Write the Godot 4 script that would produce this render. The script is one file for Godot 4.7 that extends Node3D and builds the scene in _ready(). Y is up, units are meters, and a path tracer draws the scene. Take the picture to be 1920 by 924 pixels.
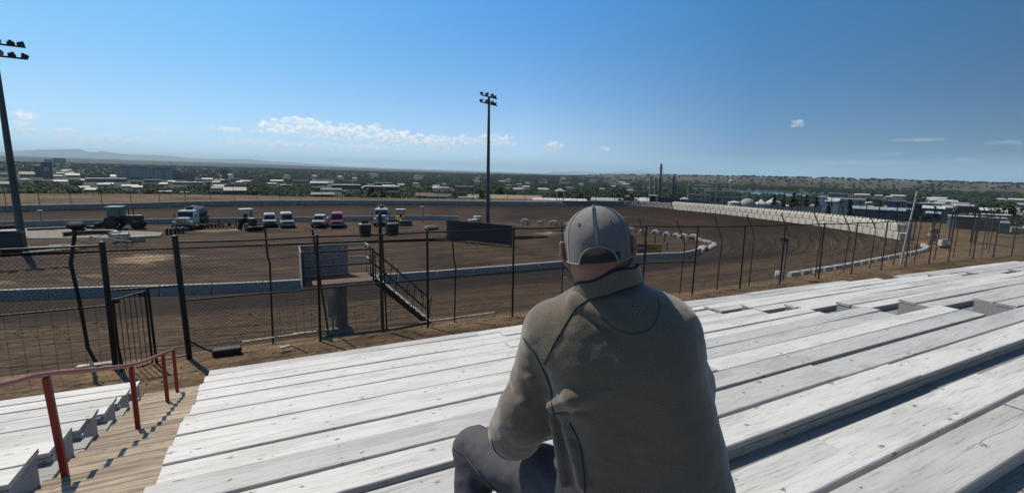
extends Node3D
# World: x runs along the bleacher planks, -z runs downhill to the race track, y is up. The eye is at (0, EYE, 0).
# Many places are written as w(x, t, y): t metres downhill of the eye, y metres relative to the eye.

const EYE := 9.0

class MB:
	# collects triangles for one mesh
	var v := PackedVector3Array()
	var n := PackedVector3Array()
	var uv := PackedVector2Array()
	var uv2 := PackedVector2Array()
	var c := PackedColorArray()
	var ix := PackedInt32Array()
	var col := Color(1, 1, 1)
	var tint := false
	func vert(p: Vector3, nn: Vector3, t := Vector2.ZERO, t2 := Vector2.ZERO) -> int:
		v.push_back(p)
		n.push_back(nn)
		uv.push_back(t)
		uv2.push_back(t2)
		c.push_back(col)
		return v.size() - 1
	func tri(a: int, b: int, d: int) -> void:
		var g := (v[b] - v[a]).cross(v[d] - v[a])
		if g.dot(n[a] + n[b] + n[d]) > 0.0:
			ix.push_back(a); ix.push_back(d); ix.push_back(b)
		else:
			ix.push_back(a); ix.push_back(b); ix.push_back(d)
	func quad(a: int, b: int, d: int, e: int) -> void:
		tri(a, b, d)
		tri(a, d, e)
	func face(ps: Array, out := Vector3.ZERO) -> void:
		# flat convex polygon; out hints the side that the normal takes
		var nn: Vector3 = (ps[1] - ps[0]).cross(ps[2] - ps[0]).normalized()
		if out != Vector3.ZERO and nn.dot(out) < 0.0:
			nn = -nn
		var first := v.size()
		for p in ps:
			var t: Vector2 = Vector2(p.x, p.z) if absf(nn.y) > 0.7 else (Vector2(p.x, p.y) if absf(nn.z) > absf(nn.x) else Vector2(p.z, p.y))
			vert(p, nn, t)
		for k in range(1, ps.size() - 1):
			tri(first, first + k, first + k + 1)
	func hexa(q: Array) -> void:
		# eight corners: 0-3 bottom ring, 4-7 top ring
		var mid := Vector3.ZERO
		for p in q:
			mid += p
		mid /= 8.0
		for f in [[0, 1, 2, 3], [4, 5, 6, 7], [0, 1, 5, 4], [1, 2, 6, 5], [2, 3, 7, 6], [3, 0, 4, 7]]:
			var ps := [q[f[0]], q[f[1]], q[f[2]], q[f[3]]]
			face(ps, (ps[0] + ps[2]) * 0.5 - mid)
	func box(at: Vector3, size: Vector3, b := Basis()) -> void:
		var h := size * 0.5
		var q := []
		for y in [-1, 1]:
			for s in [[-1, -1], [1, -1], [1, 1], [-1, 1]]:
				q.push_back(at + b * Vector3(h.x * s[0], h.y * y, h.z * s[1]))
		hexa(q)
	func taper(at: Vector3, lo: Vector2, hi: Vector2, height: float, shift := Vector2.ZERO, b := Basis()) -> void:
		# a block whose base (at `at`) and top differ in size and place
		var q := []
		for s in [[-1, -1], [1, -1], [1, 1], [-1, 1]]:
			q.push_back(at + b * Vector3(lo.x * 0.5 * s[0], 0, lo.y * 0.5 * s[1]))
		for s in [[-1, -1], [1, -1], [1, 1], [-1, 1]]:
			q.push_back(at + b * Vector3(hi.x * 0.5 * s[0] + shift.x, height, hi.y * 0.5 * s[1] + shift.y))
		hexa(q)
	func rbox(at: Vector3, size: Vector3, r: float, b := Basis()) -> void:
		# a box with chamfered edges
		var h := size * 0.5
		r = minf(r, minf(h.x, minf(h.y, h.z)) * 0.95)
		var i3 := h - Vector3(r, r, r)
		var axes := [Vector3(1, 0, 0), Vector3(0, 1, 0), Vector3(0, 0, 1)]
		for k in 3:
			for s in [-1.0, 1.0]:
				var a: Vector3 = axes[k]; var e: Vector3 = axes[(k + 1) % 3]; var f: Vector3 = axes[(k + 2) % 3]
				var o: Vector3 = a * h[k] * s
				var ps := []
				for m in [[-1, -1], [1, -1], [1, 1], [-1, 1]]:
					ps.push_back(at + b * (o + e * i3[(k + 1) % 3] * m[0] + f * i3[(k + 2) % 3] * m[1]))
				face(ps, b * a * s)
		for k in 3:
			var a: Vector3 = axes[k]; var e: Vector3 = axes[(k + 1) % 3]; var f: Vector3 = axes[(k + 2) % 3]
			for s1 in [-1.0, 1.0]:
				for s2 in [-1.0, 1.0]:
					var p1: Vector3 = e * h[(k + 1) % 3] * s1 + f * i3[(k + 2) % 3] * s2
					var p2: Vector3 = e * i3[(k + 1) % 3] * s1 + f * h[(k + 2) % 3] * s2
					face([at + b * (p1 - a * i3[k]), at + b * (p1 + a * i3[k]), at + b * (p2 + a * i3[k]), at + b * (p2 - a * i3[k])], b * (e * s1 + f * s2))
		for sx in [-1.0, 1.0]:
			for sy in [-1.0, 1.0]:
				for sz in [-1.0, 1.0]:
					face([at + b * Vector3(h.x * sx, i3.y * sy, i3.z * sz), at + b * Vector3(i3.x * sx, h.y * sy, i3.z * sz), at + b * Vector3(i3.x * sx, i3.y * sy, h.z * sz)], b * Vector3(sx, sy, sz))
	func frame_of(d: Vector3) -> Basis:
		var up := Vector3.UP if absf(d.y) < 0.95 else Vector3.RIGHT
		var x := up.cross(d).normalized()
		return Basis(x, d.cross(x).normalized(), d)
	func bar(a: Vector3, e: Vector3, wide: float, high: float) -> void:
		# a rectangular bar from a to e
		var d := (e - a).normalized()
		box((a + e) * 0.5, Vector3(wide, high, a.distance_to(e)), frame_of(d))
	func wire(a: Vector3, e: Vector3, r: float) -> void:
		# three-sided thin rod without ends
		var d := (e - a).normalized()
		var f := frame_of(d)
		var k := v.size()
		for j in 3:
			var o := (f.x * cos(TAU * j / 3.0) + f.y * sin(TAU * j / 3.0))
			vert(a + o * r, o)
			vert(e + o * r, o)
		for j in 3:
			var m := (j + 1) % 3
			quad(k + 2 * j, k + 2 * m, k + 2 * m + 1, k + 2 * j + 1)
	func tube(ps: Array, rs, sides := 8, caps := true) -> void:
		# a round tube along points; rs is one radius or one per point
		var k := v.size()
		var total := ps.size()
		var fx := Vector3.ZERO
		var along := 0.0
		for i in total:
			var d: Vector3 = (ps[mini(i + 1, total - 1)] - ps[maxi(i - 1, 0)]).normalized()
			if i == 0:
				fx = frame_of(d).x
			else:
				along += ps[i].distance_to(ps[i - 1])
				fx = (fx - d * fx.dot(d)).normalized()
			var fy := d.cross(fx)
			var r: float = rs if rs is float or rs is int else rs[i]
			for j in sides + 1:
				var o := fx * cos(TAU * j / sides) + fy * sin(TAU * j / sides)
				vert(ps[i] + o * r, o, Vector2(float(j) / sides, along))
		for i in total - 1:
			for j in sides:
				var a := k + i * (sides + 1) + j
				quad(a, a + 1, a + sides + 2, a + sides + 1)
		if caps:
			for e in 2:
				var i := 0 if e == 0 else total - 1
				var d: Vector3 = (ps[0] - ps[1]) if e == 0 else (ps[total - 1] - ps[total - 2])
				d = d.normalized()
				var m := vert(ps[i], d)
				var ring := []
				for j in sides:
					ring.push_back(vert(v[k + i * (sides + 1) + j], d))
				for j in sides:
					tri(m, ring[j], ring[(j + 1) % sides])
	func rod(a: Vector3, e: Vector3, r: float, r2 := -1.0, sides := 8) -> void:
		tube([a, e], [r, r if r2 < 0.0 else r2], sides)
	func ball(at: Vector3, r: Vector3, seg := 12, rings := 8, b := Basis(), from := 0.0, to := PI) -> void:
		var k := v.size()
		for i in rings + 1:
			var th := lerpf(from, to, float(i) / rings)
			for j in seg + 1:
				var ph := TAU * j / seg
				var d := Vector3(sin(th) * cos(ph), cos(th), sin(th) * sin(ph))
				vert(at + b * (d * r), (b * (d / r)).normalized(), Vector2(float(j) / seg, float(i) / rings))
		for i in rings:
			for j in seg:
				var a := k + i * (seg + 1) + j
				quad(a, a + 1, a + seg + 2, a + seg + 1)
	func lathe(prof: Array, at: Vector3, b := Basis(), seg := 16) -> void:
		# profile of Vector2(radius, height) turned about the local y axis
		for i in prof.size() - 1:
			var p: Vector2 = prof[i]
			var q: Vector2 = prof[i + 1]
			var t := (q - p)
			var nn2 := Vector2(t.y, -t.x).normalized()
			var k := v.size()
			for j in seg + 1:
				var ph := TAU * j / seg
				var d := Vector3(cos(ph), 0, sin(ph))
				var nn := b * (d * nn2.x + Vector3.UP * nn2.y)
				vert(at + b * (d * p.x + Vector3.UP * p.y), nn)
				vert(at + b * (d * q.x + Vector3.UP * q.y), nn)
			for j in seg:
				quad(k + 2 * j, k + 2 * j + 2, k + 2 * j + 3, k + 2 * j + 1)
	func torus(at: Vector3, R: float, r: float, b := Basis(), seg := 20, sides := 8, arc := TAU) -> void:
		# lies in the local xz plane
		var k := v.size()
		for i in seg + 1:
			var ph := arc * i / seg
			var d := Vector3(cos(ph), 0, sin(ph))
			for j in sides + 1:
				var a := TAU * j / sides
				var o := d * cos(a) + Vector3.UP * sin(a)
				vert(at + b * (d * R + o * r), b * o)
		for i in seg:
			for j in sides:
				var a := k + i * (sides + 1) + j
				quad(a, a + 1, a + sides + 2, a + sides + 1)
	func mesh(m: Material) -> ArrayMesh:
		var a := []
		a.resize(Mesh.ARRAY_MAX)
		a[Mesh.ARRAY_VERTEX] = v
		a[Mesh.ARRAY_NORMAL] = n
		a[Mesh.ARRAY_TEX_UV] = uv
		a[Mesh.ARRAY_TEX_UV2] = uv2
		if tint:
			a[Mesh.ARRAY_COLOR] = c
		a[Mesh.ARRAY_INDEX] = ix
		var out := ArrayMesh.new()
		out.add_surface_from_arrays(Mesh.PRIMITIVE_TRIANGLES, a)
		out.surface_set_material(0, m)
		return out

var M := {}
var used := {}
var rng := RandomNumberGenerator.new()

func w(x: float, t: float, y: float) -> Vector3:
	return Vector3(x, y + EYE, -t)

func numbered(called: String) -> String:
	var k: int = used.get(called, 0)
	used[called] = k + 1
	return called if k == 0 else "%s_%03d" % [called, k]

func tag(o: Node, label: String, category: String, group := "", kind := "") -> Node:
	if label: o.set_meta("label", label)
	if category: o.set_meta("category", category)
	if group: o.set_meta("group", group)
	if kind: o.set_meta("kind", kind)
	return o

func thing(called: String, label: String, category: String, at := Vector3.ZERO, turn := 0.0, group := "") -> Node3D:
	var o := Node3D.new()
	o.name = numbered(called)
	add_child(o)
	o.position = at
	o.rotation.y = turn
	tag(o, label, category, group)
	return o

func part(called: String, mb: MB, m: Material, parent: Node, at := Vector3.ZERO) -> MeshInstance3D:
	var o := MeshInstance3D.new()
	o.mesh = mb.mesh(m)
	o.name = called
	o.position = at
	parent.add_child(o, true)
	return o

func shared(called: String, mesh: Mesh, parent: Node, at := Vector3.ZERO, basis := Basis()) -> MeshInstance3D:
	var o := MeshInstance3D.new()
	o.mesh = mesh
	o.name = called
	o.transform = Transform3D(basis, at)
	parent.add_child(o, true)
	return o

func single(called: String, mb: MB, m: Material, label: String, category: String, at := Vector3.ZERO, turn := 0.0, group := "") -> MeshInstance3D:
	var o := part(numbered(called), mb, m, self, at)
	o.rotation.y = turn
	tag(o, label, category, group)
	return o

func struct(called: String, mb: MB, m: Material) -> MeshInstance3D:
	var o := part(numbered(called), mb, m, self)
	o.set_meta("kind", "structure")
	return o

func copy(o: Node3D, at: Vector3, turn: float, label: String, group := "") -> Node3D:
	var r: Node3D = o.duplicate()
	r.name = numbered(String(o.name).trim_suffix("_000"))
	add_child(r)
	r.position = at
	r.rotation.y = turn
	r.set_meta("label", label)
	if group: r.set_meta("group", group)
	return r

func lin(r: float, g: float, b: float, a := 1.0) -> Color:
	return Color(r, g, b, a).linear_to_srgb()

func mat(r: float, g: float, b: float, rough := 0.8, metal := 0.0) -> StandardMaterial3D:
	var m := StandardMaterial3D.new()
	m.albedo_color = lin(r * 0.82, g * 0.82, b * 0.82)
	m.roughness = rough
	m.metallic = metal
	return m

func noise(freq: float, oct := 4, sd := 1, type := FastNoiseLite.TYPE_SIMPLEX_SMOOTH) -> FastNoiseLite:
	var f := FastNoiseLite.new()
	f.seed = sd
	f.noise_type = type
	f.frequency = freq
	f.fractal_type = FastNoiseLite.FRACTAL_FBM
	f.fractal_octaves = oct
	return f

func ntex(freq: float, lo: float, hi: float, oct := 5, sd := 1, size := 512, type := FastNoiseLite.TYPE_SIMPLEX_SMOOTH, stops := []) -> NoiseTexture2D:
	var t := NoiseTexture2D.new()
	t.width = size
	t.height = size
	t.seamless = true
	t.noise = noise(freq, oct, sd, type)
	var g := Gradient.new()
	if stops.is_empty():
		g.set_color(0, Color(lo, lo, lo))
		g.set_color(1, Color(hi, hi, hi))
	else:
		g.offsets = PackedFloat32Array(stops[0])
		g.colors = PackedColorArray(stops[1])
	t.color_ramp = g
	return t

func worn(r: float, g: float, b: float, tex: Texture2D, scale := 1.0, rough := 0.8, metal := 0.0, bump: Texture2D = null, bump_cm := 0.3) -> StandardMaterial3D:
	# a colour varied by a noise texture laid on from three sides
	var m := mat(r, g, b, rough, metal)
	m.albedo_texture = tex
	m.uv1_triplanar = true
	m.uv1_scale = Vector3(scale, scale, scale)
	if bump:
		m.heightmap_enabled = true
		m.heightmap_texture = bump
		m.heightmap_scale = bump_cm
	return m

# ---------------------------------------------------------------- camera, sky, sun

func camera_and_light() -> void:
	var cam := Camera3D.new()
	cam.name = "camera"
	cam.fov = 55.93
	cam.near = 0.05
	cam.far = 60000.0
	cam.transform = Transform3D(Basis(Vector3.UP, deg_to_rad(-27.0)) * Basis(Vector3.RIGHT, deg_to_rad(-8.95)) * Basis(Vector3.BACK, deg_to_rad(1.12)), Vector3(0, EYE, 0))
	add_child(cam)
	cam.current = true
	var env := Environment.new()
	env.background_mode = Environment.BG_SKY
	env.tonemap_mode = Environment.TONE_MAPPER_LINEAR
	env.tonemap_exposure = 1.0
	env.sdfgi_enabled = true
	env.ssao_enabled = true
	env.ssil_enabled = true
	env.fog_enabled = true
	env.fog_density = 0.000055
	env.fog_light_color = Color(0.81, 0.93, 1.0)
	var sky := Sky.new()
	var pano := PanoramaSkyMaterial.new()
	pano.panorama = sky_picture()
	pano.energy_multiplier = 1.0
	sky.sky_material = pano
	env.sky = sky
	var we := WorldEnvironment.new()
	we.name = "world_environment"
	we.environment = env
	add_child(we)
	var sun := DirectionalLight3D.new()
	sun.name = "sun"
	sun.light_energy = 1.55
	sun.light_color = Color(1.0, 0.95, 0.87)
	sun.light_angular_distance = 0.53
	sun.shadow_enabled = true
	add_child(sun)
	sun.look_at_from_position(SUN * 100.0, Vector3.ZERO)

const SUN := Vector3(-0.220, 0.809, -0.545)   # towards the sun

func ramp(x: float, stops: Array) -> Color:
	for k in range(1, stops.size()):
		if x <= stops[k][0]:
			var f: float = (x - stops[k - 1][0]) / (stops[k][0] - stops[k - 1][0])
			return stops[k - 1][1].lerp(stops[k][1], clampf(f, 0.0, 1.0))
	return stops[stops.size() - 1][1]

func clear_sky(az: float, el: float) -> Color:
	# az from downhill in degrees, el above the horizon: brighter and whiter towards the sun (az -22), deep blue away from it
	var off := absf(wrapf(az + 22.0, -180.0, 180.0))
	var low := ramp(off, [[0, Color(1.25, 1.60, 1.70)], [20, Color(1.22, 1.56, 1.66)], [50, Color(1.10, 1.45, 1.60)], [75, Color(0.30, 0.52, 0.70)], [95, Color(0.16, 0.30, 0.42)], [180, Color(0.15, 0.26, 0.35)]])
	var mid := ramp(off, [[0, Color(0.14, 0.50, 0.96)], [20, Color(0.10, 0.455, 0.94)], [50, Color(0.045, 0.30, 0.77)], [75, Color(0.032, 0.195, 0.49)], [95, Color(0.022, 0.125, 0.31)], [180, Color(0.045, 0.13, 0.27)]])
	var top := Color(0.045, 0.13, 0.28)
	var e := maxf(el, 0.0)
	var f := exp(-pow(e / 4.9, 0.9))
	var c := mid.lerp(low, f)
	c = c.lerp(top, smoothstep(18.0, 75.0, e))
	var d := Vector3(sin(deg_to_rad(az)) * cos(deg_to_rad(e)), sin(deg_to_rad(e)), -cos(deg_to_rad(az)) * cos(deg_to_rad(e)))
	var g := rad_to_deg(acos(clampf(d.dot(SUN), -1.0, 1.0)))
	var glow := 1.2 * exp(-pow(g / 11.0, 1.4)) + 0.18 * exp(-pow(g / 26.0, 2.0))
	return Color(c.r + glow, c.g + glow * 0.96, c.b + glow * 0.88)

func sky_picture() -> ImageTexture:
	var sw := 4096
	var sh := 2048
	# eight columns more on each side, cut off again after smoothing, so that the ends meet
	var small := Image.create(528, 256, false, Image.FORMAT_RGBF)
	for y in 256:
		var el := 90.0 - (y + 0.5) / 256.0 * 180.0
		for x in 528:
			small.set_pixel(x, y, clear_sky(wrapf((x - 7.5) / 512.0 * 360.0, -180.0, 180.0), el))
	small.resize(sw + 128, sh, Image.INTERPOLATE_CUBIC)
	small = small.get_region(Rect2i(64, 0, sw, sh))
	# clouds low over the valley: middle azimuth, elevation, half widths, strength
	var blobs := [[-18.79, 3.97, 0.95, 0.45, 0.85], [-19.03, 3.04, 1.3, 0.5, 0.6], [-16.47, 2.84, 1.04, 0.32, 0.55], [-13.68, 2.42, 3.5, 0.43, 0.5], [-9.89, 3.5, 1.09, 0.12, 0.7], [-8.5, 2.3, 0.6, 0.2, 0.4], [-3.9, 3.89, 2.0, 0.3, 0.75], [-6.2, 4.5, 0.27, 0.1, 0.4],
		[0.55, 4.44, 2.4, 0.85, 1.0], [4.0, 4.5, 3.0, 0.95, 1.0], [8.2, 4.26, 3.5, 0.95, 1.0], [12.9, 3.86, 3.7, 0.9, 1.0], [17.8, 3.5, 3.8, 0.8, 0.95], [10.5, 4.8, 1.1, 0.55, 0.95], [2.7, 5.25, 1.6, 0.42, 0.95], [-1.6, 2.66, 4.7, 0.45, 0.55], [7.0, 2.56, 7.7, 0.5, 0.6], [24.8, 3.83, 2.7, 0.75, 0.85], [21.0, 3.86, 1.9, 0.6, 0.8],
		[31.7, 3.33, 1.2, 0.65, 0.95], [37.86, 3.02, 0.65, 0.3, 0.8], [57.6, 5.65, 0.65, 0.33, 0.8], [67.2, 3.76, 2.2, 0.14, 0.35], [73.0, 3.35, 1.2, 0.17, 0.35], [65.1, 2.54, 1.6, 0.15, 0.28], [62.7, 1.68, 4.8, 0.2, 0.28], [70.3, 1.92, 2.0, 0.14, 0.25],
		[88.0, 4.0, 5.0, 0.5, 0.5], [104.0, 3.2, 6.0, 0.6, 0.6], [-34.0, 3.4, 6.0, 0.8, 0.8], [-52.0, 3.9, 7.0, 0.8, 0.9], [-78.0, 3.2, 8.0, 0.7, 0.7], [140.0, 3.6, 8.0, 0.7, 0.6], [178.0, 3.0, 9.0, 0.6, 0.6], [-130.0, 3.4, 9.0, 0.8, 0.7]]
	var nz := noise(1.0, 5, 11)
	var nb := noise(1.0, 3, 12)
	for b in blobs:
		# one pass over each cloud's own window; the strongest cover wins because later clouds are blended over earlier ones
		var x0 := floori((b[0] - b[2] * 1.5) / 360.0 * sw)
		var x1 := floori((b[0] + b[2] * 1.5) / 360.0 * sw)
		var y0 := int((90.0 - b[1] - b[3] * 1.9) / 180.0 * sh)
		var y1 := int((90.0 - b[1] + b[3] * 1.9) / 180.0 * sh)
		var wisp: bool = b[3] < 0.22
		for y in range(y0, y1 + 1):
			var el := 90.0 - (y + 0.5) / sh * 180.0
			for xx in range(x0, x1 + 1):
				var az := (xx + 0.5) / sw * 360.0
				var dx: float = (az - b[0]) / b[2]
				var dy: float = (el - b[1]) / (b[3] * 1.08 if el > b[1] else b[3] * 1.25)
				var body := 1.0 - dx * dx - dy * dy
				var puff := nz.get_noise_2d(az * (0.5 if wisp else 0.95), el * (3.0 if wisp else 1.5)) 
				var a := smoothstep(0.0, 0.62, body * 0.95 + puff * 1.45 + 0.10) * smoothstep(-0.5, 0.25, body)
				a *= b[4] * clampf(0.55 + 0.9 * (nb.get_noise_2d(az * 0.6 + 40.0, el * 1.6) + 0.25), 0.25, 1.0)
				if a < 0.01:
					continue
				var px := posmod(xx, sw)
				var was := small.get_pixel(px, y)
				var shade := clampf(0.62 + 0.3 * dy + 0.9 * nz.get_noise_2d(az * 1.6 + 9.0, el * 2.6 - 0.25), 0.0, 1.0)
				var off := absf(wrapf(az + 22.0, -180.0, 180.0))
				var bright := lerpf(1.0, 0.72, smoothstep(20.0, 90.0, off))
				var cc := Color(0.66, 0.82, 0.94).lerp(Color(1.22, 1.25, 1.27), shade)
				cc = Color(cc.r * bright, cc.g * bright, cc.b * bright)
				small.set_pixel(px, y, was.lerp(cc, clampf(a, 0.0, 0.95)))
	# the picture's left edge is -z, downhill
	return ImageTexture.create_from_image(small)

# ---------------------------------------------------------------- materials

func plank_textures(sd: int, painted: bool) -> Array:
	# one board, 4.9 m long and 0.23 m wide: grain, knots, checks and worn paint
	var tw := 2048
	var th := 128
	var r := RandomNumberGenerator.new()
	r.seed = sd
	var ng := noise(1.0, 4, sd)
	var nw := noise(1.0, 3, sd + 7)
	var nd := noise(1.0, 2, sd + 13)
	var knots := []
	for k in 13:
		knots.push_back([r.randf() * 4.9, r.randf_range(0.02, 0.21), r.randf_range(0.006, 0.017)])
	var checks := []
	for k in 9:
		checks.push_back([r.randf() * 4.9, r.randf_range(0.02, 0.21), r.randf_range(0.12, 0.6), r.randf_range(0.0006, 0.0016)])
	var a := PackedByteArray()
	var hh := PackedByteArray()
	a.resize(tw * th * 3)
	hh.resize(tw * th)
	var paint := Color(0.555, 0.55, 0.535) if painted else Color(0.46, 0.38, 0.285)
	var bare := Color(0.25, 0.24, 0.225) if painted else Color(0.17, 0.13, 0.095)
	# knots bend the grain around them: keep for each column those that are near
	for x in tw:
		var mx := (x + 0.5) / tw * 4.9
		var near := []
		for k in knots:
			if absf(mx - k[0]) < 0.22:
				near.push_back(k)
		var wear := nw.get_noise_2d(mx * 0.9, 3.0) * 0.5 + 0.15
		var wob := nd.get_noise_2d(mx * 0.55, 50.0) * 0.055
		for y in th:
			var my := (y + 0.5) / th * 0.23
			var yy := my + wob + 2.2 * (my - 0.115) * (my - 0.115) * nd.get_noise_2d(mx * 0.4, 90.0)
			var chip := 0.0
			for k in near:
				var dx: float = (mx - k[0]) / (k[2] * 3.2)
				var dy: float = (my - k[1]) / k[2]
				var q := dx * dx + dy * dy * 0.35
				if q < 6.0:
					yy += signf(dy) * k[2] * 0.9 * exp(-q)
				var ring: float = sqrt((mx - k[0]) * (mx - k[0]) * 0.35 + (my - k[1]) * (my - k[1])) / k[2]
				if ring < 1.5:
					chip = maxf(chip, smoothstep(0.95, 0.45, ring + 1.3 * ng.get_noise_2d(mx * 45.0, my * 110.0)) )
			var grain := ng.get_noise_2d(mx * 1.6 + sd, yy * 130.0)
			var fine := ng.get_noise_2d(mx * 5.0, yy * 420.0 + 90.0)
			var patch := nw.get_noise_2d(mx * 2.4, my * 22.0)
			var worn_here := clampf(wear + 0.25 + patch * 1.1, 0.0, 1.0)
			var dark := smoothstep(0.05, 0.5, grain) * worn_here * 0.75 + smoothstep(0.12, 0.5, fine) * worn_here * 0.5
			dark += smoothstep(0.36, 0.52, nw.get_noise_2d(mx * 2.6, my * 75.0 + 11.0)) * 0.7 + 0.35 * smoothstep(0.0, 0.45, nw.get_noise_2d(mx * 0.55 + 30.0, my * 5.0))
			if not painted: dark = dark * 1.7 + 0.45 * smoothstep(-0.2, 0.4, ng.get_noise_2d(mx * 0.8, yy * 45.0))
			var rim := minf(my, 0.23 - my)
			dark += smoothstep(0.016 + 0.012 * nw.get_noise_2d(mx * 5.0, 70.0), 0.0, rim) * (0.4 if painted else 0.8)
			for k in checks:
				var u: float = (mx - k[0]) / k[2]
				if u > 0.0 and u < 1.0:
					var d: float = absf(yy + 0.004 * sin(u * 7.0) - k[1]) / (k[3] * sin(u * PI) + 0.0002)
					if d < 1.5:
						chip = maxf(chip, smoothstep(1.5, 0.6, d) * 0.85)
			var tone := 1.0 + 0.05 * nw.get_noise_2d(mx * 0.5, my * 9.0 + 20.0) - (0.0 if painted else 0.16 * clampf(grain + 0.3, 0.0, 1.0))
			var cc := Color(paint.r * tone, paint.g * tone, paint.b * tone).lerp(bare, clampf(dark * (0.72 if painted else 0.95), 0.0, 0.9))
			cc = cc.lerp(Color(0.15, 0.14, 0.125), clampf(chip, 0.0, 0.9))
			# nail heads over the joists, each with a little rust
			var nail_x := absf(fposmod(mx, 1.225) - 0.6125)
			var nail_y := minf(absf(my - 0.05), absf(my - 0.178))
			var nail := smoothstep(0.0062, 0.0038, sqrt(nail_x * nail_x + nail_y * nail_y))
			var rust := smoothstep(0.035, 0.0, nail_x) * smoothstep(0.007, 0.0, nail_y) * 0.35
			cc = cc.lerp(Color(0.20, 0.125, 0.075), rust).lerp(Color(0.06, 0.05, 0.045), nail * 0.9)
			var s := cc.linear_to_srgb()
			var at := (y * tw + x)
			a[at * 3] = int(clampf(s.r, 0, 1) * 255.0)
			a[at * 3 + 1] = int(clampf(s.g, 0, 1) * 255.0)
			a[at * 3 + 2] = int(clampf(s.b, 0, 1) * 255.0)
			hh[at] = int(clampf(0.62 - 0.28 * maxf(grain, 0.0) - 0.16 * maxf(fine, 0.0) - 0.5 * chip, 0.0, 1.0) * 255.0)
	return [ImageTexture.create_from_image(Image.create_from_data(tw, th, false, Image.FORMAT_RGB8, a)), ImageTexture.create_from_image(Image.create_from_data(tw, th, false, Image.FORMAT_L8, hh))]

func plank_material(sd: int, painted: bool) -> StandardMaterial3D:
	var t := plank_textures(sd, painted)
	var m := StandardMaterial3D.new()
	m.albedo_texture = t[0]
	m.roughness = 0.62 if painted else 0.85
	m.heightmap_enabled = true
	m.heightmap_texture = t[1]
	m.heightmap_scale = 0.25
	return m

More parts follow.
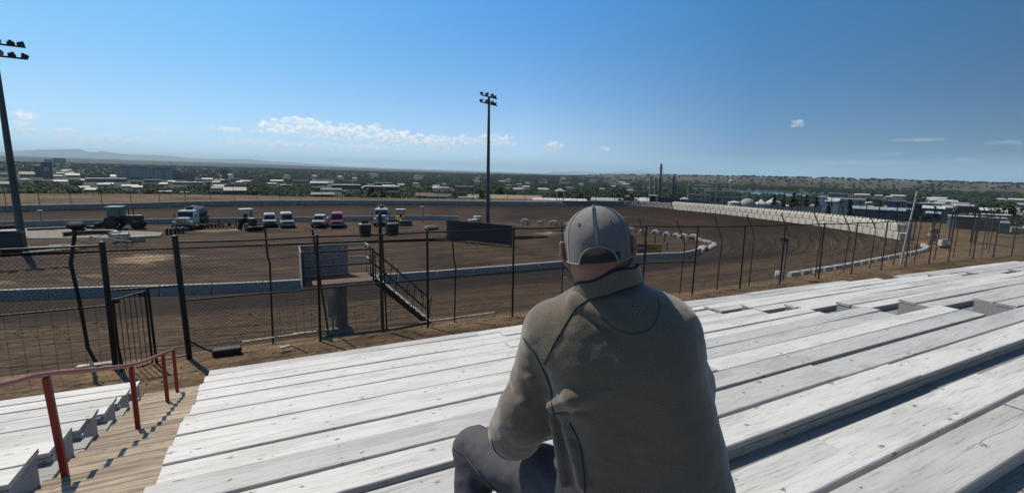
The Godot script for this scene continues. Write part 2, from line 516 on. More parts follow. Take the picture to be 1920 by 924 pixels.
func materials() -> void:
	var mottled := ntex(0.012, 0.62, 1.0, 5, 3)
	var fine := ntex(0.05, 0.7, 1.0, 4, 5)
	var clods := ntex(0.03, 0.0, 1.0, 5, 9, 512)
	M.fine = fine
	M.mottled = mottled
	M.clods = clods
	for k in 3:
		M["plank%d" % k] = plank_material(31 + k * 17, true)
		# the same board greyer with age, and the trodden footboards
		M["plank%d" % (k + 3)] = M["plank%d" % k].duplicate()
		M["plank%d" % (k + 3)].albedo_color = lin(0.78, 0.78, 0.785)
		M["foot%d" % k] = M["plank%d" % k].duplicate()
		M["foot%d" % k].albedo_color = lin(0.42, 0.42, 0.43)
	for k in 2:
		M["bare%d" % k] = plank_material(131 + k * 17, false)
		M["bare%d" % (k + 2)] = M["bare%d" % k].duplicate()
		M["bare%d" % (k + 2)].albedo_color = lin(0.74, 0.72, 0.70)
		M["bare%d" % (k + 4)] = M["bare%d" % k].duplicate()
		M["bare%d" % (k + 4)].albedo_color = lin(0.88, 0.86, 0.84)
	# ground: colours per vertex, varied by streaks along the lap (uv) and fine mottling (uv2)
	for g in [["track", 0.0, true], ["infield", 0.0, true], ["bank", 0.0, false], ["valley", 0.0, false]]:
		var m := StandardMaterial3D.new()
		m.vertex_color_use_as_albedo = true
		m.roughness = 0.95
		m.metallic_specular = 0.25
		if g[0] == "valley":
			m.albedo_texture = ntex(0.02, 0.55, 1.0, 5, 21)
			m.uv1_scale = Vector3(0.004, 0.004, 1)
		else:
			m.albedo_texture = ntex(0.012, 0.50, 1.0, 6, 22) if g[2] else mottled
			m.uv1_scale = Vector3(0.012, 0.30, 1) if g[0] == "track" else (Vector3(0.02, 0.12, 1) if g[0] == "infield" else Vector3(0.15, 0.15, 1))
			m.detail_enabled = true
			m.detail_blend_mode = BaseMaterial3D.BLEND_MODE_MUL
			m.detail_albedo = ntex(0.03, 0.40, 1.0, 6, 27) if g[0] == "track" else (ntex(0.03, 0.52, 1.0, 6, 28) if g[0] == "infield" else ntex(0.04, 0.6, 1.0, 5, 29))
			m.detail_uv_layer = BaseMaterial3D.DETAIL_UV_2
			m.uv2_scale = Vector3(0.11, 0.42, 1) if g[0] == "track" else (Vector3(0.09, 0.26, 1) if g[0] == "infield" else Vector3(0.3, 0.45, 1))
			m.heightmap_enabled = true
			m.heightmap_texture = clods
			m.heightmap_scale = 12.0 if g[0] == "track" else 8.0
		M[g[0]] = m
	M.clod = worn(0.16, 0.135, 0.105, mottled, 3.0, 0.95)
	M.board_white = worn(0.60, 0.59, 0.56, fine, 1.5, 0.75)
	M.stone = worn(0.30, 0.28, 0.25, mottled, 2.0, 0.9)
	M.black_steel = mat(0.022, 0.021, 0.021, 0.55, 0.3)
	M.rusty_steel = worn(0.075, 0.05, 0.04, mottled, 4.0, 0.8, 0.1)
	M.wire = mat(0.14, 0.13, 0.12, 0.6, 0.5)
	M.dark_wire = mat(0.045, 0.04, 0.038, 0.7, 0.3)
	M.galvanised = worn(0.46, 0.45, 0.43, mottled, 2.0, 0.6, 0.3)
	M.pole_steel = worn(0.13, 0.135, 0.145, mottled, 0.7, 0.55, 0.35)
	M.lamp_black = mat(0.03, 0.03, 0.032, 0.5, 0.2)
	M.lamp_glass = mat(0.25, 0.27, 0.28, 0.12, 0.2)
	M.red_paint = worn(0.50, 0.045, 0.042, fine, 6.0, 0.5)
	M.red_rail = worn(0.45, 0.13, 0.125, fine, 8.0, 0.38)
	M.concrete = worn(0.66, 0.61, 0.55, mottled, 0.8, 0.9, 0.0, clods, 0.6)
	M.white_concrete = worn(0.90, 0.83, 0.69, mottled, 0.7, 0.85, 0.0, clods, 0.6)
	M.old_concrete = worn(0.34, 0.315, 0.29, mottled, 0.6, 0.9, 0.0, clods, 0.6)
	M.slab = worn(0.32, 0.28, 0.23, mottled, 0.4, 0.9)
	M.white_tyre = worn(0.80, 0.78, 0.73, mottled, 2.5, 0.75)
	M.dark_rubber = mat(0.016, 0.016, 0.017, 0.8)
	M.white_paint = worn(0.80, 0.79, 0.77, fine, 0.7, 0.32)
	M.white_paint.clearcoat_enabled = true
	M.white_paint.clearcoat = 0.5
	M.pink_paint = worn(0.68, 0.14, 0.25, fine, 0.7, 0.35)
	M.dark_green = worn(0.02, 0.045, 0.028, fine, 1.0, 0.5)
	M.teal_roof = worn(0.36, 0.50, 0.48, fine, 1.0, 0.5)
	M.yellow_paint = worn(0.72, 0.48, 0.14, fine, 1.0, 0.5)
	M.orange_paint = worn(0.55, 0.26, 0.05, fine, 1.0, 0.6)
	M.yellow_board = worn(0.55, 0.36, 0.03, fine, 1.0, 0.6)
	M.blue_board = worn(0.035, 0.05, 0.12, fine, 1.0, 0.6)
	M.glass = mat(0.02, 0.025, 0.03, 0.08, 0.0)
	M.teal_glass = mat(0.10, 0.20, 0.19, 0.1, 0.0)
	M.chrome = mat(0.6, 0.6, 0.6, 0.2, 0.9)
	M.bumper = mat(0.03, 0.03, 0.03, 0.5)
	M.navy = worn(0.018, 0.024, 0.036, fine, 0.8, 0.55)
	M.board_black = worn(0.012, 0.012, 0.014, fine, 0.8, 0.55)
	M.rust_red = worn(0.14, 0.04, 0.035, mottled, 2.0, 0.85)
	M.rust_floor = worn(0.26, 0.17, 0.11, mottled, 2.5, 0.9)
	M.panel_white = worn(0.66, 0.64, 0.61, mottled, 1.5, 0.7)
	M.panel_grey = worn(0.56, 0.55, 0.52, mottled, 1.2, 0.7)
	M.sign_white = mat(0.72, 0.72, 0.70, 0.6)
	M.ink = mat(0.03, 0.03, 0.035, 0.7)
	M.teal_plastic = worn(0.05, 0.17, 0.17, fine, 1.0, 0.45)
	M.grey_plastic = worn(0.32, 0.34, 0.37, fine, 1.0, 0.5)
	M.violet_grey = worn(0.10, 0.085, 0.095, fine, 1.0, 0.6)
	M.blue_grey = worn(0.20, 0.19, 0.215, fine, 1.0, 0.6)
	M.mural = mat(0.045, 0.04, 0.055, 0.7)
	M.tarp = worn(0.72, 0.68, 0.58, mottled, 0.8, 0.85)
	M.water = mat(0.05, 0.12, 0.17, 0.12)
	M.pipe_grey = worn(0.30, 0.31, 0.32, mottled, 0.3, 0.7)
	M.pipe_dark = worn(0.10, 0.10, 0.11, mottled, 0.3, 0.7)
	M.bark = worn(0.09, 0.07, 0.055, fine, 2.0, 0.95)

# ---------------------------------------------------------------- ground

# rings of the race track, one line per station round it: spine of the infield, inner kerb, outer wall, then outwards; each is x, t, y
const LAP := [
	[[-60, 62, -9], [-72, 45, -8.2], [-72, 13.2, -4.5], [-72, 11.6, -4.1], [-72, 8.5, -3.83], [-72, 0, -1.4], [-72, -30, -1.0]],
	[[-36, 62, -9], [-38, 41.5, -8.1], [-38, 13.2, -4.5], [-38, 11.6, -4.1], [-38, 8.5, -3.83], [-38, 0, -1.4], [-38, -30, -1.0]],
	[[-15, 62, -9], [-14.8, 37.1, -8], [-14.8, 13.2, -4.5], [-14.8, 11.6, -4.1], [-14.8, 8.5, -3.83], [-14.8, 0, -1.4], [-14.8, -30, -1.0]],
	[[-1, 61, -9], [-0.9, 33.8, -8], [-0.5, 13.2, -4.5], [-0.5, 11.6, -4.1], [-0.5, 8.5, -3.83], [-0.5, 0, -1.4], [-0.5, -30, -1.0]],
	[[14, 59, -9], [16.8, 32.8, -8], [17, 13.0, -4.55], [17, 11.4, -4.15], [17, 8.4, -3.85], [17, -0.3, -1.4], [17, -30, -1.0]],
	[[24, 57, -9], [31, 33.6, -8.1], [31, 13.8, -4.55], [31, 11.2, -4.15], [31, 8.2, -3.9], [31, -0.8, -1.4], [31, -30, -1.0]],
	[[30, 56, -9], [38.5, 34.4, -8.4], [44, 17, -4.9], [46, 12.5, -4.6], [49, 8.5, -4.4], [66, 0, -4.5], [90, -30, -8]],
	[[34, 56, -9], [48.5, 40.5, -8.6], [55, 27.5, -5.4], [59, 26, -5.6], [70, 23, -6.8], [112, 12, -8.3], [230, -10, -39]],
	[[35, 57, -9], [51.5, 45.5, -8.6], [63.5, 42, -5.9], [67, 41, -6], [77, 38.5, -7.3], [125, 32, -8.3], [250, 30, -39]],
	[[35, 58, -9], [50.5, 53, -8.6], [70.5, 62, -6.4], [74, 62, -6.4], [82, 62, -7.1], [105, 64, -8], [215, 80, -39]],
	[[33, 59, -9], [45, 66, -8.6], [76, 87, -7.3], [79, 90, -7.3], [85, 95, -7.4], [99, 106, -8], [190, 180, -39]],
	[[26, 60, -9], [36, 76, -8.9], [55, 107, -8.2], [56.5, 110, -8], [60, 118, -8], [68, 134, -8.3], [110, 240, -39]],
	[[18, 61, -9], [25, 84, -8.9], [33, 113.5, -8.2], [34, 116.5, -8], [36, 124, -8], [40, 142, -8.2], [60, 250, -39]],
	[[3, 62, -9], [6.7, 87.6, -9], [9, 118, -8.2], [9, 121, -7.9], [9.5, 129, -7.8], [10, 148, -7.9], [10, 260, -39]],
	[[-14, 63, -9], [-16.6, 90.2, -9], [-12, 118.8, -8.2], [-12, 122, -7.8], [-12.5, 130, -7.5], [-13, 151, -7.4], [-16, 270, -39]],
	[[-28, 64, -9], [-32, 91.5, -9], [-32, 117.4, -8.5], [-32, 120.5, -8.1], [-33, 128, -7.6], [-35, 153, -7.2], [-46, 270, -39]],
	[[-58, 64, -9], [-72, 91.5, -9], [-72, 116, -8.8], [-73, 119, -8.4], [-76, 128, -7.6], [-80, 156, -7.2], [-110, 280, -39]],
]
const STEPS := 14
var lap := []          # the same rings on a finer station spacing

func lap_point(ring: int, s: float) -> Vector3:
	# smooth position on a ring; s counts stations
	var k := clampi(int(floor(s)), 0, LAP.size() - 2)
	var f := s - k
	var p := []
	for d in [-1, 0, 1, 2]:
		var q = LAP[clampi(k + d, 0, LAP.size() - 1)][ring]
		p.push_back(Vector3(q[0], q[1], q[2]))
	var r: Vector3 = p[1].cubic_interpolate(p[2], p[0], p[3], f)
	return w(r.x, r.y, r.z)

func lap_s_at(ring: int, x: float, from: float, to: float) -> float:
	# the station between from and to where a ring passes a given x
	for i in 40:
		var m := (from + to) * 0.5
		if (lap_point(ring, m).x < x) == (lap_point(ring, to).x > lap_point(ring, from).x):
			from = m
		else:
			to = m
	return (from + to) * 0.5

func strip(called: String, r0: int, r1: int, cells: int, m: Material, paint: Callable, rough: float, split := -1.0) -> void:
	var mb := MB.new()
	mb.tint = true
	var nz := noise(0.11, 3, 40 + r0)
	var n2 := noise(0.9, 2, 50 + r0)
	var rows := (LAP.size() - 1) * STEPS
	var pts := []
	var along := 0.0
	for i in rows + 1:
		var s := float(i) / STEPS
		var a := lap_point(r0, s)
		var b := lap_point(r1, s)
		if i > 0:
			along += maxf(0.3, 0.5 * (b.distance_to(lap_point(r1, s - 1.0 / STEPS)) + a.distance_to(lap_point(r0, s - 1.0 / STEPS))))
		var line := []
		for j in cells + 1:
			var f := float(j) / cells
			var p := a.lerp(b, f)
			if r0 == 0:
				p.y = lerpf(a.y, b.y, smoothstep(0.55, 1.0, f))
			var edge := sin(f * PI)
			p.y += edge * rough * (nz.get_noise_2d(p.x, p.z) + 0.45 * n2.get_noise_2d(p.x, p.z))
			line.push_back([p, s, f, along])
		pts.push_back(line)
	for i in rows + 1:
		for j in cells + 1:
			var q = pts[i][j]
			var px: Vector3 = pts[mini(i + 1, rows)][j][0] - pts[maxi(i - 1, 0)][j][0]
			var pz: Vector3 = pts[i][mini(j + 1, cells)][0] - pts[i][maxi(j - 1, 0)][0]
			var nn := px.cross(pz).normalized()
			if nn.y < 0.0: nn = -nn
			if nn == Vector3.ZERO: nn = Vector3.UP
			mb.col = paint.call(q[0], q[1], q[2])
			var p: Vector3 = q[0]
			var across: float = p.distance_to(pts[i][0][0]) 
			mb.vert(p, nn, Vector2(q[3], across) if r0 == 1 else Vector2(p.x, p.z), Vector2(p.x, p.z))
	for i in rows:
		for j in cells:
			var a := i * (cells + 1) + j
			mb.quad(a, a + 1, a + cells + 2, a + cells + 1)
	struct(called, mb, m)

func ground() -> void:
	var n1 := noise(0.06, 4, 71)
	var n2 := noise(0.35, 3, 72)
	var n3 := noise(1.1, 3, 73)
	var mix := func(a: Color, b: Color, f: float) -> Color: return a.lerp(b, clampf(f, 0.0, 1.0))
	# the raced clay: dark and packed in the groove, lighter and crumbled towards the near fence
	strip("dirt_track", 1, 2, 64, M.track, func(p: Vector3, s: float, f: float) -> Color:
		var c := Color(0.139, 0.089, 0.058)
		c = mix.call(c, Color(0.101, 0.064, 0.042), smoothstep(-0.1, 0.3, n1.get_noise_2d(p.x * 0.5, p.z * 1.5)))
		# grooves and graded ridges run along the lap
		var groove := n2.get_noise_2d(f * 75.0, s * 1.1) + 0.5 * n3.get_noise_2d(f * 60.0 + 50.0, s * 2.0)
		c = Color(c.r * (1.0 + 0.42 * groove), c.g * (1.0 + 0.42 * groove), c.b * (1.0 + 0.42 * groove))
		if s < 7.0:
			var front := smoothstep(7.0, 5.2, s)
			c = mix.call(c, Color(0.087, 0.058, 0.039), front * smoothstep(0.02, 0.12, f) * smoothstep(0.56, 0.44, f))
			c = mix.call(c, Color(0.228, 0.153, 0.093), front * smoothstep(0.5, 0.62, f + 0.06 * n2.get_noise_2d(p.x, p.z)))
			c = mix.call(c, Color(0.295, 0.203, 0.125), front * smoothstep(0.1, 0.5, n2.get_noise_2d(p.x * 0.6, p.z * 1.6)) * smoothstep(0.55, 0.7, f))
		else:
			c = mix.call(c, Color(0.199, 0.131, 0.085), smoothstep(0.25, 0.05, f) * 0.8)
			c = mix.call(c, Color(0.078, 0.048, 0.032), smoothstep(0.45, 0.85, f))
			if s > 11.0:
				c = mix.call(c, Color(0.178, 0.119, 0.077), smoothstep(0.9, 0.6, f) * 0.75)
		return c, 0.10)
	strip("infield", 0, 1, 26, M.infield, func(p: Vector3, s: float, f: float) -> Color:
		var c := Color(0.178, 0.119, 0.077)
		c = mix.call(c, Color(0.118, 0.078, 0.052), smoothstep(-0.05, 0.3, n1.get_noise_2d(p.x * 1.2, p.z)))
		c = mix.call(c, Color(0.244, 0.165, 0.102), smoothstep(0.08, 0.4, n2.get_noise_2d(p.x * 0.5, p.z)) * 0.8)
		# dried puddles
		for d in [[-11.9, 56.5, 3.4, 2.6], [-14.0, 48.0, 1.9, 0.6], [-18.5, 48.5, 1.8, 0.5], [38.0, 60.5, 3.4, 1.6], [43.5, 57.0, 1.5, 1.0], [-7.5, 79.0, 4.0, 2.0]]:
			var q := Vector2((p.x - d[0]) / d[2], (-p.z - d[1]) / d[3]).length() + 0.5 * n2.get_noise_2d(p.x * 1.5, p.z * 1.5)
			c = mix.call(c, Color(0.709, 0.513, 0.318), smoothstep(1.0, 0.7, q))
		return c, 0.16)
	strip("bank", 2, 3, 4, M.bank, func(p: Vector3, s: float, f: float) -> Color:
		return mix.call(Color(0.287, 0.192, 0.114), Color(0.396, 0.270, 0.164), smoothstep(-0.2, 0.3, n2.get_noise_2d(p.x, p.z))) if s < 6.5 else Color(0.203, 0.139, 0.090), 0.03)
	strip("ground", 3, 4, 12, M.bank, func(p: Vector3, s: float, f: float) -> Color:
		var c: Color = mix.call(Color(0.270, 0.180, 0.109), Color(0.380, 0.257, 0.153), smoothstep(-0.2, 0.3, n2.get_noise_2d(p.x * 0.6, p.z)))
		if s > 4.5:
			c = mix.call(c, Color(0.244, 0.165, 0.097), 0.7)
			c = mix.call(c, Color(0.169, 0.142, 0.058), smoothstep(0.05, 0.35, n1.get_noise_2d(p.x * 1.4, p.z * 2.2)))
		return c, 0.06)
	strip("ground", 4, 5, 14, M.bank, func(p: Vector3, s: float, f: float) -> Color:
		var c := Color(0.278, 0.192, 0.114)
		c = mix.call(c, Color(0.364, 0.249, 0.149), smoothstep(-0.1, 0.3, n1.get_noise_2d(p.x, p.z * 1.5)))
		return mix.call(c, Color(0.169, 0.142, 0.064), smoothstep(0.1, 0.4, n1.get_noise_2d(p.x * 0.7 + 90.0, p.z))), 0.25)
	strip("hillside", 5, 6, 10, M.bank, func(p: Vector3, s: float, f: float) -> Color:
		return mix.call(Color(0.237, 0.168, 0.090), Color(0.118, 0.108, 0.042), smoothstep(-0.1, 0.3, n1.get_noise_2d(p.x, p.z))), 0.8)
	# crumbs of clay along the near side of the track and under the fence: nobody could count them
	var crumb := MB.new()
	crumb.ball(Vector3.ZERO, Vector3(1, 0.6, 0.8), 5, 3)
	var mm := MultiMesh.new()
	mm.transform_format = MultiMesh.TRANSFORM_3D
	mm.mesh = crumb.mesh(M.clod)
	mm.instance_count = 9000
	for k in 9000:
		var s := rng.randf_range(1.6, 6.2)
		var u := rng.randf()
		var p: Vector3
		if u < 0.6:
			p = lap_point(1, s).lerp(lap_point(2, s), rng.randf_range(0.55, 1.0))
		elif u < 0.8:
			p = lap_point(2, s).lerp(lap_point(3, s), rng.randf())
		else:
			p = lap_point(3, s).lerp(lap_point(4, s), rng.randf())
		var r := 0.010 + 0.045 * pow(rng.randf(), 4.0) * (1.0 if u < 0.7 else 0.6)
		mm.set_instance_transform(k, Transform3D(Basis(Vector3.UP, rng.randf() * TAU).scaled(Vector3(r, r, r)), p + Vector3(0, r * 0.2, 0)))
	var mi := MultiMeshInstance3D.new()
	mi.multimesh = mm
	mi.name = "dirt_crumbs"
	add_child(mi)
	tag(mi, "loose crumbs of tan clay strewn along the near side of the track", "dirt", "", "stuff")
	valley()

func valley_height(az: float, d: float) -> float:
	# az in degrees from downhill; height relative to the eye
	var low := -39.0
	var g35 := ramp_n(az, [[-40, 2], [-21, 0], [0, -9], [12, -18], [27, -20], [40, -22], [90, -22]])
	var g12 := ramp_n(az, [[-40, 160], [-21, 130], [0, 96], [12, 42], [27, 2], [40, -6], [90, -6]])
	var h := low
	if d > 1500.0:
		h = lerpf(low, g35, smoothstep(1500.0, 3500.0, d))
	if d > 3500.0:
		h = lerpf(g35, g12, smoothstep(3500.0, 12500.0, d))
	if az > 30.0 and d > 1500.0:
		# the rim across the river: a long bare bluff with gullies
		var nz: FastNoiseLite = M.gully
		var near := ramp_n(az, [[30, 3300], [37, 2900], [45, 2350], [55, 2050], [75, 1900], [120, 1900]])
		near += 240.0 * nz.get_noise_2d(az * 0.22, 3.0) + 90.0 * nz.get_noise_2d(az * 1.3, 8.0)
		var f := smoothstep(near, near + 800.0, d + 60.0 * nz.get_noise_2d(az * 4.0, d * 0.004))
		var lip := ramp_n(az, [[30, -6], [36.5, -4], [38.5, 2.5], [45, 3.5], [54, 4.5], [63, 1.5], [70, -4.5], [76, -8], [110, -6]]) + 2.2 * nz.get_noise_2d(az * 1.1, 30.0)
		var top := lerpf(-30.0, lip, smoothstep(30.0, 38.0, az))
		h = maxf(h if d < 3400.0 else minf(h, lip), lerpf(low, top, f))
	return h

func ramp_n(x: float, stops: Array) -> float:
	for k in range(1, stops.size()):
		if x <= stops[k][0]:
			return lerpf(stops[k - 1][1], stops[k][1], clampf((x - stops[k - 1][0]) / float(stops[k][0] - stops[k - 1][0]), 0.0, 1.0))
	return stops[stops.size() - 1][1]

func polar(az: float, d: float, y: float) -> Vector3:
	return w(sin(deg_to_rad(az)) * d, cos(deg_to_rad(az)) * d, y)

func valley() -> void:
	M.gully = noise(1.0, 4, 88)
	var n1 := noise(0.0022, 4, 81)
	var n2 := noise(0.009, 4, 82)
	var mb := MB.new()
	mb.tint = true
	var cols := 170
	var rows := 110
	var a0 := -75.0
	var a1 := 125.0
	for i in rows + 1:
		var d := 120.0 * pow(14000.0 / 120.0, float(i) / rows)
		for j in cols + 1:
			var az := lerpf(a0, a1, float(j) / cols)
			var p := polar(az, d, valley_height(az, d))
			var px := polar(az + 0.6, d, valley_height(az + 0.6, d)) - p
			var pd := polar(az, d * 1.02, valley_height(az, d * 1.02)) - p
			var nn := pd.cross(px).normalized()
			if nn.y < 0.0: nn = -nn
			var c := Color(0.065, 0.070, 0.040).lerp(Color(0.155, 0.140, 0.10), smoothstep(0.05, 0.4, n1.get_noise_2d(p.x, p.z)))
			c = c.lerp(Color(0.035, 0.046, 0.022), smoothstep(-0.15, 0.2, n2.get_noise_2d(p.x, p.z)))
			if d > 4200.0:
				c = Color(0.095, 0.095, 0.075).lerp(Color(0.05, 0.058, 0.038), smoothstep(-0.1, 0.3, n1.get_noise_2d(p.x * 0.5, p.z * 0.5)))
			if az > 30.0 and d > 1700.0:
				var up := clampf((p.y - EYE + 36.0) / 30.0, 0.0, 1.0)
				c = c.lerp(Color(0.16, 0.128, 0.102).lerp(Color(0.075, 0.075, 0.05), smoothstep(0.0, 0.35, n2.get_noise_2d(p.x * 0.6, p.z * 0.6))), up)
			mb.col = c
			mb.vert(p, nn, Vector2(p.x, p.z), Vector2(p.x, p.z))
	for i in rows:
		for j in cols:
			var a := i * (cols + 1) + j
			mb.quad(a, a + 1, a + cols + 2, a + cols + 1)
	struct("valley_floor", mb, M.valley)
	# the river that shows between the refinery and the bluff, and a reach of it behind the white roofs
	for reach in [[[880, 590], [930, 720], [1235, 950], [1530, 1110], [1420, 960], [1245, 800], [1175, 640], [1175, 552], [905, 500]], [[420, 575], [470, 640], [620, 695], [690, 700], [520, 570]]]:
		var r := MB.new()
		var mid := Vector3.ZERO
		for q in reach:
			mid += w(q[0], q[1], -38.7) / reach.size()
		for k in reach.size():
			var q = reach[k]
			var q2 = reach[(k + 1) % reach.size()]
			r.face([mid, w(q[0], q[1], -38.7), w(q2[0], q2[1], -38.7)], Vector3.UP)
		struct("water", r, M.water)
	# mountain ranges on the horizon: azimuth and crest height
	var far := worn(0.36, 0.38, 0.36, M.mottled, 0.0004, 0.95)
	for m in [[28000.0, 5000.0, [[-60, 420], [-45, 300], [-32, 380], [-23.8, 235], [-22.2, 369], [-20.5, 449], [-19.5, 512], [-17.6, 622], [-15.7, 689], [-15.2, 600], [-14.7, 552], [-14.2, 633], [-12.7, 523], [-9.9, 527], [-9.0, 492], [-7.8, 438], [-4.6, 438], [-2.2, 475], [-1.2, 408], [2.5, 346], [6.9, 227], [14.0, 155], [22.9, 110], [29.4, 45], [34, -60]]],
			[18000.0, 3000.0, [[-60, 150], [-40, 90], [-23.8, 113], [-20.5, 125], [-15.7, 165], [-9.9, 194], [-5.5, 204], [-1.7, 170], [2.4, 131], [6.9, 89], [12.8, 52], [22.9, 36], [29.4, -5], [34, -40]]],
			[30000.0, 4000.0, [[27, -60], [29.4, 40], [33.3, 165], [35.2, 250], [37.7, 175], [40.2, 297], [42.0, 346], [43.6, 263], [45.6, 218], [48.5, 151], [51.3, 24], [54, -60]]],
			[30000.0, 4000.0, [[60, -80], [62.5, 0], [63.7, 78], [64.9, 185], [65.9, 169], [66.9, 89], [68.4, 56], [69.3, 105], [70.5, 58], [71.9, 4], [76, -80]]]]:
		var h := MB.new()
		var ridge = m[2]
		var first: float = ridge[0][0]
		var last: float = ridge[ridge.size() - 1][0]
		var count := int((last - first) / 0.25)
		for i in count + 1:
			var az := lerpf(first, last, float(i) / count)
			var crest: float = ramp_n(az, ridge) + 22.0 * M.gully.get_noise_2d(az * 1.7, m[0])
			var spur: float = M.gully.get_noise_2d(az * 2.6, 60.0) * m[1] * 0.22
			var line := [[-1.0, -60.0], [-0.55, lerpf(-60.0, crest, 0.30)], [-0.25, lerpf(-60.0, crest, 0.62)], [0.0, crest], [0.5, crest * 0.5 - 60.0], [1.0, -200.0]]
			for q in line:
				var dd: float = m[0] + q[0] * m[1] + (spur if absf(q[0]) < 0.6 and q[0] != 0.0 else 0.0)
				h.vert(polar(az, dd, q[1]), Vector3.UP)
		for i in count:
			for j in 5:
				var a := i * 6 + j
				h.quad(a, a + 1, a + 7, a + 6)
		var nn := PackedVector3Array()
		nn.resize(h.v.size())
		for k in range(0, h.ix.size(), 3):
			var g := (h.v[h.ix[k + 2]] - h.v[h.ix[k]]).cross(h.v[h.ix[k + 1]] - h.v[h.ix[k]])
			for j in 3:
				nn[h.ix[k + j]] += g
		for k in nn.size():
			nn[k] = nn[k].normalized() if nn[k].y >= 0.0 else -nn[k].normalized()
		h.n = nn
		struct("hills", h, far)

# ---------------------------------------------------------------- bleachers, aisles, handrail

func seat_y(n: float) -> float: return -(1.2 + 0.24 * n)
func seat_t(n: float) -> float: return 0.672 + 0.855 * n
func bend(x: float) -> float: return 0.0 if x < 8.0 else -0.02 * (x - 8.0) - 0.0009 * (x - 8.0) * (x - 8.0)

func plank(x0: float, x1: float, t: float, y: float, wide: float, thick: float, sway: float, sd: int, upright := false) -> MB:
	# a sawn board along x with eased edges and a slight warp; t, y give its middle and top (or its outer face when upright)
	var mb := MB.new()
	var r := RandomNumberGenerator.new()
	r.seed = sd
	var segs := clampi(int((x1 - x0) / 0.6), 2, 9)
	var ph := r.randf() * TAU
	var k1 := r.randf_range(0.5, 1.2)
	var tw := r.randf_range(-1.0, 1.0) * sway * 1.6 / wide
	var off := r.randf() * 3.0
	var flip := -1.0 if r.randf() < 0.5 else 1.0
	var lip := r.randf_range(0.0, sway * 2.4) if r.randf() < 0.35 else 0.0
	var e := 0.005
	var sec: Array
	var hw := wide * 0.5
	if upright:
		sec = [Vector2(0, -hw + e), Vector2(0, hw - e), Vector2(-e, hw), Vector2(-thick + e, hw), Vector2(-thick, hw - e), Vector2(-thick, -hw + e), Vector2(-thick + e, -hw), Vector2(-e, -hw)]
	else:
		sec = [Vector2(-hw + e, 0), Vector2(hw - e, 0), Vector2(hw, -e), Vector2(hw, -thick + e), Vector2(hw - e, -thick), Vector2(-hw + e, -thick), Vector2(-hw, -thick + e), Vector2(-hw, -e)]
	var rings := []
	for i in segs + 1:
		var f := float(i) / segs
		var x := lerpf(x0, x1, f)
		var yy := y + sway * sin(ph + x * k1) + lip * pow(f, 3.0)
		var tt := t + bend(x) + sway * 0.7 * sin(ph * 2.0 + x * 0.8)
		var roll := tw * (f - 0.5)
		var line := []
		for q in sec:
			line.push_back(w(x, tt + q.x, yy + q.y + q.x * roll))
		rings.push_back([line, x])
	var per := 0.0
	for j in 8:
		var a: Vector2 = sec[j]
		var b: Vector2 = sec[(j + 1) % 8]
		var span := a.distance_to(b)
		for i in segs:
			var p := [rings[i][0][j], rings[i][0][(j + 1) % 8], rings[i + 1][0][(j + 1) % 8], rings[i + 1][0][j]]
			var out: Vector3 = (p[0] + p[2]) * 0.5 - (rings[i][0][0] + rings[i][0][4] + rings[i + 1][0][0] + rings[i + 1][0][4]) * 0.25
			var nn: Vector3 = (p[1] - p[0]).cross(p[3] - p[0]).normalized()
			if nn.dot(out) < 0.0: nn = -nn
			var u0: float = flip * (rings[i][1] - x0) / 4.9 + off
			var u1: float = flip * (rings[i + 1][1] - x0) / 4.9 + off
			var k := mb.vert(p[0], nn, Vector2(u0, per / 0.23))
			mb.vert(p[1], nn, Vector2(u0, (per + span) / 0.23))
			mb.vert(p[2], nn, Vector2(u1, (per + span) / 0.23))
			mb.vert(p[3], nn, Vector2(u1, per / 0.23))
			mb.quad(k, k + 1, k + 2, k + 3)
		per += span
	for e2 in 2:
		var line = rings[0 if e2 == 0 else segs][0]
		mb.face(line, Vector3(-1 if e2 == 0 else 1, 0, 0))
	return mb

func left_end(sec: int, n: float) -> float:
	return [-15.5, -0.76 - 0.07 * (n - 3.0), 8.95 - 0.10 * (n - 3.0), 18.6 - 0.10 * (n - 3.0), 28.3 - 0.1 * (n - 3.0)][sec]

func right_end(sec: int, n: float) -> float:
	return [-1.66 - 0.07 * (n - 3.0), 8.0 - 0.10 * (n - 3.0), 17.65 - 0.10 * (n - 3.0), 27.3 - 0.1 * (n - 3.0), 37.0][sec]

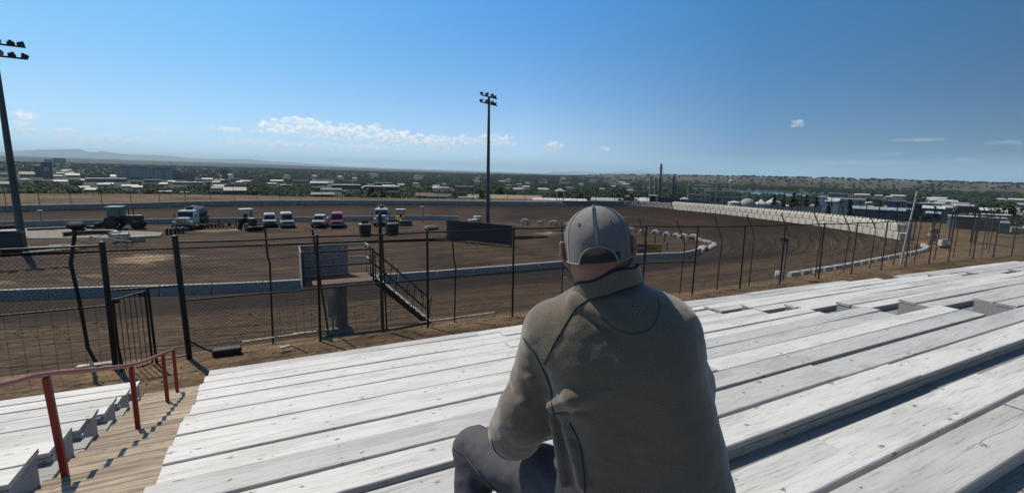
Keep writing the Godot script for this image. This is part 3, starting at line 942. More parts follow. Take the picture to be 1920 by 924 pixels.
func bleachers() -> void:
	var names := ["white plank bleacher section left of the tan aisle and its red handrail", "white plank bleacher section on which the man in the cap sits", "white plank bleacher section right of the man, beyond the first gap of open aisle", "white plank bleacher section beyond the second open aisle, far to the right", "last white plank bleacher section at the far right end by the sheds"]
	for s in 5:
		var o := thing("bleacher_section", names[s], "bleachers", Vector3.ZERO, 0.0, "sections of the white plank grandstand")
		for n in range(-1, 10):
			if s >= 3 and n > 8:
				continue
			var y := seat_y(n)
			var t := seat_t(n)
			var x0 := left_end(s, n)
			var x1 := right_end(s, n)
			var long := x1 - x0
			var count := maxi(1, int(round(long / 4.7)))
			var sway := 0.005 if s < 2 else 0.008
			var gap := rng.randf_range(0.014, 0.028)
			for b in 2:
				var shift := rng.randf_range(-0.9, 0.9)
				var from := x0 + rng.randf_range(-0.02, 0.03)
				for k in count:
					var to := x1 + rng.randf_range(-0.03, 0.03) if k == count - 1 else x0 + long * (k + 1.0) / count + shift
					part("seat_plank", plank(from + 0.003, to - 0.004, t + 0.1125 + b * (0.225 + gap) + rng.randf_range(-0.003, 0.003), y + rng.randf_range(-0.006, 0.004), 0.225, 0.040, sway, rng.randi()), M["plank%d" % rng.randi_range(0, 5)], o)
					from = to
			# the apron under the near edge, and the footboards between this row and the next
			var seam := x0 + long * rng.randf_range(0.35, 0.65)
			if n >= 0:
				for ab in [[x0 + 0.01, seam], [seam + 0.006, x1 - 0.01]]:
					part("apron_board", plank(ab[0], ab[1], t + 0.012 + 0.034, y - 0.054 - 0.075, 0.150, 0.034, 0.003, rng.randi(), true), M["plank%d" % rng.randi_range(0, 2)], o)
			if n < 9:
				for b in 2:
					var cut := x0 + long * rng.randf_range(0.4, 0.6) if n < 4 else x1
					for ab in [[x0 + 0.02, cut], [cut + 0.006, x1 - 0.02]]:
						if ab[1] - ab[0] > 0.3:
							part("foot_plank", plank(ab[0], ab[1], t + 0.405 + 0.118 + b * 0.237, y - 0.335, 0.230, 0.040, 0.003, rng.randi()), M["foot%d" % rng.randi_range(0, 2)], o)
			for side in 2:
				var xx := x0 + 0.02 if side == 0 else x1 - 0.05
				var e := MB.new()
				var q := []
				for d in [[0.06, -0.36], [0.45, -0.36], [0.45, -0.045], [0.05, -0.045]]:
					q.push_back(w(xx, t + d[0] + bend(xx), y + d[1]))
				for d in [[0.06, -0.36], [0.45, -0.36], [0.45, -0.045], [0.05, -0.045]]:
					q.push_back(w(xx + 0.03, t + d[0] + bend(xx), y + d[1]))
				e.hexa(q)
				part("end_panel", e, M.board_white, o)
		for k in 4:
			var x := lerpf(left_end(s, 5) + 0.3, right_end(s, 5) - 0.3, k / 3.0)
			var b := MB.new()
			b.bar(w(x, seat_t(-1), seat_y(-1) - 0.47), w(x - 0.4, seat_t(9.4), seat_y(9.4) - 0.47), 0.06, 0.16)
			part("stringer", b, M.old_concrete, o)
	var aisle_names := ["flight of tan unpainted wooden steps with the red handrail on it", "open plank aisle right of the man between two bleacher sections", "open plank aisle between the far bleacher sections", "open plank aisle nearest the right end of the grandstand"]
	for a in 4:
		var o := thing("aisle_steps", aisle_names[a], "steps", Vector3.ZERO, 0.0, "stepped aisles of the grandstand")
		for j in range(-4, 28):
			var t := 1.18 + 0.285 * j
			var n := (t + 0.14 - 0.672) / 0.855
			var x0 := right_end(a, n) + 0.015
			var x1 := left_end(a + 1, n) - 0.015
			var y := -(1.535 + 0.08 * j) - 0.02
			part("tread", plank(x0, x1, t + 0.1425, y + rng.randf_range(-0.006, 0.006), 0.255, 0.05, 0.002, rng.randi()), M["bare%d" % rng.randi_range(0, 5)], o)
			if j % 3 == 0:
				var riser := MB.new()
				riser.box(w((x0 + x1) * 0.5, t + 0.27 + bend(x0), y - 0.09), Vector3(x1 - x0 - 0.02, 0.07, 0.02))
				part("riser", riser, M.bare1, o)
		for side in 2:
			var b := MB.new()
			var sx := 0.12 if side == 0 else -0.12
			var n0 := -1.0
			var n1 := 8.8
			var xa := right_end(a, n0) if side == 0 else left_end(a + 1, n0)
			var xb := right_end(a, n1) if side == 0 else left_end(a + 1, n1)
			b.bar(w(xa + sx, seat_t(n0) + bend(xa), seat_y(n0) - 0.62), w(xb + sx, seat_t(n1) + bend(xb), seat_y(n1) - 0.62), 0.05, 0.2)
			part("stringer", b, M.old_concrete, o)
	# the handrail in the tan aisle
	var h := thing("handrail", "red painted steel handrail standing on the tan aisle steps", "handrail")
	var tops := [[-1.50, 2.2, -0.84], [-1.50, 3.62, -1.29], [-1.65, 4.6, -1.60], [-1.51, 6.13, -2.15], [-1.55, 7.78, -2.62], [-1.62, 8.84, -2.93]]
	for k in [0, 2, 3, 4, 5]:
		var q = tops[k]
		var p := MB.new()
		var top := w(q[0], q[1], q[2] - 0.012)
		var floor_y: float = -(1.535 + 0.281 * (q[1] - 1.32)) - 0.06
		var lean := 0.03 if k == 2 else 0.0
		p.rbox((top + w(q[0] + lean, q[1], floor_y)) * 0.5, Vector3(0.043, top.y - floor_y - EYE, 0.043), 0.004, Basis(Vector3.BACK, lean * 1.2))
		p.box(w(q[0] + lean, q[1], floor_y + 0.025), Vector3(0.11, 0.012, 0.11))
		part("post", p, M.red_paint, h)
	var ps := []
	for k in tops.size():
		ps.push_back(w(tops[k][0], tops[k][1], tops[k][2] + 0.01))
	var smooth := []
	for k in ps.size() - 1:
		for j in 6:
			smooth.push_back(ps[k].cubic_interpolate(ps[k + 1], ps[maxi(k - 1, 0)], ps[mini(k + 2, ps.size() - 1)], j / 6.0))
	smooth.push_back(ps[ps.size() - 1])
	smooth.push_back(ps[ps.size() - 1] + Vector3(0.0, -0.03, -0.04))
	var tb := MB.new()
	tb.tube(smooth, 0.022, 12)
	part("rail", tb, M.red_rail, h)

# ---------------------------------------------------------------- fences, gate, speakers, flag stand

func chain_link(mb: MB, a: Vector3, b: Vector3, low: float, high: float, step: float, r: float) -> void:
	# two families of slanting wires in the upright plane through a and b, from a.y + low to high
	var long := Vector2(b.x - a.x, b.z - a.z).length()
	var dir := Vector3(b.x - a.x, 0, b.z - a.z).normalized()
	var tall := high - low
	for fam in 2:
		var k := -tall
		while k < long:
			var s0 := maxf(k, 0.0)
			var s1 := minf(k + tall, long)
			if s1 - s0 > 0.02:
				var y0 := low + (s0 - k)
				var y1 := low + (s1 - k)
				if fam == 1:
					y0 = high - (s0 - k)
					y1 = high - (s1 - k)
				var p := a + dir * s0
				var q := a + dir * s1
				var fy0 := lerpf(a.y, b.y, s0 / long)
				var fy1 := lerpf(a.y, b.y, s1 / long)
				mb.wire(Vector3(p.x, fy0 + y0, p.z), Vector3(q.x, fy1 + y1, q.z), r)
			k += step

func welded(mb: MB, a: Vector3, b: Vector3, high: float, sx: float, sy: float, r: float) -> void:
	var long := a.distance_to(b)
	var x := 0.0
	while x < long:
		var p := a.lerp(b, x / long)
		mb.wire(p, p + Vector3(0, high, 0), r)
		x += sx
	var y := 0.05
	while y < high:
		mb.wire(a + Vector3(0, y, 0), b + Vector3(0, y, 0), r)
		y += sy

func fence_t(x: float) -> float: return 11.65 - 0.55 * smoothstep(7.0, 20.0, x) - 0.3 * smoothstep(20.0, 40.0, x)
func fence_top(x: float) -> float: return -1.55 - 0.2 * smoothstep(7.0, 16.0, x) - 0.1 * smoothstep(16.0, 24.0, x)
func base_y(x: float) -> float: return -4.12 - 0.05 * smoothstep(5.0, 20.0, x) - 0.25 * smoothstep(30.0, 46.0, x)

func fences() -> void:
	# spectators' fence, right of the gate
	var f := thing("chain_link_fence", "long brown chain-link fence with straight posts between bleachers and track, right of the gate", "fence")
	var xs := [-1.86, 0.77, 3.45, 5.99, 8.55, 10.85, 13.05, 15.4, 17.6, 20.1, 22.5, 24.9, 27.0, 29.2, 31.2, 33.9, 36.4, 38.9, 42.0, 45.0]
	for k in xs.size():
		var x: float = xs[k]
		var p := MB.new()
		var r := 0.055 if k == 0 else 0.030
		var lean := rng.randf_range(-0.05, 0.05)
		p.rod(w(x, fence_t(x), base_y(x) - 0.1), w(x + lean + (-0.06 if k == 0 else 0.0), fence_t(x), fence_top(x) + (0.12 if k == 0 else 0.03)), r, r, 10)
		p.ball(w(x + lean + (-0.06 if k == 0 else 0.0), fence_t(x), fence_top(x) + (0.12 if k == 0 else 0.03)), Vector3(r * 1.15, r * 0.7, r * 1.15), 8, 6)
		part("post", p, M.black_steel if k < 3 else (M.rusty_steel if k < 10 else M.pole_steel), f)
	var top := MB.new()
	var mid := MB.new()
	var mesh := MB.new()
	var low := MB.new()
	for k in xs.size() - 1:
		var a := w(xs[k], fence_t(xs[k]), fence_top(xs[k]))
		var b := w(xs[k + 1], fence_t(xs[k + 1]), fence_top(xs[k + 1]))
		top.tube([a, a.lerp(b, 0.5) + Vector3(0, -0.02, 0), b], 0.022, 6)
		if k < 6:
			mid.rod(a - Vector3(0, 1.25, 0), b - Vector3(0, 1.25, 0), 0.02, 0.02, 6)
		var g0 := w(xs[k], fence_t(xs[k]), base_y(xs[k]))
		var g1 := w(xs[k + 1], fence_t(xs[k + 1]), base_y(xs[k + 1]))
		chain_link(mesh, g0, g1, 0.05, minf(a.y - g0.y, b.y - g1.y), 0.085 if k < 8 else 0.14, 0.003)
	part("top_rail", top, M.black_steel, f)
	part("middle_rail", mid, M.black_steel, f)
	tag(part("wire_mesh", mesh, M.wire, f), "", "", "", "stuff")
	# left of the gate
	var g := thing("chain_link_fence", "dark chain-link fence left of the open gate with two rails", "fence")
	var xs2 := [-3.12, -5.75, -8.4, -11.0, -14.0]
	top = MB.new()
	mid = MB.new()
	mesh = MB.new()
	for k in xs2.size():
		var x: float = xs2[k]
		var p := MB.new()
		var r := 0.050 if k == 0 else 0.032
		p.rod(w(x, 11.65, -4.25), w(x - (0.0 if k else -0.02), 11.65, -1.5), r, r, 10)
		p.ball(w(x - (0.0 if k else -0.02), 11.65, -1.5), Vector3(r * 1.15, r * 0.7, r * 1.15), 8, 6)
		part("post", p, M.black_steel, g)
		if k:
			top.rod(w(xs2[k - 1], 11.65, -1.56), w(x, 11.65, -1.56), 0.024, 0.024, 8)
			mid.rod(w(xs2[k - 1], 11.65, -2.77), w(x, 11.65, -2.80), 0.02, 0.02, 8)
			chain_link(mesh, w(x, 11.66, -4.1), w(xs2[k - 1], 11.66, -4.1), 1.32, 2.52, 0.085, 0.0026)
			welded(mesh, w(x, 11.66, -4.1), w(xs2[k - 1], 11.66, -4.1), 1.3, 0.22, 0.2, 0.0035)
	part("top_rail", top, M.black_steel, g)
	part("middle_rail", mid, M.black_steel, g)
	tag(part("wire_mesh", mesh, M.dark_wire, g), "", "", "", "stuff")
	# the gate between the two stout posts: a framed opening, chain link above it, and a barred leaf standing open
	var gate := thing("gate", "black steel gate frame with a narrow barred leaf between the two stout fence posts", "gate")
	var fr := MB.new()
	fr.rod(w(-3.14, 11.65, -2.47), w(-1.9, 11.65, -2.47), 0.022, 0.022, 8)
	fr.rod(w(-3.16, 11.75, -2.47), w(-3.02, 11.72, -4.15), 0.025, 0.025, 8)
	fr.rod(w(-2.46, 11.65, -2.47), w(-2.44, 11.65, -4.12), 0.025, 0.025, 8)
	fr.rod(w(-2.44, 11.65, -4.06), w(-1.9, 11.65, -4.02), 0.018, 0.018, 8)
	part("frame", fr, M.black_steel, gate)
	var leaf := MB.new()
	var l0 := w(-2.50, 11.6, -2.53)
	var l1 := w(-2.96, 11.35, -2.60)
	var down := Vector3(0, -1.52, 0)
	leaf.rod(l0, l0 + down, 0.022, 0.022, 8)
	leaf.rod(l1, l1 + down, 0.022, 0.022, 8)
	leaf.rod(l0, l1, 0.02, 0.02, 8)
	leaf.rod(l0 + down, l1 + down, 0.02, 0.02, 8)
	var lf := part("leaf", leaf, M.black_steel, gate)
	for k in range(1, 6):
		var b := MB.new()
		b.rod(l0.lerp(l1, k / 6.0), l0.lerp(l1, k / 6.0) + down, 0.007, 0.007, 6)
		part("bar", b, M.black_steel, lf)
	for q in [l0.lerp(l1, 0.12), l0.lerp(l1, 0.88)]:
		var b := MB.new()
		b.box(q + Vector3(0, -0.05, 0.0), Vector3(0.09, 0.055, 0.04))
		part("bracket", b, M.black_steel, lf)
	var gm := MB.new()
	chain_link(gm, w(-3.1, 11.65, -2.45), w(-1.9, 11.65, -2.45), 0.0, 0.95, 0.085, 0.0026)
	tag(part("wire_mesh", gm, M.wire, gate), "", "", "", "stuff")
	# the debris fence on the track side: posts whose tops crank over towards the track
	var d := thing("catch_fence", "track-side debris fence of thin posts whose tops crank over towards the track", "fence")
	var ds := [[-0.26, 12.5, -1.42], [4.42, 12.25, -1.95], [8.2, 12.45, -1.52], [11.6, 12.35, -1.5], [13.1, 12.0, -1.62], [14.75, 11.75, -1.48], [16.6, 11.75, -1.45], [18.9, 11.85, -1.45], [21.1, 11.8, -1.45], [23.3, 11.8, -1.45], [25.5, 11.8, -1.5], [27.7, 11.8, -1.5], [29.8, 11.8, -1.3], [32.0, 11.8, -1.3], [34.5, 11.9, -1.3], [36.9, 12.0, -1.3], [39.2, 12.2, -1.3], [41.5, 12.6, -1.35], [43.6, 13.4, -1.4]]
	for q in ds:
		var x: float = q[0]
		var base := base_y(x) - 0.2
		var p := MB.new()
		var knee: float = lerpf(base, q[2], 0.74)
		var out := 0.38 if x > 10.0 else 0.12
		p.tube([w(x, q[1], base), w(x + 0.02, q[1], lerpf(base, knee, 0.6)), w(x + rng.randf_range(-0.02, 0.05), q[1] - 0.03, knee - 0.1), w(x, q[1] + 0.03, knee + 0.08), w(x - 0.02, q[1] + out, q[2])], 0.024, 8)
		part("post", p, M.rusty_steel if x > 3.0 else M.black_steel, d)
	var cab := MB.new()
	for k in ds.size() - 1:
		for hgt in [0.5, 1.0, 1.5]:
			cab.wire(w(ds[k][0], ds[k][1], base_y(ds[k][0]) + hgt), w(ds[k + 1][0], ds[k + 1][1], base_y(ds[k + 1][0]) + hgt), 0.004)
		if ds[k][0] > -1.0 and ds[k][0] < 22.0:
			welded(cab, w(ds[k][0], ds[k][1], base_y(ds[k][0]) - 0.1), w(ds[k + 1][0], ds[k + 1][1], base_y(ds[k + 1][0]) - 0.1), 1.25, 0.18, 0.16, 0.0026)
	tag(part("wire_mesh", cab, M.dark_wire, d), "", "", "", "stuff")
	# two braces lean on the debris fence by the flag stand
	for q in [[0.75, 12.35, -1.45, 1.08, 12.9, -4.5, "thin dark brace leaning behind the left end of the flag stand"], [2.47, 12.5, -1.65, 2.56, 12.6, -4.4, "thin dark leaning post just right of the loudspeaker pole"]]:
		var p := MB.new()
		p.rod(w(q[0], q[1], q[2]), w(q[3], q[4], q[5]), 0.024, 0.024, 8)
		single("leaning_post", p, M.black_steel, q[6], "post")
	# loudspeakers on their pole by the flag stand
	var pole := thing("loudspeaker_pole", "rust-brown steel pole with a crossbar by the flag stand", "pole", w(2.31, 11.9, -4.2))
	var m := MB.new()
	m.tube([Vector3(0, -0.1, 0), Vector3(-0.01, 1.6, 0), Vector3(0.0, 3.16, 0)], 0.042, 10)
	part("pole", m, M.rusty_steel, pole)
	m = MB.new()
	m.rod(Vector3(-0.46, 2.9, 0.03), Vector3(0.44, 2.9, 0.03), 0.016, 0.016, 8)
	part("crossbar", m, M.black_steel, pole)
	for q in [[-0.38, 0.0, "black loudspeaker hanging left of the rusty pole, its grey rim in the sun"], [0.29, 0.18, "black loudspeaker hanging right of the rusty pole, a pale patch on top"]]:
		var s := thing("loudspeaker", q[2], "loudspeaker", w(2.31 + q[0], 11.87, -1.63), q[1], "loudspeakers on the fence pole")
		m = MB.new()
		var hex := []
		for yy in [0.0, 0.30]:
			for sgn in [[-1, -1], [1, -1], [1, 1], [-1, 1]]:
				hex.push_back(Vector3((0.135 if yy > 0.1 else 0.118) * sgn[0], yy, (0.13 if yy > 0.1 else 0.10) * sgn[1]))
		m.hexa(hex)
		part("cabinet", m, M.board_black, s)
		m = MB.new()
		m.rbox(Vector3(0, 0.315, 0), Vector3(0.275, 0.03, 0.26), 0.01)
		part("top_rim", m, M.panel_grey, s)
		m = MB.new()
		m.rbox(Vector3(0, 0.335, 0.01), Vector3(0.16, 0.012, 0.15), 0.004)
		part("horn_cover", m, M.board_black if q[0] < 0 else M.panel_white, s)
		m = MB.new()
		m.bar(Vector3(0, 0.33, 0), Vector3(0, 0.40, 0.0), 0.02, 0.16)
		part("bracket", m, M.black_steel, s)
	# one more on the crooked post left of the gate
	var p1 := thing("crooked_post", "black crooked fence post left of the gate, kinked near its foot", "post")
	m = MB.new()
	m.tube([w(-3.52, 12.2, -4.3), w(-3.66, 12.15, -3.75), w(-3.68, 12.1, -2.8), w(-3.74, 12.1, -1.95), w(-3.64, 12.1, -1.45), w(-3.61, 12.1, -1.24)], 0.034, 10)
	part("shaft", m, M.black_steel, p1)
	var sp := thing("loudspeaker", "weathered black loudspeaker on top of the crooked post left of the gate", "loudspeaker", w(-3.59, 12.1, -1.27), 0.3)
	m = MB.new()
	m.rbox(Vector3(0, 0.08, 0), Vector3(0.29, 0.13, 0.2), 0.045)
	part("cabinet", m, M.board_black, sp)
	m = MB.new()
	m.rbox(Vector3(0.03, 0.0, 0.02), Vector3(0.2, 0.05, 0.15), 0.015)
	part("bracket", m, M.black_steel, sp)
	m = MB.new()
	m.bar(Vector3(0.12, 0.06, 0), Vector3(0.26, 0.03, 0.02), 0.04, 0.03)
	part("arm", m, M.black_steel, sp)
	# loudspeaker out along the fence to the right
	var s2 := thing("loudspeaker", "small dark loudspeaker with a pale face on a fence post far right of the man", "loudspeaker", w(18.75, 11.85, -2.55), 0.4)
	m = MB.new()
	m.rbox(Vector3(0.0, 0.08, 0), Vector3(0.36, 0.17, 0.3), 0.02)
	part("cabinet", m, M.board_black, s2)
	m = MB.new()
	m.rbox(Vector3(-0.03, 0.1, 0.155), Vector3(0.28, 0.09, 0.012), 0.004)
	part("face", m, M.panel_grey, s2)
	m = MB.new()
	m.rod(Vector3(0.18, 0.07, 0), Vector3(0.36, 0.09, 0), 0.035, 0.05, 8)
	part("horn", m, M.panel_white, s2)
	m = MB.new()
	m.tube([Vector3(0.1, 0, 0), Vector3(0.22, -0.3, 0.03), Vector3(0.24, -0.7, 0.03), Vector3(0.24, -1.85, 0.03)], 0.03, 8)
	part("stand", m, M.galvanised, s2)
	# signs tied to the fence
	for q in [[8.25, 12.3, -3.35, 0.15, 0.15, "small white square sign on the fence just left of the man's collar"], [25.6, 11.4, -3.0, 0.16, 0.24, "small white notice on the fence below the white block wall"], [29.4, 11.1, -2.75, 0.26, 0.34, "grey-white notice board on the fence near the leaning white pole"]]:
		var s := thing("sign", q[5], "sign", w(q[0], q[1], q[2]), -0.35)
		m = MB.new()
		m.rbox(Vector3.ZERO, Vector3(q[3], q[4], 0.012), 0.003)
		part("panel", m, M.sign_white, s)
		for k in 3:
			m = MB.new()
			m.box(Vector3(0, q[4] * (0.25 - 0.25 * k), 0.0085), Vector3(q[3] * 0.6, q[4] * 0.09, 0.004))
			part("print_line", m, M.panel_grey, s)

func flag_stand() -> void:
	var o := thing("flag_stand", "raised steel flag stand with railings on one thick column and a stair to the right", "platform")
	var m := MB.new()
	# ribbed column
	var ring := []
	for k in 24:
		var a := TAU * k / 24.0
		var r := 0.17 if k % 2 else 0.15
		ring.push_back(Vector2(cos(a) * r, sin(a) * r))
	for k in 24:
		var a: Vector2 = ring[k]
		var b: Vector2 = ring[(k + 1) % 24]
		m.face([w(1.45 + a.x, 13.3 + a.y, -4.7), w(1.45 + b.x, 13.3 + b.y, -4.7), w(1.45 + b.x, 13.3 + b.y, -3.05), w(1.45 + a.x, 13.3 + a.y, -3.05)], Vector3(a.x + b.x, 0, -a.y - b.y))
	part("column", m, M.galvanised, o)
	var x0 := 0.5
	var x1 := 2.28
	var t0 := 12.75
	var t1 := 13.9
	var fy := -2.98
	m = MB.new()
	m.box(w((x0 + x1) * 0.5, (t0 + t1) * 0.5, fy), Vector3(x1 - x0, 0.04, t1 - t0))
	part("floor", m, M.rust_floor, o)
	m = MB.new()
	m.box(w((x0 + x1) * 0.5, t0, fy - 0.045), Vector3(x1 - x0 + 0.04, 0.09, 0.03))
	m.box(w((x0 + x1) * 0.5, t1, fy - 0.045), Vector3(x1 - x0 + 0.04, 0.09, 0.03))
	m.box(w(1.45, 13.3, fy - 0.08), Vector3(0.9, 0.1, 0.5))
	part("floor_frame", m, M.panel_grey, o)
	for q in [[x0 + 0.02, t0 + 0.02], [x1 - 0.02, t0 + 0.02], [x0 + 0.02, t1 - 0.02], [x1 - 0.02, t1 - 0.02]]:
		m = MB.new()
		m.box(w(q[0], q[1], fy + 0.46), Vector3(0.045, 0.9, 0.045))
		part("post", m, M.panel_white if q[1] > 13.0 else M.black_steel, o)
	for q in [[t0 + 0.02, 0.88], [t0 + 0.02, 0.5]]:
		m = MB.new()
		m.box(w((x0 + x1) * 0.5, q[0], fy + q[1]), Vector3(x1 - x0 - 0.1, 0.04, 0.03))
		part("rail", m, M.black_steel, o)
	for yy in [0.88, 0.5]:
		m = MB.new()
		m.box(w((x0 + x1) * 0.5, t1 - 0.02, fy + yy), Vector3(x1 - x0 - 0.1, 0.04, 0.03))
		part("rail", m, M.panel_white, o)
		m = MB.new()
		m.box(w(x1 - 0.02, (t0 + t1) * 0.5 + 0.3, fy + yy), Vector3(0.03, 0.04, 0.45))
		part("rail", m, M.panel_white, o)
	# sheeted left side and back
	m = MB.new()
	m.box(w(x0 - 0.015, (t0 + t1) * 0.5, fy + 0.42), Vector3(0.02, 0.96, t1 - t0 + 0.02))
	part("side_sheet", m, M.panel_white, o)
	m = MB.new()
	m.box(w(x0 + 0.02 + 0.62, t1 + 0.012, fy + 0.46), Vector3(1.24, 0.86, 0.02))
	part("back_sheet", m, M.panel_grey, o)
	m = MB.new()
	m.box(w(0.95, t1 - 0.05, fy + 0.16), Vector3(0.1, 0.07, 0.06))
	part("socket_box", m, M.panel_white, o)
	# stair
	var a0 := Vector2(2.3, fy + 0.0)
	var a1 := Vector2(3.86, -4.48)
	for tt in [12.85, 13.55]:
		m = MB.new()
		m.bar(w(a0.x, tt, a0.y), w(a1.x, tt, a1.y), 0.03, 0.15)
		part("stringer", m, M.black_steel, o)
	for k in 10:
		var q := a0.lerp(a1, (k + 0.6) / 10.0)
		m = MB.new()
		m.box(w(q.x + 0.03, 13.2, q.y + 0.03), Vector3(0.2, 0.03, 0.67))
		part("tread", m, M.galvanised, o)
	for tt in [12.83, 13.57]:
		for up in [0.82, 0.45]:
			m = MB.new()
			m.tube([w(a0.x, tt, a0.y + up), w(a1.x - 0.12, tt, a1.y + up + 0.12), w(a1.x - 0.02, tt, a1.y + up - 0.05), w(a1.x - 0.04, tt, a1.y + up - 0.2)] if up > 0.6 else [w(a0.x, tt, a0.y + up), w(a1.x - 0.04, tt, a1.y + up)], 0.02, 8)
			part("stair_rail", m, M.black_steel, o)
		for f in [0.02, 0.34, 0.66, 0.96]:
			var q := a0.lerp(a1, f)
			m = MB.new()
			m.rod(w(q.x, tt, q.y), w(q.x + (0.12 if f > 0.1 else 0.0), tt, q.y + 0.80), 0.014, 0.014, 6)
			part("baluster", m, M.black_steel, o)
	# meter box beside the column on its pad
	var e := thing("meter_box", "narrow grey electrical box on a thin post left of the flag stand column", "electrical box", w(1.18, 13.1, -4.42))
	m = MB.new()
	m.rod(Vector3(0.02, -0.1, 0), Vector3(0.02, 0.5, 0), 0.025, 0.025, 8)
	part("post", m, M.galvanised, e)
	m = MB.new()
	m.rbox(Vector3(0, 0.72, 0), Vector3(0.17, 0.5, 0.15), 0.01)
	part("cabinet", m, M.panel_grey, e)
	m = MB.new()
	m.rbox(Vector3(0, 0.985, 0), Vector3(0.2, 0.025, 0.18), 0.006)
	part("lid", m, M.panel_white, e)
	m = MB.new()
	m.box(w(1.35, 12.95, -4.37), Vector3(0.7, 0.1, 0.55))
	single("concrete_pad", m, M.slab, "small pale concrete pad at the foot of the flag stand column", "concrete pad")
	# boards and odds and ends on the dirt by the fence
	for q in [[-3.45, 11.8, -4.03, 0.62, 0.14, 0.0, "pale board lying by the gate under the dark left fence"], [-0.3, 12.35, -4.12, 1.2, 0.06, 0.05, "thin white lath lying along the debris fence left of the flag stand"], [0.65, 12.5, -4.15, 0.9, 0.07, -0.1, "broken white lath lying just left of the flag stand pad"], [4.6, 12.6, -4.3, 2.6, 0.06, 0.02, "long thin white lath lying right of the flag stand stair"], [0.0, 11.2, -3.98, 0.22, 0.12, 0.3, "scrap of pale paper on the tan dirt in front of the fence"], [10.9, 12.3, -4.12, 1.0, 0.1, 0.05, "pale board lying on the dirt right behind the man's shoulder"]]:
		m = MB.new()
		m.rbox(Vector3(0, 0.02, 0), Vector3(q[3], 0.035, q[4]), 0.006)
		single("board" if q[3] > 0.3 else "paper_scrap", m, M.tarp, q[6], "board" if q[3] > 0.3 else "litter", w(q[0], q[1], q[2]), q[5])
	var b := thing("drain_box", "black plastic box with a bent black pipe on the dirt right of the gate", "box", w(-1.15, 11.55, -4.08))
	m = MB.new()
	m.rbox(Vector3(0, 0.08, 0), Vector3(0.55, 0.14, 0.22), 0.02)
	part("box", m, M.board_black, b)
	m = MB.new()
	m.tube([Vector3(-0.26, 0.1, 0), Vector3(-0.42, 0.2, 0.02), Vector3(-0.6, 0.36, 0.02), Vector3(-0.68, 0.4, 0.02)], 0.02, 8)
	part("pipe", m, M.board_black, b)

# ---------------------------------------------------------------- vehicles (front towards local +z)

func wheel(o: Node, at: Vector3, r: float, wide: float, hub: Material = null) -> void:
	var m := MB.new()
	var across := Basis(Vector3.BACK, PI / 2)
	m.lathe([Vector2(r * 0.55, -wide * 0.5), Vector2(r * 0.9, -wide * 0.5), Vector2(r, -wide * 0.3), Vector2(r, wide * 0.3), Vector2(r * 0.9, wide * 0.5), Vector2(r * 0.55, wide * 0.5)], at, across, 18)
	var tyre := part("wheel", m, M.dark_rubber, o)
	m = MB.new()
	m.lathe([Vector2(0.001, -wide * 0.42), Vector2(r * 0.3, -wide * 0.45), Vector2(r * 0.56, -wide * 0.38), Vector2(r * 0.56, wide * 0.38), Vector2(r * 0.3, wide * 0.45), Vector2(0.001, wide * 0.42)], at, across, 14)
	part("rim", m, hub if hub else M.galvanised, tyre)

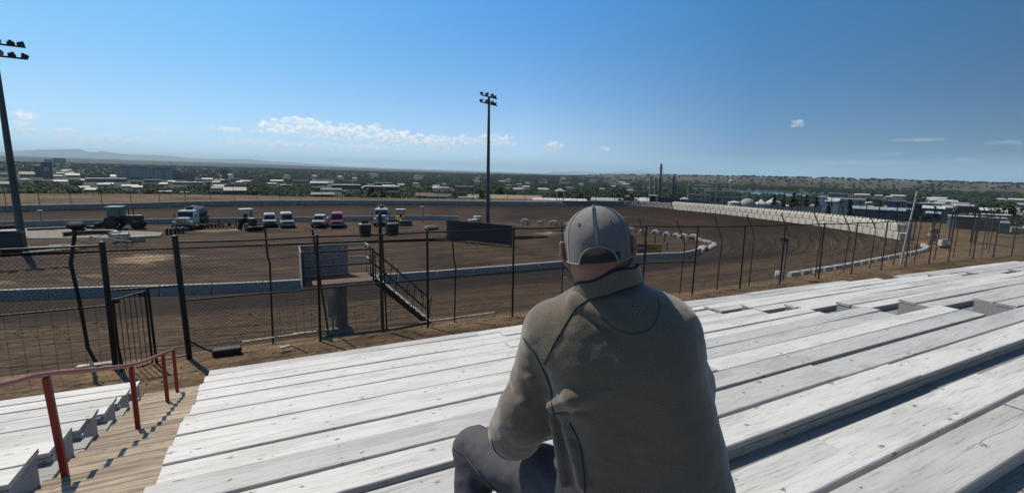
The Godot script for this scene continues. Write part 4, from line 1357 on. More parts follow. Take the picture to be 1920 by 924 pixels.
func light_truck(called: String, label: String, cat: String, at: Vector3, turn: float, paint: Material, kind: String, grp: String) -> Node3D:
	# kind: pickup, suv or van
	var o := thing(called, label, cat, at, turn, grp)
	var hw := 0.98
	var long := 5.4 if kind == "pickup" else 5.0
	var zf := long * 0.5
	var m := MB.new()
	# lower body and bonnet
	m.taper(Vector3(0, 0.42, 0), Vector2(hw * 2 - 0.06, long - 0.1), Vector2(hw * 2, long), 0.32)
	m.taper(Vector3(0, 0.74, 0), Vector2(hw * 2, long), Vector2(hw * 2 - 0.1, long - 0.06), 0.28)
	var nose := 1.15 if kind != "van" else 0.85
	m.taper(Vector3(0, 1.02, zf - nose * 0.5 - 0.03), Vector2(hw * 2 - 0.12, nose), Vector2(hw * 2 - 0.3, nose - 0.15), 0.14, Vector2(0, -0.05))
	if kind == "pickup":
		for s in [-1.0, 1.0]:
			m.box(Vector3(s * (hw - 0.09), 1.1, -zf + 0.95), Vector3(0.1, 0.2, 1.8))
		m.box(Vector3(0, 1.1, -zf + 0.08), Vector3(hw * 2 - 0.2, 0.2, 0.08))
	var body := part("body", m, paint, o)
	# cabin
	var roof_y := 1.86 if kind == "pickup" else (1.92 if kind == "suv" else 2.15)
	var c0 := zf - nose - 0.02
	var c1 := -zf + 1.9 if kind == "pickup" else -zf + 0.15
	m = MB.new()
	var cab := c0 - c1
	m.taper(Vector3(0, 1.02, (c0 + c1) * 0.5), Vector2(hw * 2 - 0.14, cab), Vector2(hw * 2 - 0.5, cab - 0.95), roof_y - 1.02, Vector2(0, -0.22))
	m.taper(Vector3(0, roof_y - 0.02, (c0 + c1) * 0.5 - 0.22), Vector2(hw * 2 - 0.46, cab - 0.9), Vector2(hw * 2 - 0.62, cab - 1.05), 0.07)
	part("cabin", m, paint, o)
	# glass: windscreen and side windows, a touch proud of the cabin
	var h := roof_y - 1.02
	var lo := hw - 0.07
	var hi := hw - 0.25
	var zt := (c0 + c1) * 0.5 - 0.22 + (cab - 0.95) * 0.5
	m = MB.new()
	var f0 := 0.08; var f1 := 0.86
	m.face([Vector3(-lerpf(lo, hi, f0) + 0.09, 1.02 + h * f0, lerpf(c0, zt, f0) + 0.02), Vector3(lerpf(lo, hi, f0) - 0.09, 1.02 + h * f0, lerpf(c0, zt, f0) + 0.02), Vector3(lerpf(lo, hi, f1) - 0.07, 1.02 + h * f1, lerpf(c0, zt, f1) + 0.02), Vector3(-lerpf(lo, hi, f1) + 0.07, 1.02 + h * f1, lerpf(c0, zt, f1) + 0.02)], Vector3(0, 0.5, 1))
	part("windscreen", m, M.glass, o)
	for s in [-1.0, 1.0]:
		m = MB.new()
		var zb := (c0 + c1) * 0.5 - 0.22 - (cab - 0.95) * 0.5
		for r in [[0.05, 0.48], [0.54, 0.95]]:
			var za: float = lerpf(lerpf(c0, zt, 0.5) - 0.1, lerpf(c1, zb, 0.5), r[0])
			var zc: float = lerpf(lerpf(c0, zt, 0.5) - 0.1, lerpf(c1, zb, 0.5), r[1])
			m.face([Vector3(s * (lerpf(lo, hi, 0.12) + 0.012), 1.02 + h * 0.12, za + 0.12), Vector3(s * (lerpf(lo, hi, 0.12) + 0.012), 1.02 + h * 0.12, zc), Vector3(s * (lerpf(lo, hi, 0.84) + 0.012), 1.02 + h * 0.84, zc), Vector3(s * (lerpf(lo, hi, 0.84) + 0.012), 1.02 + h * 0.84, za - 0.1)], Vector3(s, 0.2, 0))
		part("side_window", m, M.glass, o)
		m = MB.new()
		m.rbox(Vector3(s * (hw + 0.11), 1.2, c0 - 0.25), Vector3(0.2, 0.22, 0.09), 0.03)
		part("mirror", m, M.bumper, o)
		m = MB.new()
		m.rbox(Vector3(s * (hw - 0.2), 0.86, zf + 0.005), Vector3(0.3, 0.2, 0.06), 0.02)
		part("headlight", m, M.lamp_glass, o)
		for z in [zf - 0.95, -zf + 1.05]:
			wheel(o, Vector3(s * (hw - 0.1), 0.4, z), 0.4, 0.27)
	m = MB.new()
	m.rbox(Vector3(0, 0.84, zf + 0.0), Vector3(1.2, 0.3, 0.05), 0.02)
	part("grille", m, M.bumper, o)
	m = MB.new()
	m.rbox(Vector3(0, 0.52, zf + 0.06), Vector3(1.95, 0.24, 0.18), 0.04)
	part("bumper", m, M.bumper if kind != "van" else M.panel_grey, o)
	if kind == "suv" or kind == "van":
		m = MB.new()
		m.rbox(Vector3(0, roof_y + 0.09, zt - 0.5), Vector3(1.1, 0.06, 0.25), 0.02)
		part("roof_bar", m, paint if kind == "van" else M.panel_white, o)
	return body

func tank_truck(called: String, label: String, at: Vector3, turn: float, big: bool, group: String) -> void:
	var o := thing(called, label, "truck", at, turn, group)
	var m := MB.new()
	m.box(Vector3(0, 0.85, -0.6), Vector3(0.9, 0.25, 7.4))
	part("chassis", m, M.bumper, o)
	# cab with a long bonnet
	m = MB.new()
	m.taper(Vector3(0, 0.95, 1.0), Vector2(2.3, 1.9), Vector2(2.3, 1.9), 0.75)
	m.taper(Vector3(0, 1.7, 0.95), Vector2(2.3, 1.8), Vector2(2.0, 1.35), 0.95, Vector2(0, -0.1))
	m.taper(Vector3(0, 2.65, 0.85), Vector2(2.04, 1.42), Vector2(1.8, 1.2), 0.1)
	part("cab", m, M.white_paint, o)
	m = MB.new()
	m.taper(Vector3(0, 0.9, 2.65), Vector2(1.75, 1.5), Vector2(1.5, 1.45), 0.82, Vector2(0, -0.02))
	m.taper(Vector3(0, 1.72, 2.62), Vector2(1.5, 1.45), Vector2(1.1, 1.35), 0.1, Vector2(0, -0.03))
	part("bonnet", m, M.white_paint, o)
	m = MB.new()
	m.face([Vector3(-0.98, 1.82, 1.86), Vector3(0.98, 1.82, 1.86), Vector3(0.9, 2.5, 1.62), Vector3(-0.9, 2.5, 1.62)], Vector3(0, 0.4, 1))
	part("windscreen", m, M.glass, o)
	for s in [-1.0, 1.0]:
		m = MB.new()
		m.face([Vector3(s * 1.16, 1.82, 1.5), Vector3(s * 1.16, 1.82, 0.4), Vector3(s * 1.04, 2.5, 0.4), Vector3(s * 1.04, 2.5, 1.3)], Vector3(s, 0, 0))
		part("side_window", m, M.glass, o)
		m = MB.new()
		m.taper(Vector3(s * 1.0, 0.75, 2.75), Vector2(0.45, 1.2), Vector2(0.38, 0.9), 0.55)
		part("mudguard", m, M.white_paint, o)
		m = MB.new()
		m.rbox(Vector3(s * 1.0, 1.1, 3.38), Vector3(0.28, 0.24, 0.1), 0.04)
		part("headlight", m, M.lamp_glass, o)
		m = MB.new()
		m.rbox(Vector3(s * 1.4, 2.0, 1.7), Vector3(0.16, 0.5, 0.12), 0.03)
		part("mirror", m, M.bumper, o)
		wheel(o, Vector3(s * 1.0, 0.5, 2.75), 0.5, 0.3)
		for z in [-2.2, -3.4]:
			wheel(o, Vector3(s * 0.95, 0.5, z), 0.5, 0.55)
	m = MB.new()
	m.rbox(Vector3(0, 1.28, 3.4), Vector3(1.15, 0.66, 0.06), 0.02)
	part("grille", m, M.bumper, o)
	for k in 7:
		m = MB.new()
		m.box(Vector3(-0.48 + 0.16 * k, 1.28, 3.44), Vector3(0.07, 0.6, 0.03))
		part("grille_bar", m, M.chrome if big else M.white_paint, o)
	m = MB.new()
	m.rbox(Vector3(0, 0.68, 3.52), Vector3(2.35, 0.34, 0.2), 0.04)
	part("bumper", m, M.bumper if big else M.white_paint, o)
	# the tank, its manway and pipework on top
	m = MB.new()
	var tank_at := Vector3(0, 2.0, -2.1)
	m.lathe([Vector2(0.001, -2.3), Vector2(0.7, -2.25), Vector2(1.02, -2.1), Vector2(1.02, 2.1), Vector2(0.7, 2.25), Vector2(0.001, 2.3)], tank_at, Basis(Vector3.RIGHT, PI / 2).scaled_local(Vector3(0.95, 1.0, 0.85)), 22)
	part("tank", m, M.white_paint if not big else M.board_black, o)
	m = MB.new()
	m.rod(Vector3(0, 2.95, -1.6), Vector3(0, 3.2, -1.6), 0.35, 0.35, 14)
	part("manway", m, M.panel_white, o)
	for s in [-1.0, 1.0]:
		m = MB.new()
		m.tube([Vector3(s * 0.6, 2.7, 0.1), Vector3(s * 0.62, 3.0, -0.2), Vector3(s * 0.5, 3.12, -1.8), Vector3(s * 0.62, 2.9, -3.9)], 0.05, 8)
		part("top_pipe", m, M.panel_white if big else M.black_steel, o)
		m = MB.new()
		m.box(Vector3(s * 1.12, 1.35, -2.2), Vector3(0.16, 0.5, 3.6))
		part("locker", m, M.bumper, o)
	m = MB.new()
	m.box(Vector3(0.1, 3.05, 0.4), Vector3(0.9, 0.3, 0.3))
	m.rod(Vector3(0.1, 3.1, 0.3), Vector3(0.2, 3.55, 0.2), 0.08, 0.05, 8)
	part("spray_monitor", m, M.black_steel, o)
	m = MB.new()
	m.rod(Vector3(1.12, 1.2, 0.0), Vector3(1.12, 3.1, -0.05), 0.07, 0.07, 10)
	part("exhaust", m, M.chrome, o)

func tractor(called: String, label: String, at: Vector3, turn: float, paint: Material, roof: Material, scale: float, cabbed: bool, grp := "") -> Node3D:
	var o := thing(called, label, "tractor", at, turn, grp)
	var s := scale
	var m := MB.new()
	m.taper(Vector3(0, 0.95, 1.25) * s, Vector2(0.75, 2.1) * s, Vector2(0.62, 2.0) * s, 0.75 * s)
	m.taper(Vector3(0, 0.7, 0.6) * s, Vector2(0.6, 3.4) * s, Vector2(0.6, 3.4) * s, 0.3 * s)
	part("bonnet", m, paint, o)
	m = MB.new()
	m.rbox(Vector3(0, 1.74, 1.2) * s, Vector3(0.66, 0.08, 2.0) * s, 0.03)
	part("bonnet_top", m, roof, o)
	m = MB.new()
	m.box(Vector3(0, 1.3, 2.28) * s, Vector3(0.6, 0.7, 0.05) * s)
	part("grille", m, M.bumper, o)
	m = MB.new()
	m.taper(Vector3(0, 0.9, -0.6) * s, Vector2(1.3, 1.5) * s, Vector2(1.5, 1.6) * s, 0.7 * s)
	part("platform", m, paint, o)
	for sx in [-1.0, 1.0]:
		for z in [-1.2, 0.15]:
			m = MB.new()
			m.bar(Vector3(sx * 0.72, 1.55, z) * s, Vector3(sx * 0.66, 2.75, z * 0.9 - 0.05) * s, 0.07 * s, 0.07 * s)
			part("cab_post", m, M.bumper if cabbed else roof, o)
		m = MB.new()
		m.taper(Vector3(sx * 0.85, 1.3, -0.75) * s, Vector2(0.5, 1.5) * s, Vector2(0.45, 0.9) * s, 0.35 * s)
		part("mudguard", m, paint, o)
		wheel(o, Vector3(sx * 0.92, 0.85, -0.75) * s, 0.85 * s, 0.5 * s, paint if cabbed else M.panel_grey)
		wheel(o, Vector3(sx * 0.78, 0.55, 1.75) * s, 0.55 * s, 0.36 * s, paint if cabbed else M.panel_grey)
	if cabbed:
		for q in [[Vector3(-0.73, 2.12, -0.55), Vector3(0.02, 1.1, 1.25)], [Vector3(0.73, 2.12, -0.55), Vector3(0.02, 1.1, 1.25)], [Vector3(0, 2.12, 0.12), Vector3(1.3, 1.1, 0.02)], [Vector3(0, 2.12, -1.2), Vector3(1.3, 1.1, 0.02)]]:
			m = MB.new()
			m.box(q[0] * s, q[1] * s)
			part("window", m, M.teal_glass, o)
	m = MB.new()
	m.rbox(Vector3(0, 2.84, -0.55) * s, Vector3(1.6, 0.18, 1.65) * s, 0.06)
	part("roof", m, roof, o)
	for z in [0.75, 1.25]:
		m = MB.new()
		m.rod(Vector3(0.15, 1.75, z) * s, Vector3(0.15, 2.75, z) * s, 0.06 * s, 0.06 * s, 8)
		part("exhaust_stack", m, M.bumper, o)
	m = MB.new()
	m.rbox(Vector3(0, 1.55, -0.75) * s, Vector3(0.5, 0.16, 0.5) * s, 0.04)
	m.rbox(Vector3(0, 1.9, -1.0) * s, Vector3(0.5, 0.6, 0.12) * s, 0.04)
	part("seat", m, M.bumper, o)
	m = MB.new()
	m.bar(Vector3(0, 1.7, 0.1) * s, Vector3(0, 2.05, -0.15) * s, 0.05, 0.05)
	m.torus(Vector3(0, 2.06, -0.15) * s, 0.2 * s, 0.02 * s, Basis(Vector3.RIGHT, 0.5), 14, 6)
	part("steering_wheel", m, M.bumper, o)
	return o

func light_pole(label: String, at: Vector3, high: float, turn: float) -> void:
	var o := thing("light_pole", label, "light pole", at, turn, "tall floodlight poles in the infield")
	var m := MB.new()
	m.tube([Vector3(0, -0.3, 0), Vector3(0, high * 0.5, 0), Vector3(0, high, 0)], [0.36, 0.28, 0.2], 18)
	part("pole", m, M.pole_steel, o)
	m = MB.new()
	m.rod(Vector3(0, 0.0, 0), Vector3(0, 0.3, 0), 0.55, 0.5, 16)
	part("footing", m, M.old_concrete, o)
	for q in [[high - 0.1, 4.6], [high - 1.25, 4.7]]:
		m = MB.new()
		m.box(Vector3(0, q[0], 0.1), Vector3(q[1], 0.16, 0.16))
		var bar := part("crossbar", m, M.black_steel, o)
		for k in 6:
			var x: float = (k - 2.5) / 2.5 * q[1] * 0.44
			var side := 1.0 if k % 2 else -1.0
			if k == 5: side = -1.0
			m = MB.new()
			var b := Basis(Vector3.UP, rng.randf_range(-0.5, 0.5)) * Basis(Vector3.RIGHT, side * 1.95)
			var c := Vector3(x, q[0] + 0.36, 0.1 + side * 0.16)
			m.lathe([Vector2(0.001, -0.24), Vector2(0.14, -0.22), Vector2(0.17, -0.05), Vector2(0.32, 0.2), Vector2(0.33, 0.26)], c, b, 12)
			var lamp := part("floodlight", m, M.lamp_black, bar)
			m = MB.new()
			m.lathe([Vector2(0.31, 0.235), Vector2(0.001, 0.25)], c, b, 12)
			m.bar(Vector3(x, q[0] + 0.05, 0.1), c, 0.06, 0.06)
			part("lens", m, M.lamp_glass, bar)

func tyre_mesh(R: float, r: float) -> ArrayMesh:
	var m := MB.new()
	m.lathe([Vector2(R * 0.55, -r * 0.8), Vector2(R * 0.7, -r), Vector2(R * 0.93, -r * 0.9), Vector2(R, -r * 0.45), Vector2(R, r * 0.45), Vector2(R * 0.93, r * 0.9), Vector2(R * 0.7, r), Vector2(R * 0.55, r * 0.8), Vector2(R * 0.52, 0.0), Vector2(R * 0.55, -r * 0.8)], Vector3.ZERO, Basis(), 22)
	for k in 22:
		var b := Basis(Vector3.UP, TAU * k / 22.0)
		m.box(b * Vector3(R * 1.0, r * 0.35 * (1 if k % 2 else -1), 0), Vector3(R * 0.07, r * 0.7, R * 0.12), b)
	return m.mesh(M.white_tyre)

func infield() -> void:
	light_pole("tall grey floodlight pole in the middle of the infield, behind the black board", w(33.4, 75.3, -9.0), 21.9, 0.55)
	light_pole("tall grey floodlight pole at the left edge, by the concrete slab", w(-24.45, 67.2, -9.0), 20.9, 0.15)
	# parked vehicles along the back straight
	light_truck("parked_suv", "leftmost parked white car, next to the larger white van", "car", w(-1.1, 82.4, -9), 0.02, M.white_paint, "suv", "vehicles parked in the infield")
	light_truck("parked_van", "tall white van parked between the white car and the white pickup", "van", w(1.3, 81.2, -9), 0.04, M.white_paint, "van", "vehicles parked in the infield")
	light_truck("parked_pickup", "white pickup truck parked left of the pink van", "pickup truck", w(6.1, 80.0, -9), -0.22, M.white_paint, "pickup", "vehicles parked in the infield")
	light_truck("parked_van", "pink van parked right of the white pickup", "van", w(8.6, 79.3, -9), -0.14, M.pink_paint, "van", "vehicles parked in the infield")
	tank_truck("water_truck", "big white truck with a slatted chrome grille and dark tank behind", w(-11.6, 83.2, -9), -0.2, true, "tank trucks in the infield")
	tank_truck("tank_truck", "white tank truck seen head-on behind the hanging loudspeakers", w(15.8, 80.0, -9), -0.22, false, "tank trucks in the infield")
	var g := tractor("farm_tractor", "dark green farm tractor with a pale glazed cab at the left of the infield", w(-20.0, 84.6, -9), PI / 2 - 0.15, M.dark_green, M.teal_roof, 1.12, true)
	var m := MB.new()
	m.bar(Vector3(0, 1.0, -1.6), Vector3(0, 0.8, -2.9), 0.2, 0.3)
	m.box(Vector3(0, 0.9, -2.6), Vector3(2.6, 0.16, 0.2))
	for k in 7:
		m.bar(Vector3(-1.2 + 0.4 * k, 0.9, -2.6), Vector3(-1.2 + 0.4 * k, 0.1, -3.0), 0.06, 0.2)
	part("ripper", m, M.black_steel, g)
	g = tractor("farm_tractor", "small dark tractor with a flat white canopy beside the red harrow", w(-3.9, 78.6, -9), 0.35, M.dark_green, M.white_paint, 1.05, false)
	m = MB.new()
	for s in [-1.0, 1.0]:
		m.bar(Vector3(s * 0.6, 1.4, 0.4), Vector3(s * 0.6, 0.5, 2.9), 0.1, 0.16)
	m.taper(Vector3(0, 0.15, 3.0), Vector2(2.1, 0.5), Vector2(2.1, 0.9), 0.6)
	part("loader_bucket", m, M.black_steel, g)
	# red disc harrow
	var o := thing("disc_harrow", "rusty red disc harrow lying between the white truck and the small tractor", "farm implement", w(-8.0, 81.2, -9), 0.5)
	m = MB.new()
	for z in [-1.0, 0.0, 1.0]:
		m.box(Vector3(0, 0.75, z), Vector3(4.4, 0.12, 0.12))
	for x in [-2.1, -0.7, 0.7, 2.1]:
		m.box(Vector3(x, 0.75, 0), Vector3(0.12, 0.14, 2.1))
	m.bar(Vector3(-0.7, 0.75, 1.0), Vector3(0, 0.55, 2.6), 0.12, 0.12)
	m.bar(Vector3(0.7, 0.75, 1.0), Vector3(0, 0.55, 2.6), 0.12, 0.12)
	m.bar(Vector3(0.3, 0.8, 0.0), Vector3(0.1, 1.4, 0.1), 0.12, 0.12)
	part("frame", m, M.rust_red, o)
	for gang in 2:
		for k in 9:
			m = MB.new()
			m.lathe([Vector2(0.001, 0.06), Vector2(0.2, 0.045), Vector2(0.32, 0.0), Vector2(0.001, 0.02)], Vector3(-2.0 + 0.5 * k, 0.32, -0.75 + 1.5 * gang), Basis(Vector3.UP, 0.3 - 0.6 * gang) * Basis(Vector3.BACK, PI / 2), 12)
			part("disc", m, M.rusty_steel, o)
	# yellow loader
	o = thing("wheel_loader", "small pale yellow loader with its bucket on the ground right of the tank truck", "loader", w(18.9, 78.6, -9), 0.02)
	m = MB.new()
	m.taper(Vector3(0, 0.6, -0.9), Vector2(1.3, 1.9), Vector2(1.2, 1.7), 0.8)
	m.taper(Vector3(0, 0.6, 0.5), Vector2(0.8, 1.3), Vector2(0.6, 1.0), 0.7)
	part("body", m, M.yellow_paint, o)
	m = MB.new()
	for s in [-1.0, 1.0]:
		m.bar(Vector3(s * 0.5, 1.35, -0.2), Vector3(s * 0.5, 2.5, -0.25), 0.07, 0.07)
		m.bar(Vector3(s * 0.5, 1.35, -1.1), Vector3(s * 0.5, 2.5, -1.1), 0.07, 0.07)
	part("canopy_frame", m, M.bumper, o)
	m = MB.new()
	m.rbox(Vector3(0, 2.56, -0.65), Vector3(1.5, 0.12, 1.5), 0.04)
	part("canopy", m, M.white_paint, o)
	m = MB.new()
	m.rbox(Vector3(0, 2.45, 0.12), Vector3(1.4, 0.14, 0.05), 0.02)
	part("canopy_front", m, M.orange_paint, o)
	for s in [-1.0, 1.0]:
		m = MB.new()
		m.bar(Vector3(s * 0.45, 1.2, -0.1), Vector3(s * 0.5, 0.6, 1.9), 0.1, 0.2)
		part("lift_arm", m, M.yellow_paint, o)
		for z in [-1.0, 0.85]:
			wheel(o, Vector3(s * 0.78, 0.5, z), 0.5, 0.34, M.yellow_paint)
	m = MB.new()
	m.taper(Vector3(0, 0.05, 2.3), Vector2(2.0, 0.9), Vector2(2.05, 0.6), 0.85, Vector2(0, -0.15))
	part("bucket", m, M.pipe_dark, o)
	m = MB.new()
	m.rbox(Vector3(0, 1.5, -0.6), Vector3(0.45, 0.5, 0.4), 0.05)
	part("seat", m, M.bumper, o)
	# marker posts with pale caps
	for q in [[23.0, 80.2, 3.0, "slim infield marker post with a pale cap right of the yellow loader"], [-29.9, 88.5, 2.6, "slim infield marker post with a pale cap near the left light pole"]]:
		o = thing("marker_post", q[3], "post", w(q[0], q[1], -9), 0.0)
		m = MB.new()
		m.rod(Vector3(0, -0.1, 0), Vector3(0, q[2] - 0.2, 0), 0.11, 0.1, 10)
		part("shaft", m, M.panel_grey, o)
		m = MB.new()
		m.lathe([Vector2(0.001, 0.22), Vector2(0.28, 0.18), Vector2(0.36, 0.02), Vector2(0.001, 0.0)], Vector3(0, q[2] - 0.2, 0), Basis(), 14)
		part("cap", m, M.panel_white, o)
	# the black board, two panels on posts with weeds at its foot
	o = thing("sign_board", "large blank black board on posts in the middle of the infield", "sign")
	var a := w(20.0, 58.4, -9)
	var b := w(25.4, 49.8, -9)
	for k in 2:
		var p := a.lerp(b, 0.5 * k)
		var q := a.lerp(b, 0.5 * k + 0.497)
		m = MB.new()
		m.bar(p + Vector3(0, 1.50, 0), q + Vector3(0, 1.50, 0), 0.12, 2.3)
		part("panel", m, M.board_black, o)
	m = MB.new()
	m.bar(a + Vector3(0, 2.72, 0), b + Vector3(0, 2.72, 0), 0.16, 0.1)
	part("top_rail", m, M.navy, o)
	for f in [0.03, 0.27, 0.5, 0.73, 0.97]:
		var p := a.lerp(b, f) + Vector3(0.12, 0, 0.12) * 0.5
		m = MB.new()
		m.rod(p + Vector3(0.12, -0.1, -0.1), p + Vector3(0.12, 2.6, -0.1), 0.06, 0.06, 8)
		part("post", m, M.black_steel, o)
	# weeds along it
	var weed := MB.new()
	for k in 420:
		var f := rng.randf_range(-0.22, 1.02)
		var p := a.lerp(b, f) + Vector3(rng.randf_range(-0.1, 0.5), 0, rng.randf_range(0.0, 0.6))
		var h := rng.randf_range(0.15, 0.5) * (1.0 if f > 0.0 else 1.5)
		var d := Vector3(rng.randf_range(-0.15, 0.15), h, rng.randf_range(-0.15, 0.15))
		weed.face([p, p + Vector3(0.03, 0, 0.02), p + d])
	tag(part("dry_weeds", weed, M.pipe_dark, self), "dark dry weeds growing along the foot of the black board", "weeds", "", "stuff")
	# concrete slab and the clutter of the stage area by the left pole
	m = MB.new()
	var q4 := [w(-36, 90.5, -8.93), w(-22.5, 84.2, -8.93), w(-14.2, 78.2, -8.93), w(-13.8, 74.2, -8.93), w(-17.5, 73.8, -8.93), w(-31, 77.5, -8.93), w(-42, 82, -8.93)]
	m.face(q4, Vector3.UP)
	for k in q4.size():
		var p: Vector3 = q4[k]
		var q: Vector3 = q4[(k + 1) % q4.size()]
		m.face([p, q, q - Vector3(0, 0.3, 0), p - Vector3(0, 0.3, 0)])
	struct("concrete_slab", m, M.slab)
	o = thing("tank", "dark blue square tank with a white rim at the foot of the left light pole", "tank", w(-24.9, 66.0, -9), 0.0)
	m = MB.new()
	m.rbox(Vector3(0.15, 1.05, 0), Vector3(1.9, 2.1, 1.2), 0.2)
	part("shell", m, M.navy, o)
	m = MB.new()
	m.rbox(Vector3(0.0, 2.14, 0), Vector3(1.4, 0.12, 1.1), 0.05)
	part("lid", m, M.panel_white, o)
	m = MB.new()
	var arc := []
	for k in 25:
		var turn := lerpf(2.6, -0.5, k / 24.0)
		arc.push_back(w(-21.6 + 3.0 * cos(turn), 75.6 + 2.6 * sin(turn), -8.93))
	for k in 24:
		m.bar(arc[k] + Vector3(0, 0.3, 0), arc[k + 1] + Vector3(0, 0.3, 0), 0.26, 0.6)
	o = thing("curved_wall", "curved low white wall with a dark red band right of the left light pole", "wall")
	part("wall", m, M.white_concrete, o)
	m = MB.new()
	for k in 24:
		var off: Vector3 = (arc[k] + arc[k + 1]) * 0.5 - w(-21.6, 75.6, -8.93)
		off = off.normalized() * -0.15
		m.bar(arc[k] + off + Vector3(0, 0.28, 0), arc[k + 1] + off + Vector3(0, 0.28, 0), 0.04, 0.34)
	part("red_band", m, M.rust_red, o)
	# pile of white boards
	o = thing("lumber_pile", "loose pile of white boards on the dirt right of the dark blue tank", "pile of boards")
	for k in 16:
		m = MB.new()
		var c := w(-21.0 + rng.randf_range(-1.4, 1.2), 64.8 + rng.randf_range(-1.6, 1.8), -8.9 + 0.06 * (k % 5))
		var ang := 0.1 + rng.randf_range(-0.25, 0.25)
		m.rbox(c, Vector3(rng.randf_range(2.0, 3.4), 0.07, 0.24), 0.01, Basis(Vector3.UP, ang))
		part("board", m, M.white_concrete, o)
	o = thing("scrap_heap", "tangle of grey pipe frames lying right of the white boards", "scrap metal")
	for k in 26:
		m = MB.new()
		var c := w(-17.6 + rng.randf_range(-2.2, 2.4), 66.6 + rng.randf_range(-1.4, 1.4), -8.75 + rng.randf() * 0.7)
		var d := Vector3(rng.randf_range(-1, 1), rng.randf_range(-0.45, 0.45), rng.randf_range(-0.6, 0.6)).normalized() * rng.randf_range(0.5, 1.3)
		m.rod(c - d, c + d, 0.045, 0.045, 6)
		part("pipe", m, M.panel_white if k % 3 else M.pipe_dark, o)
	for q in [[-16.8, 70.0, 1.7, 1.0, 1.0, "white concrete block, taller of the two at the near edge of the slab"], [-15.2, 69.6, 1.5, 0.7, 0.9, "white concrete block, lower of the two at the near edge of the slab"]]:
		m = MB.new()
		m.rbox(Vector3(0, q[3] * 0.5, 0), Vector3(q[2], q[3], q[4]), 0.05)
		single("concrete_block", m, M.concrete, q[5], "concrete block", w(q[0], q[1], -9), 0.2)
	m = MB.new()
	m.rbox(Vector3(0, 0.1, 0), Vector3(9.5, 0.28, 0.7), 0.04)
	single("plank_stack", m, M.navy, "long low dark blue board lying on the slab right of the left pole", "board", w(-25.8, 86.6, -8.9), 0.2)
	m = MB.new()
	m.rbox(Vector3(0, 0.25, 0), Vector3(6.0, 0.5, 0.6), 0.06)
	single("kerb", m, M.rust_red, "low dark red kerb at the left edge beyond the slab", "kerb", w(-35.5, 88.0, -8.95), 0.25)
	o = thing("folding_frame", "pale low frame with splayed ends on the far edge of the slab below the tractor", "frame", w(-21.5, 81.2, -8.9), 0.15)
	m = MB.new()
	m.box(Vector3(0, 0.12, 0), Vector3(2.6, 0.12, 0.8))
	m.bar(Vector3(-1.3, 0.1, 0), Vector3(-2.0, 0.9, 0), 0.8, 0.1)
	m.bar(Vector3(1.3, 0.1, 0), Vector3(2.0, 0.9, 0), 0.8, 0.1)
	part("frame", m, M.slab, o)
	# a roll of dark netting at the right end of the slab
	m = MB.new()
	for k in 5:
		m.torus(w(-13.4 + 0.42 * k, 76.2 + 0.2 * k, -8.55), 0.33, 0.16, Basis(Vector3.BACK, PI / 2), 14, 7)
	single("hose_coils", m, M.pipe_dark, "row of dark hose coils at the right end of the slab", "hose")
	m = MB.new()
	m.rbox(Vector3(0, 0.3, 0), Vector3(2.4, 0.7, 1.2), 0.3)
	single("boulder", m, M.stone, "grey boulder lying left of the black board", "rock", w(21.6, 70.6, -9.05), 0.3)
	m = MB.new()
	m.rbox(Vector3(0, 0.4, 0), Vector3(1.1, 0.9, 1.1), 0.35)
	single("boulder", m, M.stone, "small pale boulder just left of the black board's top corner", "rock", w(24.2, 69.6, -9.05), 0.9)
	# white tyres: a stack by the light pole
	var flat := tyre_mesh(0.62, 0.2)
	var spots := [[29.6, 76.6, 0, "white tyre lying flat at the left of the stack by the light pole"], [31.0, 76.4, 0, "white tyre lying flat in the middle of the stack by the light pole"], [31.0, 76.4, 1, "white tyre on top in the middle of the stack by the light pole"], [32.3, 77.6, 0, "white tyre at the bottom right of the stack by the light pole"], [32.3, 77.6, 1, "white tyre second up at the right of the stack by the light pole"], [32.5, 77.9, 2, "topmost white tyre of the stack by the light pole"]]
	for q in spots:
		var t := shared(numbered("tyre"), flat, self, w(q[0], q[1], -9 + 0.2 + 0.41 * q[2]), Basis(Vector3.UP, q[0]).scaled(Vector3(1.25, 1, 1.25)))
		tag(t, q[3], "tyre", "white tyres in the infield")
	# half-buried tyres round the infield's right end, from the board to the near kerb
	var ring := [[39.0, 71.6, 0.85], [41.1, 70.1, 0.6], [42.6, 67.9, 0.85], [44.3, 66.3, 0.6], [45.7, 63.2, 0.7], [47.2, 60.0, 0.7], [49.3, 55.8, 0.75], [49.9, 54.0, 0.6], [50.6, 51.9, 0.8], [50.9, 49.9, 0.7], [51.0, 48.2, 0.72], [50.9, 46.7, 0.85], [51.6, 45.6, 0.88], [51.2, 44.2, 0.5], [50.7, 43.0, 0.5], [50.4, 42.0, 0.55], [49.9, 40.8, 0.5], [48.6, 39.6, 0.55], [47.2, 38.8, 0.62], [45.8, 38.0, 0.62], [44.2, 37.5, 0.85], [42.6, 37.2, 0.5]]
	var words := ["first", "second", "third", "fourth", "fifth", "sixth", "seventh", "eighth", "ninth", "tenth", "eleventh", "twelfth", "thirteenth", "fourteenth", "fifteenth", "sixteenth", "seventeenth", "eighteenth", "nineteenth", "twentieth", "last but one", "last"]
	var up := tyre_mesh(1.0, 0.36)
	for k in ring.size():
		var q = ring[k]
		var r: float = q[2] * 0.92
		var nx = ring[mini(k + 1, ring.size() - 1)]
		var pv = ring[maxi(k - 1, 0)]
		var dir := Vector2(nx[0] - pv[0], nx[1] - pv[1]).normalized()
		# stands upright along the line and is sunk to its middle
		var line := Vector3(dir.x, 0, -dir.y)
		var out := Vector3.UP.cross(line)
		var tb := Basis(line, out, line.cross(out)) * Basis(Vector3.UP, rng.randf())
		var fat := 1.5 if k > 12 else 1.0
		var t := shared(numbered("half_buried_tyre"), up, self, w(q[0], q[1], -8.72 + r * 0.1), tb * Basis.from_scale(Vector3(r, r * fat, r)))
